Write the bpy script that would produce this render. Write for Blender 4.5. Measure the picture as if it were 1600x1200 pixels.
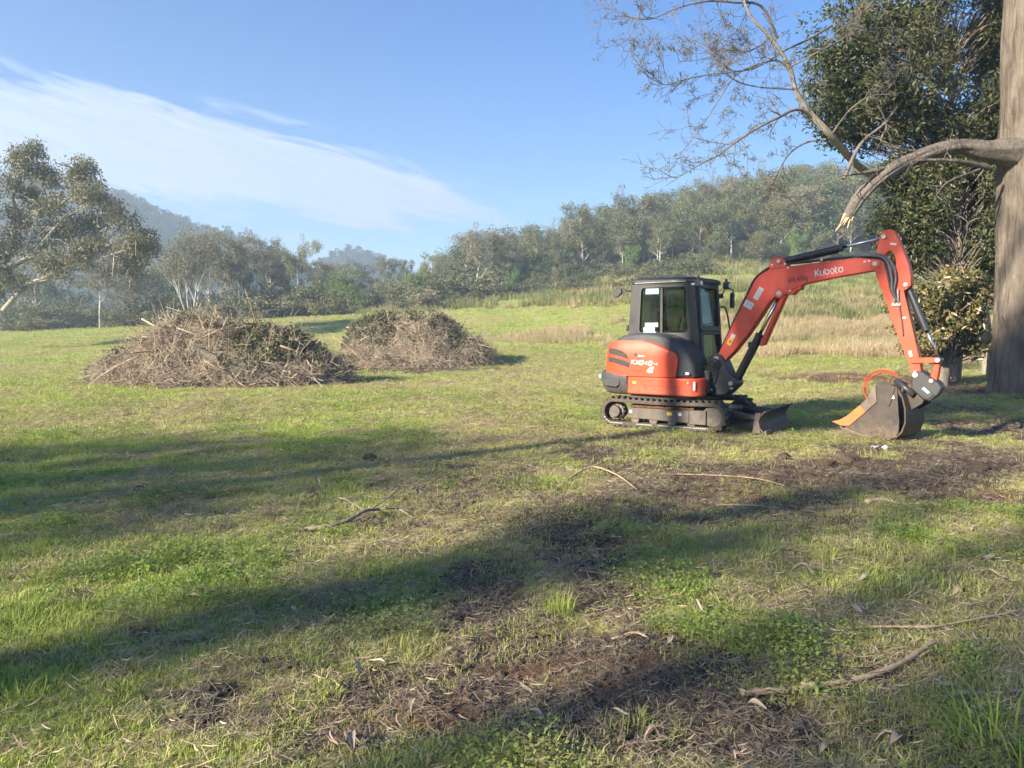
import bpy, math, random
import numpy as np
from mathutils import Vector, Matrix

for o in list(bpy.data.objects):
    bpy.data.objects.remove(o, do_unlink=True)
scene = bpy.context.scene
COL = scene.collection
R = math.radians

# ------------------------------------------------------------------ camera
FOC, CAMH, PITCH = 1208.0, 1.6, math.atan(80 / 1208.0)
cam_data = bpy.data.cameras.new('camera')
cam = bpy.data.objects.new('camera', cam_data)
COL.objects.link(cam)
cam_data.sensor_width = 36.0
cam_data.lens = 36.0 * FOC / 1600.0
cam_data.clip_start = 0.05
cam_data.clip_end = 3000.0
cam.location = (0, 0, CAMH)
cam.rotation_euler = (R(90) - PITCH, 0, 0)
scene.camera = cam

# ------------------------------------------------------------------ sun and sky
SUN_EL = 24.0
SUN_DIR = Vector((-0.8 * math.cos(R(SUN_EL)), -0.6 * math.cos(R(SUN_EL)), math.sin(R(SUN_EL))))   # towards the sun
SUN_AZ = math.atan2(SUN_DIR.x, SUN_DIR.y)          # clockwise from +Y
sun_data = bpy.data.lights.new('sun', 'SUN')
sun_data.energy = 4.3
sun_data.angle = R(0.55)
sun_data.color = (1.0, 0.88, 0.70)
sun = bpy.data.objects.new('sun', sun_data)
COL.objects.link(sun)
sun.location = (-40, -30, 40)
sun.rotation_euler = (-SUN_DIR).to_track_quat('-Z', 'Y').to_euler()

world = bpy.data.worlds.new('World')
scene.world = world
world.use_nodes = True
SKY_STRENGTH = 0.076
EXPOSURE = 2.12
HAZE_DENSITY = 0.0015


def build_world():
    nt = world.node_tree
    N, Lk = nt.nodes, nt.links
    N.clear()

    def mth(op, a, b=None, c=None, clamp=False):
        n = N.new('ShaderNodeMath')
        n.operation = op
        n.use_clamp = clamp
        for i, v in enumerate((a, b, c)):
            if v is None:
                continue
            if isinstance(v, (int, float)):
                n.inputs[i].default_value = v
            else:
                Lk.new(v, n.inputs[i])
        return n.outputs[0]
    sky = N.new('ShaderNodeTexSky')
    sky.sky_type = 'NISHITA'
    sky.sun_disc = False
    sky.sun_elevation = R(SUN_EL)
    sky.sun_rotation = SUN_AZ
    sky.altitude = 100.0
    sky.air_density = 1.0
    sky.dust_density = 0.3
    sky.ozone_density = 2.2
    tc = N.new('ShaderNodeTexCoord')
    sp = N.new('ShaderNodeSeparateXYZ')
    Lk.new(tc.outputs['Generated'], sp.inputs[0])
    az = mth('MULTIPLY', mth('ARCTAN2', sp.outputs[0], sp.outputs[1]), 57.29578)
    el = mth('MULTIPLY', mth('ARCSINE', sp.outputs[2]), 57.29578)
    # long streaky noise, stretched along the drift of the cloud bank
    along = mth('MULTIPLY', mth('ADD', az, mth('MULTIPLY', el, -1.2)), 0.085)
    across = mth('MULTIPLY', mth('ADD', el, mth('MULTIPLY', az, 0.22)), 0.62)
    cmb = N.new('ShaderNodeCombineXYZ')
    Lk.new(along, cmb.inputs[0])
    Lk.new(across, cmb.inputs[1])
    nz = N.new('ShaderNodeTexNoise')
    nz.inputs['Scale'].default_value = 1.0
    nz.inputs['Detail'].default_value = 6.0
    nz.inputs['Roughness'].default_value = 0.62
    nz.inputs['Distortion'].default_value = 0.4
    Lk.new(cmb.outputs[0], nz.inputs['Vector'])
    n0 = mth('SUBTRACT', nz.outputs['Fac'], 0.5)
    elp = mth('ADD', el, mth('MULTIPLY', n0, 7.5))
    # the cirrus bank: rising to the left, tapering to nothing ahead
    t = mth('MAXIMUM', mth('MULTIPLY', mth('ADD', az, -2.0), -1.0), 0.0)
    up = mth('ADD', 7.6, mth('MULTIPLY', 8.4, mth('SUBTRACT', 1.0, mth('POWER', 2.71828, mth('DIVIDE', t, -11.0)))))
    lo = mth('ADD', 6.8, mth('MULTIPLY', t, 0.055))
    a_up = mth('DIVIDE', mth('SUBTRACT', up, elp), 1.1, clamp=True)
    a_lo = mth('DIVIDE', mth('SUBTRACT', elp, lo), 1.3, clamp=True)
    tail = mth('DIVIDE', mth('SUBTRACT', 9.0, az), 15.0, clamp=True)
    bank = mth('MULTIPLY', mth('MULTIPLY', mth('SMOOTHSTEP', 0.0, 1.0, a_up) if False else a_up, a_lo), tail)
    # a thinner veil under it
    v_up = mth('DIVIDE', mth('SUBTRACT', mth('SUBTRACT', lo, 1.0), elp), 1.5, clamp=True)
    veil = mth('MULTIPLY', mth('MULTIPLY', v_up, 0.68), mth('DIVIDE', mth('SUBTRACT', 12.0, az), 24.0, clamp=True))
    # left of the frame the bank thins out again behind the viewer
    fade = mth('DIVIDE', mth('ADD', az, 130.0), 60.0, clamp=True)
    amt = mth('MULTIPLY', mth('MAXIMUM', mth('MULTIPLY', bank, 0.93), veil), fade, clamp=True)
    thick = mth('ADD', 0.95, mth('MULTIPLY', n0, 0.4))
    amt = mth('MULTIPLY', amt, thick, clamp=True)
    cm2 = N.new('ShaderNodeCombineXYZ')
    Lk.new(mth('MULTIPLY', mth('ADD', az, mth('MULTIPLY', el, -1.5)), 0.16), cm2.inputs[0])
    Lk.new(mth('MULTIPLY', mth('ADD', el, mth('MULTIPLY', az, 0.25)), 2.2), cm2.inputs[1])
    nf = N.new('ShaderNodeTexNoise')
    nf.inputs['Scale'].default_value = 1.0
    nf.inputs['Detail'].default_value = 5.0
    nf.inputs['Roughness'].default_value = 0.6
    nf.inputs['Distortion'].default_value = 0.8
    Lk.new(cm2.outputs[0], nf.inputs['Vector'])
    fib = mth('ADD', 1.0, mth('MULTIPLY', mth('SUBTRACT', nf.outputs['Fac'], 0.55), mth('MULTIPLY', mth('SUBTRACT', 1.15, amt), 3.2)))
    amt = mth('MULTIPLY', amt, fib, clamp=True)
    mix = N.new('ShaderNodeMix')
    mix.data_type = 'RGBA'
    Lk.new(amt, mix.inputs['Factor'])
    hs = N.new('ShaderNodeHueSaturation')
    hs.inputs['Saturation'].default_value = 1.42
    hs.inputs['Hue'].default_value = 0.514
    hs.inputs['Value'].default_value = 0.65
    Lk.new(sky.outputs[0], hs.inputs['Color'])
    Lk.new(hs.outputs[0], mix.inputs[6])
    mix.inputs[7].default_value = (2.4, 2.68, 3.2, 1)
    bg = N.new('ShaderNodeBackground')
    bg.inputs['Strength'].default_value = SKY_STRENGTH
    out = N.new('ShaderNodeOutputWorld')
    Lk.new(mix.outputs[2], bg.inputs['Color'])
    Lk.new(bg.outputs[0], out.inputs['Surface'])


build_world()
vs = scene.view_settings
vs.view_transform = 'Standard'
vs.look = 'None'
vs.exposure = EXPOSURE
vs.gamma = 1.0
vs.use_curve_mapping = False
scene.render.engine = 'CYCLES'
scene.cycles.use_denoising = True
scene.cycles.use_adaptive_sampling = True
scene.cycles.adaptive_threshold = 0.02
scene.cycles.adaptive_min_samples = 16
scene.cycles.max_bounces = 5
scene.cycles.diffuse_bounces = 2
scene.cycles.glossy_bounces = 3
scene.cycles.transmission_bounces = 4
scene.cycles.transparent_max_bounces = 8
scene.cycles.volume_bounces = 0
scene.cycles.sample_clamp_indirect = 6.0
scene.cycles.caustics_reflective = False
scene.cycles.caustics_refractive = False


# ------------------------------------------------------------------ image pixels to world points
def G(px, py, z=0.0):
    """Point of the plot that the ray through an image pixel meets at height z."""
    c, s = math.cos(PITCH), math.sin(PITCH)
    d = ((px - 800) / FOC, c + s * (600 - py) / FOC, -s + c * (600 - py) / FOC)
    t = (z - CAMH) / d[2]
    return Vector((d[0] * t, d[1] * t, z))


def AT(px, py, Y):
    """Point of the ray through an image pixel at the distance Y."""
    c, s = math.cos(PITCH), math.sin(PITCH)
    d = ((px - 800) / FOC, c + s * (600 - py) / FOC, -s + c * (600 - py) / FOC)
    t = Y / d[1]
    return Vector((d[0] * t, Y, CAMH + d[2] * t))


def _hash(ix, iy, seed):
    h = (ix.astype(np.int64) * 374761393 + iy.astype(np.int64) * 668265263 + seed * 974634777) & 0xFFFFFFFF
    h = ((h ^ (h >> 13)) * 1274126177) & 0xFFFFFFFF
    return ((h ^ (h >> 16)) & 0xFFFF) / 65535.0


def vnoise(x, y, seed=0):
    x, y = np.asarray(x, float), np.asarray(y, float)
    ix, iy = np.floor(x), np.floor(y)
    fx, fy = x - ix, y - iy
    fx, fy = fx * fx * (3 - 2 * fx), fy * fy * (3 - 2 * fy)
    a = _hash(ix, iy, seed); b = _hash(ix + 1, iy, seed)
    c = _hash(ix, iy + 1, seed); d = _hash(ix + 1, iy + 1, seed)
    return (a * (1 - fx) + b * fx) * (1 - fy) + (c * (1 - fx) + d * fx) * fy


def fbm(x, y, seed=0, octv=4):
    v, amp, tot = 0, 1.0, 0
    for k in range(octv):
        v = v + amp * vnoise(np.asarray(x) * 2 ** k, np.asarray(y) * 2 ** k, seed + k * 17)
        tot += amp
        amp *= 0.5
    return v / tot


# ------------------------------------------------------------------ terrain
T_PX = np.array([-300, 0, 200, 450, 650, 800, 950, 1100, 1300, 1500, 1900])
T_R = (T_PX - 800) / FOC
T_Y = np.array([30, 50, 80, 110, 150, 220, 400])
T_V = np.array([
    [584.4] * 11,
    [556, 554, 550, 545, 541, 537, 533, 529, 529, 530, 530],
    [526, 522, 516, 499, 490, 476, 467, 449, 451, 455, 455],
    [522, 518, 511, 492, 483, 466, 439, 414, 426, 440, 440],
    [520, 515, 508, 488, 478, 455, 418, 388, 374, 382, 382],
    [518, 512, 504, 484, 470, 440, 400, 362, 345, 350, 350],
    [516, 510, 500, 482, 470, 445, 410, 385, 375, 380, 380]], float)
T_Z = CAMH + (520 - T_V) / FOC * T_Y[:, None]
T_Z[0] = 0


def terrain(x, y):
    x, y = np.asarray(x, float), np.asarray(y, float)
    ys = np.maximum(y, 1.0)
    r = np.clip(x / np.maximum(ys, 22.0), T_R[0], T_R[-1])
    ly = np.clip(np.log(ys), math.log(30), math.log(400))
    li = np.log(T_Y)
    k = np.clip(np.searchsorted(li, ly, side='right') - 1, 0, len(T_Y) - 2)
    t = (ly - li[k]) / (li[k + 1] - li[k])
    t = np.clip(t, 0, 1)
    cols = np.stack([np.interp(r, T_R, T_Z[i]) for i in range(len(T_Y))], 0)
    idx = np.arange(r.size)
    c2 = cols.reshape(len(T_Y), -1)
    kk = k.ravel()
    z = c2[kk, idx] * (1 - t.ravel()) + c2[kk + 1, idx] * t.ravel()
    z = z.reshape(x.shape)
    far = np.clip((y - 22) / 25, 0, 1)
    z = z * np.clip((y - 20) / 20, 0, 1)
    z = z + (fbm(x * 0.12, y * 0.12, 5, 3) - 0.5) * (0.10 + 0.9 * far) * np.clip((np.hypot(x - 3, y - 13) - 4) / 6, 0.0, 1)
    z = z + (fbm(x * 1.1, y * 1.1, 9, 3) - 0.5) * 0.07
    return z


def tz(x, y):
    return float(terrain(np.array([x]), np.array([y]))[0])


# ------------------------------------------------------------------ objects and labels
def tag(o, label=None, cat=None, group=None, kind=None):
    if label: o['label'] = label
    if cat: o['category'] = cat
    if group: o['group'] = group
    if kind: o['kind'] = kind
    return o


def link(o, parent=None):
    COL.objects.link(o)
    if parent is not None:
        o.parent = parent
    return o


def empty(name, loc=(0, 0, 0), rz=0.0):
    o = bpy.data.objects.new(name, None)
    o.empty_display_size = 0.3
    o.location = loc
    o.rotation_euler = (0, 0, rz)
    return link(o)


def copy_tree(o, parent=None):
    c = o.copy()
    link(c, parent)
    for ch in o.children:
        copy_tree(ch, c)
    return c


class MB:
    """Collects shapes into one mesh."""

    def __init__(self):
        self.v, self.f = [], []

    def add(self, verts, faces):
        b = len(self.v)
        self.v.extend([tuple(p) for p in verts])
        self.f.extend([tuple(i + b for i in q) for q in faces])
        return self

    def box(self, x0, x1, y0, y1, z0, z1, M=None):
        vs_ = [Vector((x, y, z)) for z in (z0, z1) for y in (y0, y1) for x in (x0, x1)]
        if M is not None:
            vs_ = [M @ p for p in vs_]
        return self.add(vs_, [(0, 2, 3, 1), (4, 5, 7, 6), (0, 1, 5, 4), (2, 6, 7, 3), (0, 4, 6, 2), (1, 3, 7, 5)])

    def prism(self, poly, h0, h1, fn=None):
        """poly = (a, b) pairs; fn(a, b, h) -> point (default x, z polygon pushed along y)."""
        fn = fn or (lambda a, b, h: (a, h, b))
        n = len(poly)
        vs_ = [fn(a, b, h0) for a, b in poly] + [fn(a, b, h1) for a, b in poly]
        fs = [tuple(range(n))[::-1], tuple(range(n, 2 * n))]
        fs += [(i, (i + 1) % n, n + (i + 1) % n, n + i) for i in range(n)]
        return self.add(vs_, fs)

    def ring(self, outer, inner, h0, h1, fn):
        n = len(outer)
        vs_ = []
        for h in (h0, h1):
            vs_ += [fn(a, b, h) for a, b in outer]
            vs_ += [fn(a, b, h) for a, b in inner]
        fs = []
        for i in range(n):
            j = (i + 1) % n
            fs += [(i, n + i, n + j, j), (2 * n + i, 2 * n + j, 3 * n + j, 3 * n + i),
                   (i, j, 2 * n + j, 2 * n + i), (n + i, 3 * n + i, 3 * n + j, n + j)]
        return self.add(vs_, fs)

    def tube(self, pts, radii, sides=8, caps=True):
        pts = [Vector(p) for p in pts]
        n = len(pts)
        if not hasattr(radii, '__len__'):
            radii = [radii] * n
        b = len(self.v)
        ref = None
        for i in range(n):
            d = (pts[min(i + 1, n - 1)] - pts[max(i - 1, 0)])
            d = d.normalized() if d.length > 1e-9 else Vector((0, 0, 1))
            if ref is None:
                ref = d.orthogonal().normalized()
            ref = (ref - d * ref.dot(d))
            ref = ref.normalized() if ref.length > 1e-6 else d.orthogonal().normalized()
            q = d.cross(ref)
            for k in range(sides):
                a = 2 * math.pi * k / sides
                p = pts[i] + (ref * math.cos(a) + q * math.sin(a)) * radii[i]
                self.v.append((p.x, p.y, p.z))
        for i in range(n - 1):
            for k in range(sides):
                k2 = (k + 1) % sides
                self.f.append((b + i * sides + k, b + i * sides + k2, b + (i + 1) * sides + k2, b + (i + 1) * sides + k))
        if caps:
            self.f.append(tuple(b + k for k in range(sides))[::-1])
            self.f.append(tuple(b + (n - 1) * sides + k for k in range(sides)))
        return self

    def cyl(self, p0, p1, r, sides=20):
        return self.tube([p0, p1], [r, r], sides)

    def mesh(self, name, smooth=False):
        m = bpy.data.meshes.new(name)
        m.from_pydata(self.v, [], self.f)
        m.validate(verbose=False)
        if smooth:
            m.polygons.foreach_set('use_smooth', [True] * len(m.polygons))
        m.update()
        return m

    def build(self, name, material, parent=None, smooth=False, bevel=0.0, segs=2, normals=True):
        m = self.mesh(name, smooth)
        if normals:
            import bmesh
            bm = bmesh.new()
            bm.from_mesh(m)
            bmesh.ops.recalc_face_normals(bm, faces=bm.faces)
            bm.to_mesh(m)
            bm.free()
        m.materials.append(material)
        o = link(bpy.data.objects.new(name, m), parent)
        if bevel:
            md = o.modifiers.new('edges', 'BEVEL')
            md.width = bevel
            md.segments = segs
            md.limit_method = 'ANGLE'
            md.angle_limit = R(35)
            md.harden_normals = False
            m.polygons.foreach_set('use_smooth', [True] * len(m.polygons))
            m.set_sharp_from_angle(angle=R(40)) if hasattr(m, 'set_sharp_from_angle') else None
        return o


def np_mesh(name, verts, quads=None, tris=None, smooth=False):
    """Fast mesh from numpy arrays."""
    m = bpy.data.meshes.new(name)
    verts = np.asarray(verts, np.float32)
    loops, starts, totals = [], [], []
    off = 0
    for arr, k in ((quads, 4), (tris, 3)):
        if arr is None or len(arr) == 0:
            continue
        arr = np.asarray(arr, np.int32)
        loops.append(arr.ravel())
        starts.append(off + np.arange(len(arr)) * k)
        totals.append(np.full(len(arr), k))
        off += arr.size
    m.vertices.add(len(verts))
    m.vertices.foreach_set('co', verts.ravel())
    lo = np.concatenate(loops).astype(np.int32)
    m.loops.add(len(lo))
    m.loops.foreach_set('vertex_index', lo)
    st = np.concatenate(starts).astype(np.int32)
    m.polygons.add(len(st))
    m.polygons.foreach_set('loop_start', st)
    m.polygons.foreach_set('loop_total', np.concatenate(totals).astype(np.int32))
    if smooth:
        m.polygons.foreach_set('use_smooth', np.ones(len(st), bool))
    m.update(calc_edges=True)
    return m


def mobj(name, mesh, material, parent=None):
    mesh.materials.clear()
    mesh.materials.append(material)
    return link(bpy.data.objects.new(name, mesh), parent)


# ------------------------------------------------------------------ materials
MATS = {}


def base_mat(name):
    m = bpy.data.materials.new(name)
    m.use_nodes = True
    nt = m.node_tree
    return m, nt, nt.nodes['Principled BSDF'], nt.nodes['Material Output']


def node(nt, kind, **kw):
    n = nt.nodes.new(kind)
    for k, v in kw.items():
        if k in n.bl_rna.properties and not hasattr(v, 'is_output'):
            setattr(n, k, v)
        elif hasattr(v, 'is_output'):
            nt.links.new(v, n.inputs[k])
        else:
            n.inputs[k].default_value = v
    return n


def mixc(nt, fac, a, b, mode='MIX'):
    n = nt.nodes.new('ShaderNodeMix')
    n.data_type = 'RGBA'
    n.blend_type = mode
    for i, v in ((0, fac), (6, a), (7, b)):
        if hasattr(v, 'is_output'):
            nt.links.new(v, n.inputs[i])
        elif isinstance(v, (int, float)):
            n.inputs[i].default_value = v
        else:
            n.inputs[i].default_value = (*v[:3], 1)
    return n.outputs[2]


def maprange(nt, v, a, b, c=0.0, d=1.0):
    n = nt.nodes.new('ShaderNodeMapRange')
    nt.links.new(v, n.inputs[0])
    for i, q in enumerate((a, b, c, d)):
        n.inputs[i + 1].default_value = q
    return n.outputs[0]


def noise(nt, scale, detail=5.0, rough=0.55, vec=None, dist=0.0):
    n = nt.nodes.new('ShaderNodeTexNoise')
    n.inputs['Scale'].default_value = scale
    n.inputs['Detail'].default_value = detail
    n.inputs['Roughness'].default_value = rough
    n.inputs['Distortion'].default_value = dist
    if vec is not None:
        nt.links.new(vec, n.inputs['Vector'])
    return n.outputs['Fac']


def objcoord(nt):
    return nt.nodes.new('ShaderNodeTexCoord').outputs['Object']


def bump(nt, h, strength=0.3, dist=0.02, normal=None):
    n = nt.nodes.new('ShaderNodeBump')
    n.inputs['Strength'].default_value = strength
    n.inputs['Distance'].default_value = dist
    nt.links.new(h, n.inputs['Height'])
    if normal is not None:
        nt.links.new(normal, n.inputs['Normal'])
    return n.outputs[0]


def surf(name, col, col2=None, rough=0.5, metal=0.0, scale=6.0, bump_s=0.0, bump_scale=60.0, dirt=None, dirt_amt=0.0,
         spec=0.5, coat=0.0, bump_d=0.01, low_dust=None):
    """Painted, rubber or metal surface: two-tone noise, optional dust, fine relief."""
    m, nt, bs, out = base_mat(name)
    oc = objcoord(nt)
    c2 = col2 or tuple(c * 0.8 for c in col)
    n1 = noise(nt, scale, 6, 0.6, oc)
    c = mixc(nt, maprange(nt, n1, 0.35, 0.65), col, c2)
    rr = maprange(nt, n1, 0.3, 0.7, max(0.02, rough - 0.08), min(1, rough + 0.1))
    if dirt is not None:
        n2 = noise(nt, scale * 2.3, 8, 0.7, oc, 0.5)
        f = maprange(nt, n2, 0.62 - 0.35 * dirt_amt, 0.75, 0.0, 0.25 + 0.7 * dirt_amt)
        c = mixc(nt, f, c, dirt)
        rr2 = nt.nodes.new('ShaderNodeMath')
        rr2.operation = 'MAXIMUM'
        nt.links.new(rr, rr2.inputs[0])
        nt.links.new(f, rr2.inputs[1])
        rr = rr2.outputs[0]
    if low_dust:            # dried mud splashed up from the ground, thinning out with height
        z0, z1, amt = low_dust
        sp = nt.nodes.new('ShaderNodeSeparateXYZ')
        nt.links.new(oc, sp.inputs[0])
        n4 = noise(nt, 14.0, 9, 0.72, oc, 0.6)
        n5 = noise(nt, 90.0, 4, 0.6, oc)
        ad = nt.nodes.new('ShaderNodeMath')
        ad.operation = 'MULTIPLY_ADD'
        nt.links.new(n5, ad.inputs[0])
        ad.inputs[1].default_value = 0.35
        nt.links.new(n4, ad.inputs[2])
        hgt_ = maprange(nt, sp.outputs[2], z0, z1, 0.30, -0.12)
        ad2 = nt.nodes.new('ShaderNodeMath')
        nt.links.new(ad.outputs[0], ad2.inputs[0])
        nt.links.new(hgt_, ad2.inputs[1])
        f2 = maprange(nt, ad2.outputs[0], 0.70, 0.92, 0.0, amt)
        c = mixc(nt, f2, c, (0.24, 0.165, 0.11))
        mx_ = nt.nodes.new('ShaderNodeMath')
        mx_.operation = 'MAXIMUM'
        nt.links.new(rr, mx_.inputs[0])
        nt.links.new(f2, mx_.inputs[1])
        rr = mx_.outputs[0]
    nt.links.new(c, bs.inputs['Base Color'])
    nt.links.new(rr, bs.inputs['Roughness'])
    bs.inputs['Metallic'].default_value = metal
    bs.inputs['Specular IOR Level'].default_value = spec
    bs.inputs['Coat Weight'].default_value = coat
    bs.inputs['Coat Roughness'].default_value = 0.12
    if bump_s:
        nt.links.new(bump(nt, noise(nt, bump_scale, 5, 0.6, oc), bump_s, bump_d), bs.inputs['Normal'])
    MATS[name] = m
    return m


def leaf_mat(name, cols, trans=0.35, rough=0.5, spec=0.4, spread=1.0, instancer=None, dry=None):
    """Foliage: colour varies leaf by leaf, light passes through."""
    m, nt, bs, out = base_mat(name)
    geo = nt.nodes.new('ShaderNodeNewGeometry')
    ramp = nt.nodes.new('ShaderNodeValToRGB')
    ramp.color_ramp.interpolation = 'LINEAR'
    els = ramp.color_ramp.elements
    for i, c in enumerate(cols):
        pos = i / max(1, len(cols) - 1)
        if i < 2:
            e = els[i]
            e.position = pos
        else:
            e = els.new(pos)
        e.color = (*c, 1)
    els[0].position, els[1].position = 0.0, 1.0 / max(1, len(cols) - 1)
    nt.links.new(geo.outputs['Random Per Island'], ramp.inputs[0])
    c = ramp.outputs[0]
    oi = nt.nodes.new('ShaderNodeObjectInfo')
    hsv = nt.nodes.new('ShaderNodeHueSaturation')
    nt.links.new(maprange(nt, oi.outputs['Random'], 0, 1, 1 - 0.22 * spread, 1 + 0.22 * spread), hsv.inputs['Value'])
    nt.links.new(maprange(nt, oi.outputs['Random'], 0, 1, 0.5 + 0.02 * spread, 0.5 - 0.02 * spread), hsv.inputs['Hue'])
    nt.links.new(c, hsv.inputs['Color'])
    c = hsv.outputs[0]
    if instancer:
        at = nt.nodes.new('ShaderNodeAttribute')
        at.attribute_type = 'INSTANCER'
        at.attribute_name = instancer
        c = mixc(nt, at.outputs['Fac'], c, dry)
    nt.links.new(c, bs.inputs['Base Color'])
    bs.inputs['Roughness'].default_value = rough
    bs.inputs['Specular IOR Level'].default_value = spec
    tr = nt.nodes.new('ShaderNodeBsdfTranslucent')
    nt.links.new(c, tr.inputs['Color'])
    mx = nt.nodes.new('ShaderNodeMixShader')
    mx.inputs[0].default_value = trans
    nt.links.new(bs.outputs[0], mx.inputs[1])
    nt.links.new(tr.outputs[0], mx.inputs[2])
    nt.links.new(mx.outputs[0], out.inputs['Surface'])
    MATS[name] = m
    return m


def bark_mat(name, col, col2, scale=3.0, stretch=0.18, bump_s=0.6, dist=0.03, spots=None):
    m, nt, bs, out = base_mat(name)
    oc = objcoord(nt)
    mp = nt.nodes.new('ShaderNodeMapping')
    mp.inputs['Scale'].default_value = (1, 1, stretch)
    nt.links.new(oc, mp.inputs['Vector'])
    n1 = noise(nt, scale * 4, 8, 0.65, mp.outputs[0], 0.4)
    n2 = noise(nt, scale * 0.5, 4, 0.6, oc)
    c = mixc(nt, maprange(nt, n1, 0.35, 0.65), col, col2)
    c = mixc(nt, maprange(nt, n2, 0.35, 0.7, 0.0, 0.6), c, tuple(x * 1.35 for x in col))
    if spots:
        n3 = noise(nt, scale * 9, 3, 0.5, oc)
        c = mixc(nt, maprange(nt, n3, 0.68, 0.72), c, spots)
    nt.links.new(c, bs.inputs['Base Color'])
    bs.inputs['Roughness'].default_value = 0.9
    bs.inputs['Specular IOR Level'].default_value = 0.15
    nt.links.new(bump(nt, n1, bump_s, dist), bs.inputs['Normal'])
    MATS[name] = m
    return m


def glass_mat():
    m, nt, bs, out = base_mat('cab_glass')
    t = nt.nodes.new('ShaderNodeBsdfTransparent')
    t.inputs[0].default_value = (0.50, 0.57, 0.56, 1)
    g = nt.nodes.new('ShaderNodeBsdfGlossy')
    g.inputs['Roughness'].default_value = 0.03
    g.inputs['Color'].default_value = (0.9, 0.95, 1, 1)
    lw = nt.nodes.new('ShaderNodeLayerWeight')
    lw.inputs[0].default_value = 0.2
    mx = nt.nodes.new('ShaderNodeMixShader')
    nt.links.new(maprange(nt, lw.outputs['Fresnel'], 0, 1, 0.02, 0.4), mx.inputs[0])
    nt.links.new(t.outputs[0], mx.inputs[1])
    nt.links.new(g.outputs[0], mx.inputs[2])
    nt.links.new(mx.outputs[0], out.inputs['Surface'])
    MATS['glass'] = m


DUST = (0.30, 0.20, 0.12)
surf('orange', (0.70, 0.064, 0.018), (0.60, 0.050, 0.016), 0.44, scale=2.5, dirt=(0.42, 0.15, 0.075), dirt_amt=0.22, coat=0.08, low_dust=(0.45, 1.0, 0.30))
surf('boom_red', (0.70, 0.048, 0.022), (0.56, 0.040, 0.02), 0.40, scale=3, dirt=(0.36, 0.17, 0.11), dirt_amt=0.3, coat=0.15, low_dust=(0.8, 1.8, 0.25))
surf('black_paint', (0.026, 0.028, 0.032), (0.036, 0.036, 0.038), 0.45, scale=4, dirt=(0.16, 0.12, 0.09), dirt_amt=0.08)
surf('black_plastic', (0.034, 0.036, 0.040), (0.046, 0.046, 0.048), 0.62, scale=5, bump_s=0.15, bump_scale=220, dirt=(0.14, 0.11, 0.09), dirt_amt=0.1)
surf('grey_plastic', (0.055, 0.057, 0.062), (0.045, 0.046, 0.05), 0.6, scale=5, dirt=(0.22, 0.17, 0.12), dirt_amt=0.15, low_dust=(0.45, 0.9, 0.35))
surf('rubber', (0.062, 0.055, 0.049), (0.090, 0.077, 0.064), 0.9, scale=7, bump_s=0.6, bump_scale=45, dirt=(0.16, 0.12, 0.088), dirt_amt=0.65, spec=0.2)
surf('track_steel', (0.105, 0.095, 0.088), (0.078, 0.07, 0.063), 0.7, scale=6, bump_s=0.3, bump_scale=50, dirt=(0.16, 0.115, 0.08), dirt_amt=0.6, low_dust=(-0.1, 0.45, 0.35))
surf('mud', (0.10, 0.055, 0.035), (0.16, 0.09, 0.055), 0.95, scale=12, bump_s=0.9, bump_scale=25, spec=0.1, bump_d=0.03)
surf('blade_steel', (0.040, 0.034, 0.036), (0.075, 0.06, 0.055), 0.6, scale=3, bump_s=0.3, bump_scale=30, dirt=(0.14, 0.09, 0.06), dirt_amt=0.35, low_dust=(-0.1, 0.4, 0.3))
surf('bucket_steel', (0.036, 0.032, 0.031), (0.068, 0.052, 0.042), 0.6, scale=3.5, bump_s=0.45, bump_scale=28, dirt=(0.12, 0.075, 0.05), dirt_amt=0.35, low_dust=(-0.1, 0.5, 0.35))
surf('bucket_edge', (0.22, 0.18, 0.145), (0.13, 0.10, 0.08), 0.5, metal=0.4, scale=9, bump_s=0.3, bump_scale=40)
surf('worn_orange', (0.52, 0.165, 0.028), (0.40, 0.13, 0.03), 0.6, scale=6, dirt=(0.20, 0.15, 0.11), dirt_amt=0.6)
surf('chrome', (0.75, 0.76, 0.78), (0.68, 0.69, 0.7), 0.14, metal=1.0, scale=10)
surf('pin_steel', (0.42, 0.40, 0.37), (0.30, 0.28, 0.26), 0.42, metal=0.7, scale=10)
surf('white_decal', (0.66, 0.66, 0.65), (0.58, 0.58, 0.57), 0.5, scale=20)
surf('grey_print', (0.30, 0.31, 0.32), (0.36, 0.36, 0.37), 0.6, scale=20)
surf('blue_card', (0.27, 0.41, 0.46), (0.24, 0.37, 0.43), 0.6, scale=14)
surf('yellow_decal', (0.85, 0.55, 0.03), (0.75, 0.48, 0.03), 0.5, scale=20)
surf('dark_lettering', (0.10, 0.018, 0.014), (0.13, 0.022, 0.016), 0.5, scale=20)
surf('hose_rubber', (0.035, 0.034, 0.036), (0.05, 0.048, 0.05), 0.5, scale=12)
surf('hose_grey', (0.13, 0.13, 0.135), (0.10, 0.10, 0.105), 0.45, scale=12)
surf('hose_red', (0.55, 0.050, 0.025), (0.42, 0.045, 0.025), 0.5, scale=9)
surf('seat_fabric', (0.050, 0.052, 0.056), (0.07, 0.07, 0.074), 0.85, scale=30, bump_s=0.3, bump_scale=200)
surf('grille_mesh', (0.05, 0.042, 0.036), (0.022, 0.02, 0.02), 0.6, scale=60, bump_s=0.8, bump_scale=120)
surf('mirror_face', (0.55, 0.6, 0.65), (0.5, 0.55, 0.6), 0.08, metal=0.9, scale=4)
surf('lamp_lens', (0.75, 0.77, 0.78), (0.68, 0.7, 0.72), 0.2, scale=10)
glass_mat()

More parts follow.
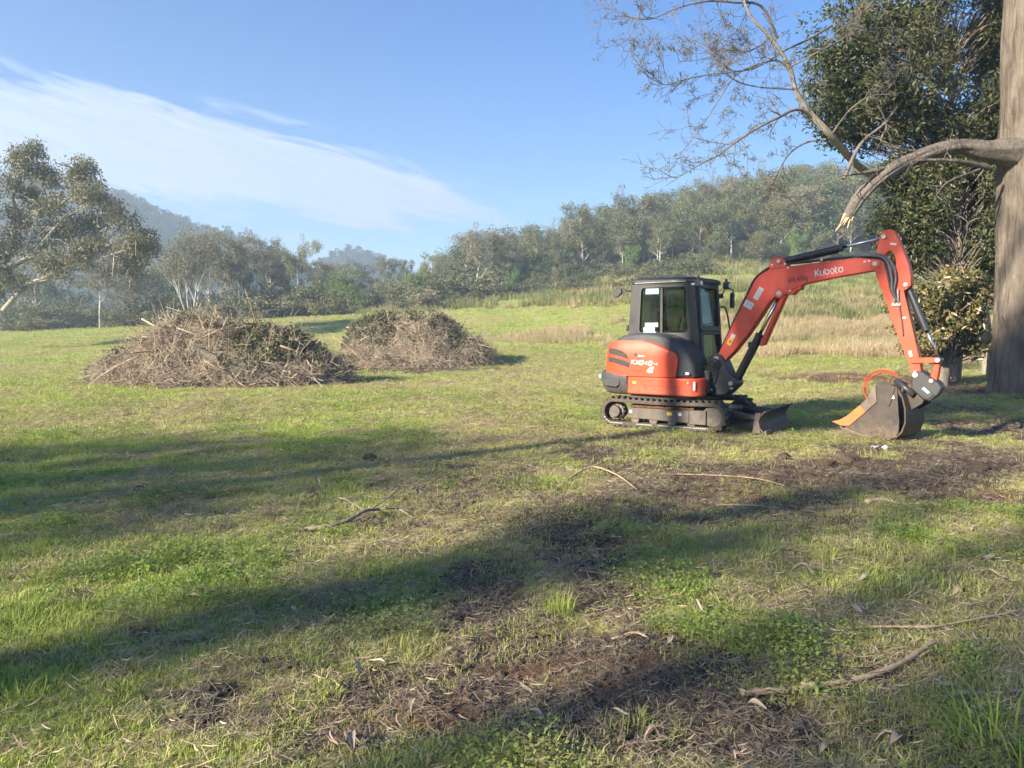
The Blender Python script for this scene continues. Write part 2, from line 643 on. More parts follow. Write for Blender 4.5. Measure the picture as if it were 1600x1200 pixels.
leaf_mat('gum_leaf', [(0.115, 0.145, 0.055), (0.175, 0.185, 0.072), (0.155, 0.145, 0.066), (0.095, 0.130, 0.055)], 0.30, 0.55)
leaf_mat('gum_leaf_grey', [(0.180, 0.172, 0.100), (0.225, 0.205, 0.125), (0.145, 0.152, 0.088)], 0.30, 0.6)
leaf_mat('dark_leaf', [(0.066, 0.100, 0.040), (0.095, 0.126, 0.050), (0.080, 0.104, 0.052)], 0.25, 0.5)
leaf_mat('bright_leaf', [(0.13, 0.205, 0.055), (0.17, 0.245, 0.068), (0.105, 0.165, 0.055)], 0.35, 0.5)
leaf_mat('hill_leaf', [(0.040, 0.052, 0.030), (0.058, 0.066, 0.038), (0.048, 0.055, 0.034)], 0.2, 0.8, 0.1)
leaf_mat('under_leaf', [(0.115, 0.135, 0.058), (0.155, 0.160, 0.072), (0.090, 0.115, 0.052), (0.19, 0.17, 0.09)], 0.3, 0.6)
leaf_mat('shrub_leaf', [(0.125, 0.145, 0.060), (0.165, 0.165, 0.075), (0.095, 0.122, 0.054), (0.20, 0.17, 0.09)], 0.3, 0.6)
leaf_mat('fig_leaf', [(0.052, 0.076, 0.028), (0.085, 0.110, 0.040), (0.064, 0.088, 0.034), (0.17, 0.13, 0.062), (0.10, 0.125, 0.048)], 0.30, 0.42, 0.45)
leaf_mat('fig_leaf_sunlit', [(0.13, 0.135, 0.045), (0.085, 0.105, 0.038), (0.24, 0.185, 0.08), (0.095, 0.12, 0.048), (0.32, 0.25, 0.12)], 0.22, 0.32, 0.6)  # sunlight on the bush is put into these yellower leaf colours
leaf_mat('twig_leaf', [(0.17, 0.16, 0.11), (0.12, 0.13, 0.08), (0.21, 0.19, 0.13)], 0.3, 0.6)
leaf_mat('pile_leaf', [(0.055, 0.085, 0.035), (0.08, 0.11, 0.05), (0.13, 0.14, 0.06), (0.20, 0.16, 0.09)], 0.25, 0.45)
leaf_mat('grass_blade', [(0.265, 0.385, 0.062), (0.360, 0.455, 0.085), (0.425, 0.480, 0.125), (0.310, 0.425, 0.072)], 0.45, 0.5, 0.35, 0.8, 'dry', (0.56, 0.47, 0.26))
leaf_mat('clover_leaf', [(0.18, 0.30, 0.05), (0.23, 0.35, 0.06), (0.28, 0.38, 0.085)], 0.35, 0.5, 0.35, 0.6, 'dry', (0.30, 0.26, 0.11))
leaf_mat('straw', [(0.40, 0.32, 0.20), (0.30, 0.24, 0.15), (0.54, 0.45, 0.31), (0.20, 0.155, 0.10)], 0.2, 0.7, 0.2, 0.8, 'dry', (0.13, 0.105, 0.085))
leaf_mat('tall_dry_grass', [(0.52, 0.41, 0.26), (0.60, 0.48, 0.31), (0.44, 0.34, 0.21), (0.46, 0.40, 0.21)], 0.35, 0.7, 0.2, 0.6, 'dry', (0.20, 0.22, 0.07))
leaf_mat('rank_weed', [(0.20, 0.24, 0.075), (0.26, 0.28, 0.10), (0.15, 0.20, 0.065), (0.30, 0.27, 0.12)], 0.35, 0.6, 0.2, 0.6, 'dry', (0.42, 0.34, 0.19))
leaf_mat('dead_leaf', [(0.42, 0.36, 0.28), (0.34, 0.27, 0.19), (0.52, 0.46, 0.37)], 0.15, 0.6, 0.4)
bark_mat('gum_limb', (0.34, 0.31, 0.27), (0.17, 0.15, 0.125), 2.0, 0.3, 0.3)
bark_mat('gum_bark', (0.50, 0.47, 0.43), (0.30, 0.27, 0.23), 2.0, 0.25, 0.2)
bark_mat('grey_bark', (0.22, 0.19, 0.165), (0.12, 0.10, 0.085), 3.0, 0.2, 0.5)
bark_mat('big_bark', (0.178, 0.150, 0.122), (0.056, 0.045, 0.036), 2.4, 0.12, 1.0, 0.08, spots=(0.34, 0.31, 0.27))
bark_mat('limb_bark', (0.190, 0.165, 0.140), (0.060, 0.050, 0.042), 4.0, 0.5, 1.0, 0.05, spots=(0.42, 0.39, 0.34))
bark_mat('twig_bark', (0.165, 0.145, 0.125), (0.085, 0.072, 0.062), 6.0, 0.4, 0.3)
bark_mat('dead_bark', (0.30, 0.265, 0.225), (0.13, 0.112, 0.094), 5.0, 0.5, 0.8, 0.03)
bark_mat('heap_twig', (0.43, 0.36, 0.275), (0.19, 0.152, 0.114), 2.2, 1.0, 0.3)
bark_mat('brush_stick', (0.48, 0.40, 0.305), (0.26, 0.205, 0.155), 5.0, 0.5, 0.3)
bark_mat('pale_stick', (0.40, 0.30, 0.205), (0.25, 0.175, 0.115), 9.0, 0.5, 0.4, 0.006)
bark_mat('split_wood', (0.50, 0.36, 0.23), (0.36, 0.24, 0.15), 9.0, 0.2, 0.4, 0.01)
surf('crumb_soil', (0.085, 0.066, 0.051), (0.14, 0.108, 0.082), 0.95, scale=1.5, spec=0.1)
surf('heap_soil', (0.13, 0.098, 0.072), (0.20, 0.155, 0.11), 0.95, scale=3, bump_s=1.0, bump_scale=9, spec=0.1, bump_d=0.08)


# ------------------------------------------------------------------ what grows where on the plot
# (image x, image y, half width, half height, strength): worn and bare places put on the ground from image pixels
SOIL = [(760, 760, 200, 46, 0.55), (900, 800, 130, 60, 0.6), (640, 1060, 190, 44, 0.72), (430, 1120, 180, 34, 0.65), (1130, 800, 260, 40, 0.6), (760, 905, 90, 40, 0.7), (960, 940, 130, 60, 0.6), (1060, 690, 160, 14, 0.6), (1500, 770, 150, 34, 0.8), (830, 650, 130, 9, 0.4),
        (800, 1140, 330, 48, 0.75), (1060, 1040, 160, 44, 0.7), (820, 1010, 150, 60, 0.75), (1430, 745, 260, 34, 0.95), (1180, 770, 260, 30, 0.7), (1000, 730, 170, 22, 0.65), (900, 830, 90, 60, 0.7), (690, 770, 140, 22, 0.5), (1480, 640, 90, 14, 0.6),
        (700, 1100, 330, 42, 0.95), (520, 1165, 110, 40, 0.9), (1010, 1060, 150, 55, 0.85), (1210, 1130, 150, 56, 0.85), (960, 1010, 130, 40, 0.9),
        (780, 950, 95, 48, 1.0), (930, 860, 60, 75, 0.75), (900, 790, 110, 36, 0.7), (1060, 800, 210, 32, 0.62), (1300, 735, 290, 30, 0.95),
        (1480, 715, 190, 34, 0.9), (1560, 670, 110, 26, 0.85), (940, 705, 90, 14, 0.8), (1100, 745, 150, 24, 0.7), (1250, 830, 150, 22, 0.45),
        (1360, 594, 190, 9, 1.0), (1520, 610, 90, 16, 0.9), (620, 815, 70, 16, 0.65), (560, 740, 90, 10, 0.4), (1180, 965, 90, 30, 0.35),
        (1560, 775, 100, 20, 0.75), (1350, 1060, 100, 40, 0.55), (230, 985, 55, 12, 0.7), (330, 1085, 140, 22, 0.6), (500, 1040, 120, 18, 0.55),
        (350, 595, 230, 12, 0.8), (660, 577, 140, 8, 0.8), (1050, 668, 130, 12, 0.5), (1400, 1150, 110, 50, 0.6)]
RED = [(1360, 594, 210, 10, 1.0), (1560, 775, 120, 22, 0.8), (900, 1040, 160, 26, 0.7), (640, 1120, 170, 40, 0.7), (1200, 750, 140, 16, 0.5), (1130, 770, 120, 16, 0.5)]
DRY = [(780, 800, 260, 90, 0.70), (980, 780, 300, 70, 0.74), (640, 740, 160, 34, 0.57), (1200, 720, 340, 40, 0.70), (820, 690, 200, 24, 0.66), (700, 1120, 420, 90, 0.70), (1150, 1100, 260, 110, 0.66), (420, 1060, 240, 50, 0.57), (900, 900, 200, 80, 0.57), (1250, 940, 200, 60, 0.45),
       (760, 735, 260, 40, 0.61), (1000, 760, 240, 40, 0.66), (860, 590, 260, 26, 0.49), (720, 630, 220, 26, 0.34), (650, 700, 120, 18, 0.41), (1150, 690, 190, 14, 0.49),
       (1200, 870, 230, 36, 0.41), (560, 1080, 300, 40, 0.49), (1320, 920, 120, 26, 0.53), (1000, 900, 170, 60, 0.41), (300, 840, 60, 10, 0.25), (880, 1080, 300, 70, 0.53),
       (1430, 690, 160, 24, 0.41), (1500, 560, 140, 26, 0.33), (1350, 1130, 160, 60, 0.49), (300, 640, 160, 14, 0.25), (200, 985, 120, 20, 0.33), (1100, 580, 160, 14, 0.33)]


def ellipses(lst):
    out = []
    for px, py, hw, hh, s in lst:
        c = G(px, py)
        rx = hw * c.y / FOC
        ry = (G(px, py - hh).y - G(px, py + hh).y) / 2 if py - hh > 530 else c.y * 0.3
        out.append((c.x, c.y, max(rx, 0.15), max(ry, 0.12), s))
    return out


E_SOIL, E_RED, E_DRY = ellipses(SOIL), ellipses(RED), ellipses(DRY)


def field(x, y, es, nz, soft=0.55, na=1.0):
    v = np.zeros_like(x)
    for cx, cy, rx, ry, s in es:
        d = np.sqrt(((x - cx) / rx) ** 2 + ((y - cy) / ry) ** 2)
        v = np.maximum(v, s * np.clip((1.12 - d + nz * na) / soft, 0, 1))
    return v


def plot_maps(x, y):
    nz = (fbm(x * 1.4, y * 1.4, 31, 4) - 0.5) * 1.5 + (fbm(x * 6, y * 6, 41, 2) - 0.5) * 0.5
    soil = field(x, y, E_SOIL, nz)
    red = field(x, y, E_RED, nz)
    dry = field(x, y, E_DRY, nz, 0.8)
    dry = np.maximum(dry, np.clip((fbm(x * 0.35, y * 0.35, 61, 4) - 0.48) * 2.6, 0, 0.6))
    dry = np.maximum(dry, np.clip((fbm(x * 1.9, y * 1.9, 63, 3) - 0.52) * 3.2, 0, 0.6))
    dry = np.maximum(dry * (1 - 0.35 * soil), 0.45 * soil)
    return soil, red, dry


def axis_steps(lo, hi, c, fine, grow):
    """Coordinates that are close together near c and spread out towards the ends."""
    r = [c]
    st = fine
    while r[-1] < hi:
        r.append(r[-1] + st)
        if r[-1] > c + 9:
            st *= grow
    r[-1] = hi
    l = [c]
    st = fine
    while l[-1] > lo:
        l.append(l[-1] - st)
        if l[-1] < c - 9:
            st *= grow
    l[-1] = lo
    return np.array(l[:0:-1] + r)


def build_ground():
    xs = axis_steps(-470, 470, 1.0, 0.085, 1.035)
    ys = axis_steps(-120, 560, 7.5, 0.085, 1.03)
    X, Y = np.meshgrid(xs, ys)
    Z = terrain(X, Y)
    soil, red, dry = plot_maps(X, Y)
    near = np.clip((26 - np.hypot(X, Y)) / 12, 0, 1)
    Z = Z + near * soil * ((fbm(X * 5, Y * 5, 71, 3) - 0.5) * 0.09 - 0.02) + near * (fbm(X * 3.2, Y * 3.2, 77, 3) - 0.5) * 0.05
    nx, ny = len(xs), len(ys)
    V = np.stack([X, Y, Z], -1).reshape(-1, 3)
    i = np.arange(nx * ny).reshape(ny, nx)
    Q = np.stack([i[:-1, :-1], i[:-1, 1:], i[1:, 1:], i[1:, :-1]], -1).reshape(-1, 4)
    m = np_mesh('ground', V, Q, smooth=True)
    for nm, a in (('soil', soil), ('red', red), ('dry', dry)):
        at = m.attributes.new(nm, 'FLOAT', 'POINT')
        at.data.foreach_set('value', a.ravel().astype(np.float32))
    mt, nt, bs, out = base_mat('field_ground')
    oc = objcoord(nt)

    def att(nm):
        n = nt.nodes.new('ShaderNodeAttribute')
        n.attribute_name = nm
        return n.outputs['Fac']
    n1 = noise(nt, 0.35, 6, 0.6, oc)
    n2 = noise(nt, 7.0, 8, 0.7, oc)
    n3 = noise(nt, 38.0, 6, 0.7, oc)
    green = mixc(nt, maprange(nt, n1, 0.35, 0.65), (0.255, 0.305, 0.070), (0.320, 0.335, 0.100))
    green = mixc(nt, maprange(nt, n2, 0.42, 0.66, 0, 0.75), green, (0.130, 0.140, 0.050))
    straw = mixc(nt, maprange(nt, n2, 0.35, 0.65), (0.36, 0.285, 0.150), (0.22, 0.165, 0.09))
    c = mixc(nt, att('dry'), green, straw)
    dark = mixc(nt, maprange(nt, n3, 0.35, 0.65), (0.070, 0.054, 0.042), (0.125, 0.096, 0.073))
    redc = mixc(nt, maprange(nt, n2, 0.3, 0.7), (0.165, 0.085, 0.050), (0.225, 0.125, 0.075))
    so = mixc(nt, att('red'), dark, redc)
    mm = nt.nodes.new('ShaderNodeMath')
    mm.operation = 'ADD'
    nt.links.new(att('soil'), mm.inputs[0])
    nt.links.new(maprange(nt, n2, 0.3, 0.7, -0.25, 0.25), mm.inputs[1])
    c = mixc(nt, maprange(nt, mm.outputs[0], 0.3, 0.62), c, so)
    nt.links.new(c, bs.inputs['Base Color'])
    bs.inputs['Roughness'].default_value = 0.95
    bs.inputs['Specular IOR Level'].default_value = 0.12
    nb = bump(nt, n3, 0.7, 0.02, bump(nt, n2, 0.8, 0.06))
    nt.links.new(nb, bs.inputs['Normal'])
    tag(mobj('ground', m, mt), kind='structure')
    tag(bpy.data.objects['ground'], 'grassy paddock with worn dark soil patches, rising to the right')


build_ground()


# ------------------------------------------------------------------ scattering (only for what cannot be counted)
def scatter(name, pts, rz, tilt, scale, dry, protos, idx, label, cat=None):
    """protos = meshes; one object whose points carry them as instances."""
    hold = bpy.data.collections.new(name + '_kinds')
    for k, me in enumerate(protos):
        po = bpy.data.objects.new('%s_kind_%02d' % (name, k), me)
        hold.objects.link(po)
    n = len(pts)
    m = bpy.data.meshes.new(name)
    m.vertices.add(n)
    m.vertices.foreach_set('co', np.asarray(pts, np.float32).ravel())
    rot = np.zeros((n, 3), np.float32)
    rot[:, 0] = tilt[0]
    rot[:, 1] = tilt[1]
    rot[:, 2] = rz
    a = m.attributes.new('turn', 'FLOAT_VECTOR', 'POINT')
    a.data.foreach_set('vector', rot.ravel())
    for nm, arr in (('size', scale), ('dry', dry)):
        a = m.attributes.new(nm, 'FLOAT', 'POINT')
        a.data.foreach_set('value', np.asarray(arr, np.float32))
    a = m.attributes.new('which', 'INT', 'POINT')
    a.data.foreach_set('value', np.asarray(idx, np.int32))
    ng = bpy.data.node_groups.new(name + '_scatter', 'GeometryNodeTree')
    ng.interface.new_socket('Geometry', in_out='INPUT', socket_type='NodeSocketGeometry')
    ng.interface.new_socket('Geometry', in_out='OUTPUT', socket_type='NodeSocketGeometry')
    N, Lk = ng.nodes, ng.links
    gi, go = N.new('NodeGroupInput'), N.new('NodeGroupOutput')
    mp = N.new('GeometryNodeMeshToPoints')
    ci = N.new('GeometryNodeCollectionInfo')
    ci.inputs['Collection'].default_value = hold
    ci.inputs['Separate Children'].default_value = True
    ci.inputs['Reset Children'].default_value = True
    ip = N.new('GeometryNodeInstanceOnPoints')
    ip.inputs['Pick Instance'].default_value = True

    def named(nm, t):
        x = N.new('GeometryNodeInputNamedAttribute')
        x.data_type = t
        x.inputs['Name'].default_value = nm
        return x.outputs[0]
    Lk.new(gi.outputs[0], mp.inputs['Mesh'])
    Lk.new(mp.outputs[0], ip.inputs['Points'])
    Lk.new(ci.outputs[0], ip.inputs['Instance'])
    Lk.new(named('which', 'INT'), ip.inputs['Instance Index'])
    e2r = N.new('FunctionNodeEulerToRotation')
    Lk.new(named('turn', 'FLOAT_VECTOR'), e2r.inputs[0])
    Lk.new(e2r.outputs[0], ip.inputs['Rotation'])
    Lk.new(named('size', 'FLOAT'), ip.inputs['Scale'])
    Lk.new(ip.outputs[0], go.inputs[0])
    o = link(bpy.data.objects.new(name, m))
    md = o.modifiers.new('scatter', 'NODES')
    md.node_group = ng
    return tag(o, label, cat, kind='stuff')


def blades_mesh(name, mat, n, rad, h0, h1, w, lean, seed, droop=0.35):
    """A tuft: n bent blades, three segments each."""
    rng = np.random.default_rng(seed)
    a = rng.uniform(0, 2 * math.pi, n)
    rr = rad * np.sqrt(rng.uniform(0, 1, n))
    bx, by = rr * np.cos(a), rr * np.sin(a)
    h = rng.uniform(h0, h1, n)
    ld = a + rng.normal(0, 0.9, n)
    ln = np.abs(rng.normal(lean, lean * 0.6, n))
    wd = ld + math.pi / 2 + rng.normal(0, 0.5, n)
    V, Q, T = [], [], []
    for i in range(n):
        ww = w * rng.uniform(0.7, 1.3)
        ux, uy = math.cos(wd[i]) * ww / 2, math.sin(wd[i]) * ww / 2
        lx, ly = math.cos(ld[i]) * ln[i], math.sin(ld[i]) * ln[i]
        b = len(V)
        for t, k in ((0, 1.0), (0.5, 0.9), (1.0, 0)):
            x = bx[i] + lx * h[i] * t ** 1.7
            y = by[i] + ly * h[i] * t ** 1.7
            z = h[i] * (t - droop * ln[i] * t * t) - (0.01 if t == 0 else 0)
            if k:
                V += [(x - ux * k, y - uy * k, z), (x + ux * k, y + uy * k, z)]
            else:
                V.append((x, y, z))
        Q.append((b, b + 1, b + 3, b + 2))
        T.append((b + 2, b + 3, b + 4))
    m = np_mesh(name, V, Q, T)
    m.materials.append(mat)
    return m


def clover_mesh(name, mat, n, rad, size, seed):
    rng = np.random.default_rng(seed)
    V, Q = [], []
    for i in range(n):
        a, r = rng.uniform(0, 6.283), rad * math.sqrt(rng.uniform())
        c = Vector((r * math.cos(a), r * math.sin(a), rng.uniform(0.02, 0.07)))
        u = Vector((rng.normal(), rng.normal(), rng.normal() * 0.35)).normalized()
        w = Vector((-u.y, u.x, rng.normal() * 0.25)).normalized()
        s = size * rng.uniform(0.6, 1.3)
        b = len(V)
        V += [c - u * s, c + w * s * 0.7, c + u * s, c - w * s * 0.7]
        Q.append((b, b + 1, b + 2, b + 3))
    m = np_mesh(name, [tuple(p) for p in V], Q)
    m.materials.append(mat)
    return m


def litter_mesh(name, mat, n, rad, l0, l1, w, seed):
    """Loose straws and bits lying across each other."""
    rng = np.random.default_rng(seed)
    V, Q = [], []
    for i in range(n):
        a, r = rng.uniform(0, 6.283), rad * math.sqrt(rng.uniform())
        c = Vector((r * math.cos(a), r * math.sin(a), rng.uniform(0.004, 0.035)))
        t = rng.uniform(0, 6.283)
        u = Vector((math.cos(t), math.sin(t), rng.normal() * 0.22))
        L = rng.uniform(l0, l1)
        k = Vector((-u.y, u.x, rng.normal() * 0.5)) * (w * rng.uniform(0.6, 1.4) / 2)
        b = len(V)
        mid = c + Vector((0, 0, 0.008 * rng.normal())) + k * rng.normal() * 3
        V += [c - u * L / 2 - k * 0.4, c - u * L / 2 + k * 0.4, mid + k, mid - k, c + u * L / 2 + k * 0.3, c + u * L / 2 - k * 0.3]
        Q += [(b, b + 1, b + 2, b + 3), (b + 3, b + 2, b + 4, b + 5)]
    m = np_mesh(name, [tuple(p) for p in V], Q)
    m.materials.append(mat)
    return m


def wedge_points(rng, r0, r1, per_m2, a0=-0.80, a1=0.86):
    n = int(0.5 * (r1 * r1 - r0 * r0) * (a1 - a0) * per_m2)
    r = np.sqrt(rng.uniform(r0 * r0, r1 * r1, n))
    a = rng.uniform(a0, a1, n)
    return r * np.sin(a), r * np.cos(a)


def surface_z(x, y):
    """Height of the ground sheet, clods included."""
    z = terrain(x, y)
    soil, red, dry = plot_maps(x, y)
    near = np.clip((26 - np.hypot(x, y)) / 12, 0, 1)
    z = z + near * soil * ((fbm(x * 5, y * 5, 71, 3) - 0.5) * 0.09 - 0.02) + near * (fbm(x * 3.2, y * 3.2, 77, 3) - 0.5) * 0.05
    return z, soil, red, dry


def build_grass():
    gm, cm, sm = MATS['grass_blade'], MATS['clover_leaf'], MATS['straw']
    protos = [blades_mesh('turf_tuft_%d' % k, gm, 20, 0.05, 0.016, 0.046, 0.0040, 0.95, 100 + k) for k in range(4)]
    protos += [blades_mesh('long_tuft_%d' % k, gm, 14, 0.05, 0.04, 0.09, 0.0042, 0.8, 120 + k) for k in range(2)]
    protos += [clover_mesh('clover_%d' % k, cm, 20, 0.055, 0.0085, 140 + k) for k in range(2)]
    protos += [litter_mesh('straw_%d' % k, sm, 10, 0.075, 0.025, 0.11, 0.0033, 150 + k) for k in range(4)]
    rng = np.random.default_rng(7)
    P, SC, DR, IX = [], [], [], []
    rings = [(1.6, 5.0, 1050, 1.0), (5.0, 8.5, 560, 1.15), (8.5, 14, 260, 1.4), (14, 24, 100, 1.8), (24, 42, 32, 2.5), (42, 75, 9, 3.6), (75, 112, 4.2, 4.6)]
    for r0, r1, dens, sc in rings:
        x, y = wedge_points(rng, r0, r1, dens)
        z, soil, red, dry = surface_z(x, y)
        u = rng.uniform(0, 1, len(x))
        clump = fbm(x * 2.3, y * 2.3, 201, 3)
        thin = fbm(x * 0.8, y * 0.8, 207, 3)
        pg = np.clip(1.12 - 1.22 * soil, 0.03, 1) * np.clip(0.35 + (clump - 0.32) * 2.6, 0.12, 1)
        green = u < pg * np.clip(1 - 0.5 * dry, 0, 1)
        straw = (~green) & (u < pg * np.clip(1 - 0.5 * dry, 0, 1) + 0.14 + 0.62 * np.maximum(dry, soil * 0.55))
        d = np.hypot(x, y)
        straw &= (d < 40)
        keep = green | straw
        idx = rng.integers(0, 4, len(x))
        idx = np.where((rng.uniform(0, 1, len(x)) < 0.12) & (clump > 0.55), 4 + rng.integers(0, 2, len(x)), idx)
        cl = (fbm(x * 1.1 + 40, y * 1.1, 215, 3) > 0.55) & (rng.uniform(0, 1, len(x)) < 0.5) & (d < 20)
        idx = np.where(cl, 6 + rng.integers(0, 2, len(x)), idx)
        idx = np.where(straw, 8 + rng.integers(0, 4, len(x)), idx)
        s = sc * rng.uniform(0.65, 1.2, len(x)) * np.where(straw, 1.0, 0.75 + 0.6 * clump)
        dd = np.clip(0.85 * dry * rng.uniform(0.4, 1.25, len(x)) + rng.normal(0.07, 0.10, len(x)), 0, 1)
        dd = np.where(straw, np.clip(soil * rng.uniform(0.2, 1.1, len(x)), 0, 1), dd)
        P.append(np.stack([x, y, z - 0.004], -1)[keep])
        SC.append(s[keep]); DR.append(dd[keep]); IX.append(idx[keep])
    P = np.concatenate(P); SC = np.concatenate(SC); DR = np.concatenate(DR); IX = np.concatenate(IX)
    n = len(P)
    scatter('grass', P, rng.uniform(0, 6.283, n), (rng.normal(0, 0.12, n), rng.normal(0, 0.12, n)), SC, DR, protos, IX,
            'short green and straw coloured turf with clover covering the paddock', 'grass')
    return n


build_grass()


def build_crumbs():
    import bmesh
    protos = []
    for k in range(3):
        bm = bmesh.new()
        bmesh.ops.create_icosphere(bm, subdivisions=1, radius=1.0)
        r_ = random.Random(k)
        for v in bm.verts:
            v.co *= r_.uniform(0.65, 1.25)
            v.co.z *= 0.7
        me = bpy.data.meshes.new('crumb_%d' % k)
        bm.to_mesh(me)
        bm.free()
        me.materials.append(MATS['crumb_soil'])
        protos.append(me)
    rng = np.random.default_rng(55)
    xs, ys = [], []
    for r0, r1, dens in ((1.6, 5, 900), (5, 9, 340), (9, 16, 110)):
        x, y = wedge_points(rng, r0, r1, dens)
        xs.append(x); ys.append(y)
    x, y = np.concatenate(xs), np.concatenate(ys)
    z, soil, red, dry = surface_z(x, y)
    k = rng.uniform(0, 1, len(x)) < np.clip((soil - 0.32) * 1.6, 0, 1) * (0.15 + 0.9 * fbm(x * 2, y * 2, 56, 2))
    x, y, z = x[k], y[k], z[k]
    n = len(x)
    d = np.hypot(x, y)
    sz = (0.006 + 0.016 * rng.uniform(0, 1, n) ** 3.0) * (1 + d / 12)
    scatter('soil_crumbs', np.stack([x, y, z + sz * 0.2], -1), rng.uniform(0, 6.28, n), (rng.normal(0, 0.4, n), rng.normal(0, 0.4, n)), sz, 0 * sz, protos, rng.integers(0, 3, n),
            'loose dark soil crumbs on the worn patches', 'soil')


build_crumbs()


def build_tall_dry():
    tm = MATS['tall_dry_grass']
    protos = [blades_mesh('dry_tussock_%d' % k, tm, 40, 0.26, 0.18, 0.62, 0.013, 0.55, 300 + k, 0.25) for k in range(4)]
    rng = np.random.default_rng(17)
    x = rng.uniform(-4, 34, 26000)
    y = rng.uniform(34, 74, 26000)
    px = 800 + FOC * x / y
    lo = np.interp(px, [780, 950, 1180, 1420, 1600], [46, 45, 36, 35, 36])
    hi = np.interp(px, [780, 950, 1180, 1420, 1600], [50, 56, 64, 66, 62])
    nz = fbm(x * 0.28, y * 0.28, 320, 4)
    k = (y > lo + (nz - 0.5) * 10) & (y < hi + (nz - 0.5) * 18) & (px > 790) & (rng.uniform(0, 1, len(x)) < (np.clip((nz - 0.34) * 3.4, 0.04, 1)) * np.interp(px, [780, 1000, 1150, 1420], [0.45, 0.45, 1, 1]))
    x, y = x[k], y[k]
    z = terrain(x, y)
    n = len(x)
    scatter('dry_grass', np.stack([x, y, z], -1), rng.uniform(0, 6.283, n), (rng.normal(0, 0.1, n), rng.normal(0, 0.1, n)),
            rng.uniform(0.6, 1.45, n), np.clip(rng.normal(0.08, 0.2, n) + (fbm(x * 0.2, y * 0.2, 330, 2) - 0.55) * 1.5, 0, 1), protos, rng.integers(0, 4, n),
            'band of tall tan dry grass behind the excavator', 'grass')


build_tall_dry()


# ------------------------------------------------------------------ hills far behind
def far_hill(name, cx, cy, pts, depth, label, seed):
    """Ridge along x whose crest follows pts = (x, height); forest grain from noise."""
    xs = np.linspace(pts[0][0], pts[-1][0], 150)
    ts = np.linspace(-1, 1, 60)
    X, Tt = np.meshgrid(xs, ts)
    crest = np.interp(X, [p[0] for p in pts], [p[1] for p in pts])
    prof = np.cos(Tt * math.pi / 2) ** 1.3
    Yv = cy + Tt * depth
    Z = crest * prof + (fbm(X * 0.05, Yv * 0.05, seed, 4) - 0.5) * 9 * prof + (fbm(X * 0.3, Yv * 0.3, seed + 5, 2) - 0.5) * 2.5 - 2.0 * (1 - prof)
    V = np.stack([X, Yv, Z], -1).reshape(-1, 3)
    i = np.arange(X.size).reshape(X.shape)
    Q = np.stack([i[:-1, :-1], i[:-1, 1:], i[1:, 1:], i[1:, :-1]], -1).reshape(-1, 4)
    o = mobj(name, np_mesh(name, V, Q, smooth=True), MATS['hill_forest'])
    tag(o, label, kind='structure')
    return X, Yv, Z


def hill_mat():
    m, nt, bs, out = base_mat('hill_forest')
    oc = objcoord(nt)
    n1 = noise(nt, 0.25, 6, 0.7, oc)
    c = mixc(nt, maprange(nt, n1, 0.35, 0.65), (0.034, 0.044, 0.027), (0.062, 0.066, 0.042))
    nt.links.new(c, bs.inputs['Base Color'])
    bs.inputs['Roughness'].default_value = 1.0
    bs.inputs['Specular IOR Level'].default_value = 0.0
    nt.links.new(bump(nt, n1, 1.0, 3.0), bs.inputs['Normal'])
    MATS['hill_forest'] = m


hill_mat()
hx = lambda px, Y: (px - 800) / FOC * Y
hz = lambda py, Y: CAMH + (520 - py) / FOC * Y
HILLS = [far_hill('forested_hill', 0, 400, [(hx(p, 400), hz(q, 400) - 4) for p, q in ((-560, 300), (-300, 262), (-60, 268), (80, 290), (160, 302), (200, 312), (250, 334), (310, 353), (370, 376), (450, 410), (560, 470), (640, 520))], 70,
                  'long forested hill sloping down to the right behind the tall gum', 5),
         far_hill('distant_peak', 0, 500, [(hx(p, 500), hz(q, 500) - 2) for p, q in ((380, 500), (470, 440), (515, 407), (535, 394), (555, 388), (575, 396), (600, 400), (620, 410), (650, 432), (720, 480), (760, 515))], 50,
                  'small blue domed peak far off between the tree lines', 15)]


# ------------------------------------------------------------------ trees
def limb(rng, p, d, L, r, nseg, wig, up):
    pts, rad = [p.copy()], [r]
    q = d.normalized()
    for i in range(nseg):
        q = (q + Vector((rng.normal(0, wig), rng.normal(0, wig), rng.normal(0, wig) + up))).normalized()
        p = p + q * (L / nseg)
        pts.append(p.copy())
        rad.append(max(0.006, r * (1 - 0.75 * (i + 1) / nseg)))
    return pts, rad


def grow(rng, mb, tips, p, d, L, r, lvl, top, cfg):
    pts, rad = limb(rng, p, d, L, r, cfg.get('seg', 5), cfg['wig'], cfg['up'])
    mb.tube(pts, rad, 7 if lvl == 0 else (5 if lvl == 1 else 3), caps=False)
    if lvl >= top:
        tips.append(pts[-1])
        if cfg.get('along', True):
            tips.append(pts[len(pts) // 2 + 1])
        return
    n = cfg['kids'][lvl]
    a0 = rng.uniform(0, 6.283)
    for k in range(n):
        t = cfg['from'][lvl] + (1 - cfg['from'][lvl]) * (k + rng.uniform(0.1, 0.9)) / n
        i = min(len(pts) - 2, int(t * (len(pts) - 1)))
        f = t * (len(pts) - 1) - i
        b = pts[i].lerp(pts[i + 1], f)
        ax = (pts[i + 1] - pts[i]).normalized()
        o = ax.orthogonal().normalized()
        a = a0 + k * 2.4 + rng.uniform(-0.5, 0.5)
        side = o * math.cos(a) + ax.cross(o) * math.sin(a)
        sp = R(cfg['spread'][lvl] * rng.uniform(0.75, 1.25))
        nd = ax * math.cos(sp) + side * math.sin(sp)
        grow(rng, mb, tips, b, nd, L * cfg['ratio'][lvl] * rng.uniform(0.75, 1.2), rad[i] * 0.62, lvl + 1, top, cfg)
    if lvl > 0 or cfg.get('leader', True):
        tips.append(pts[-1])


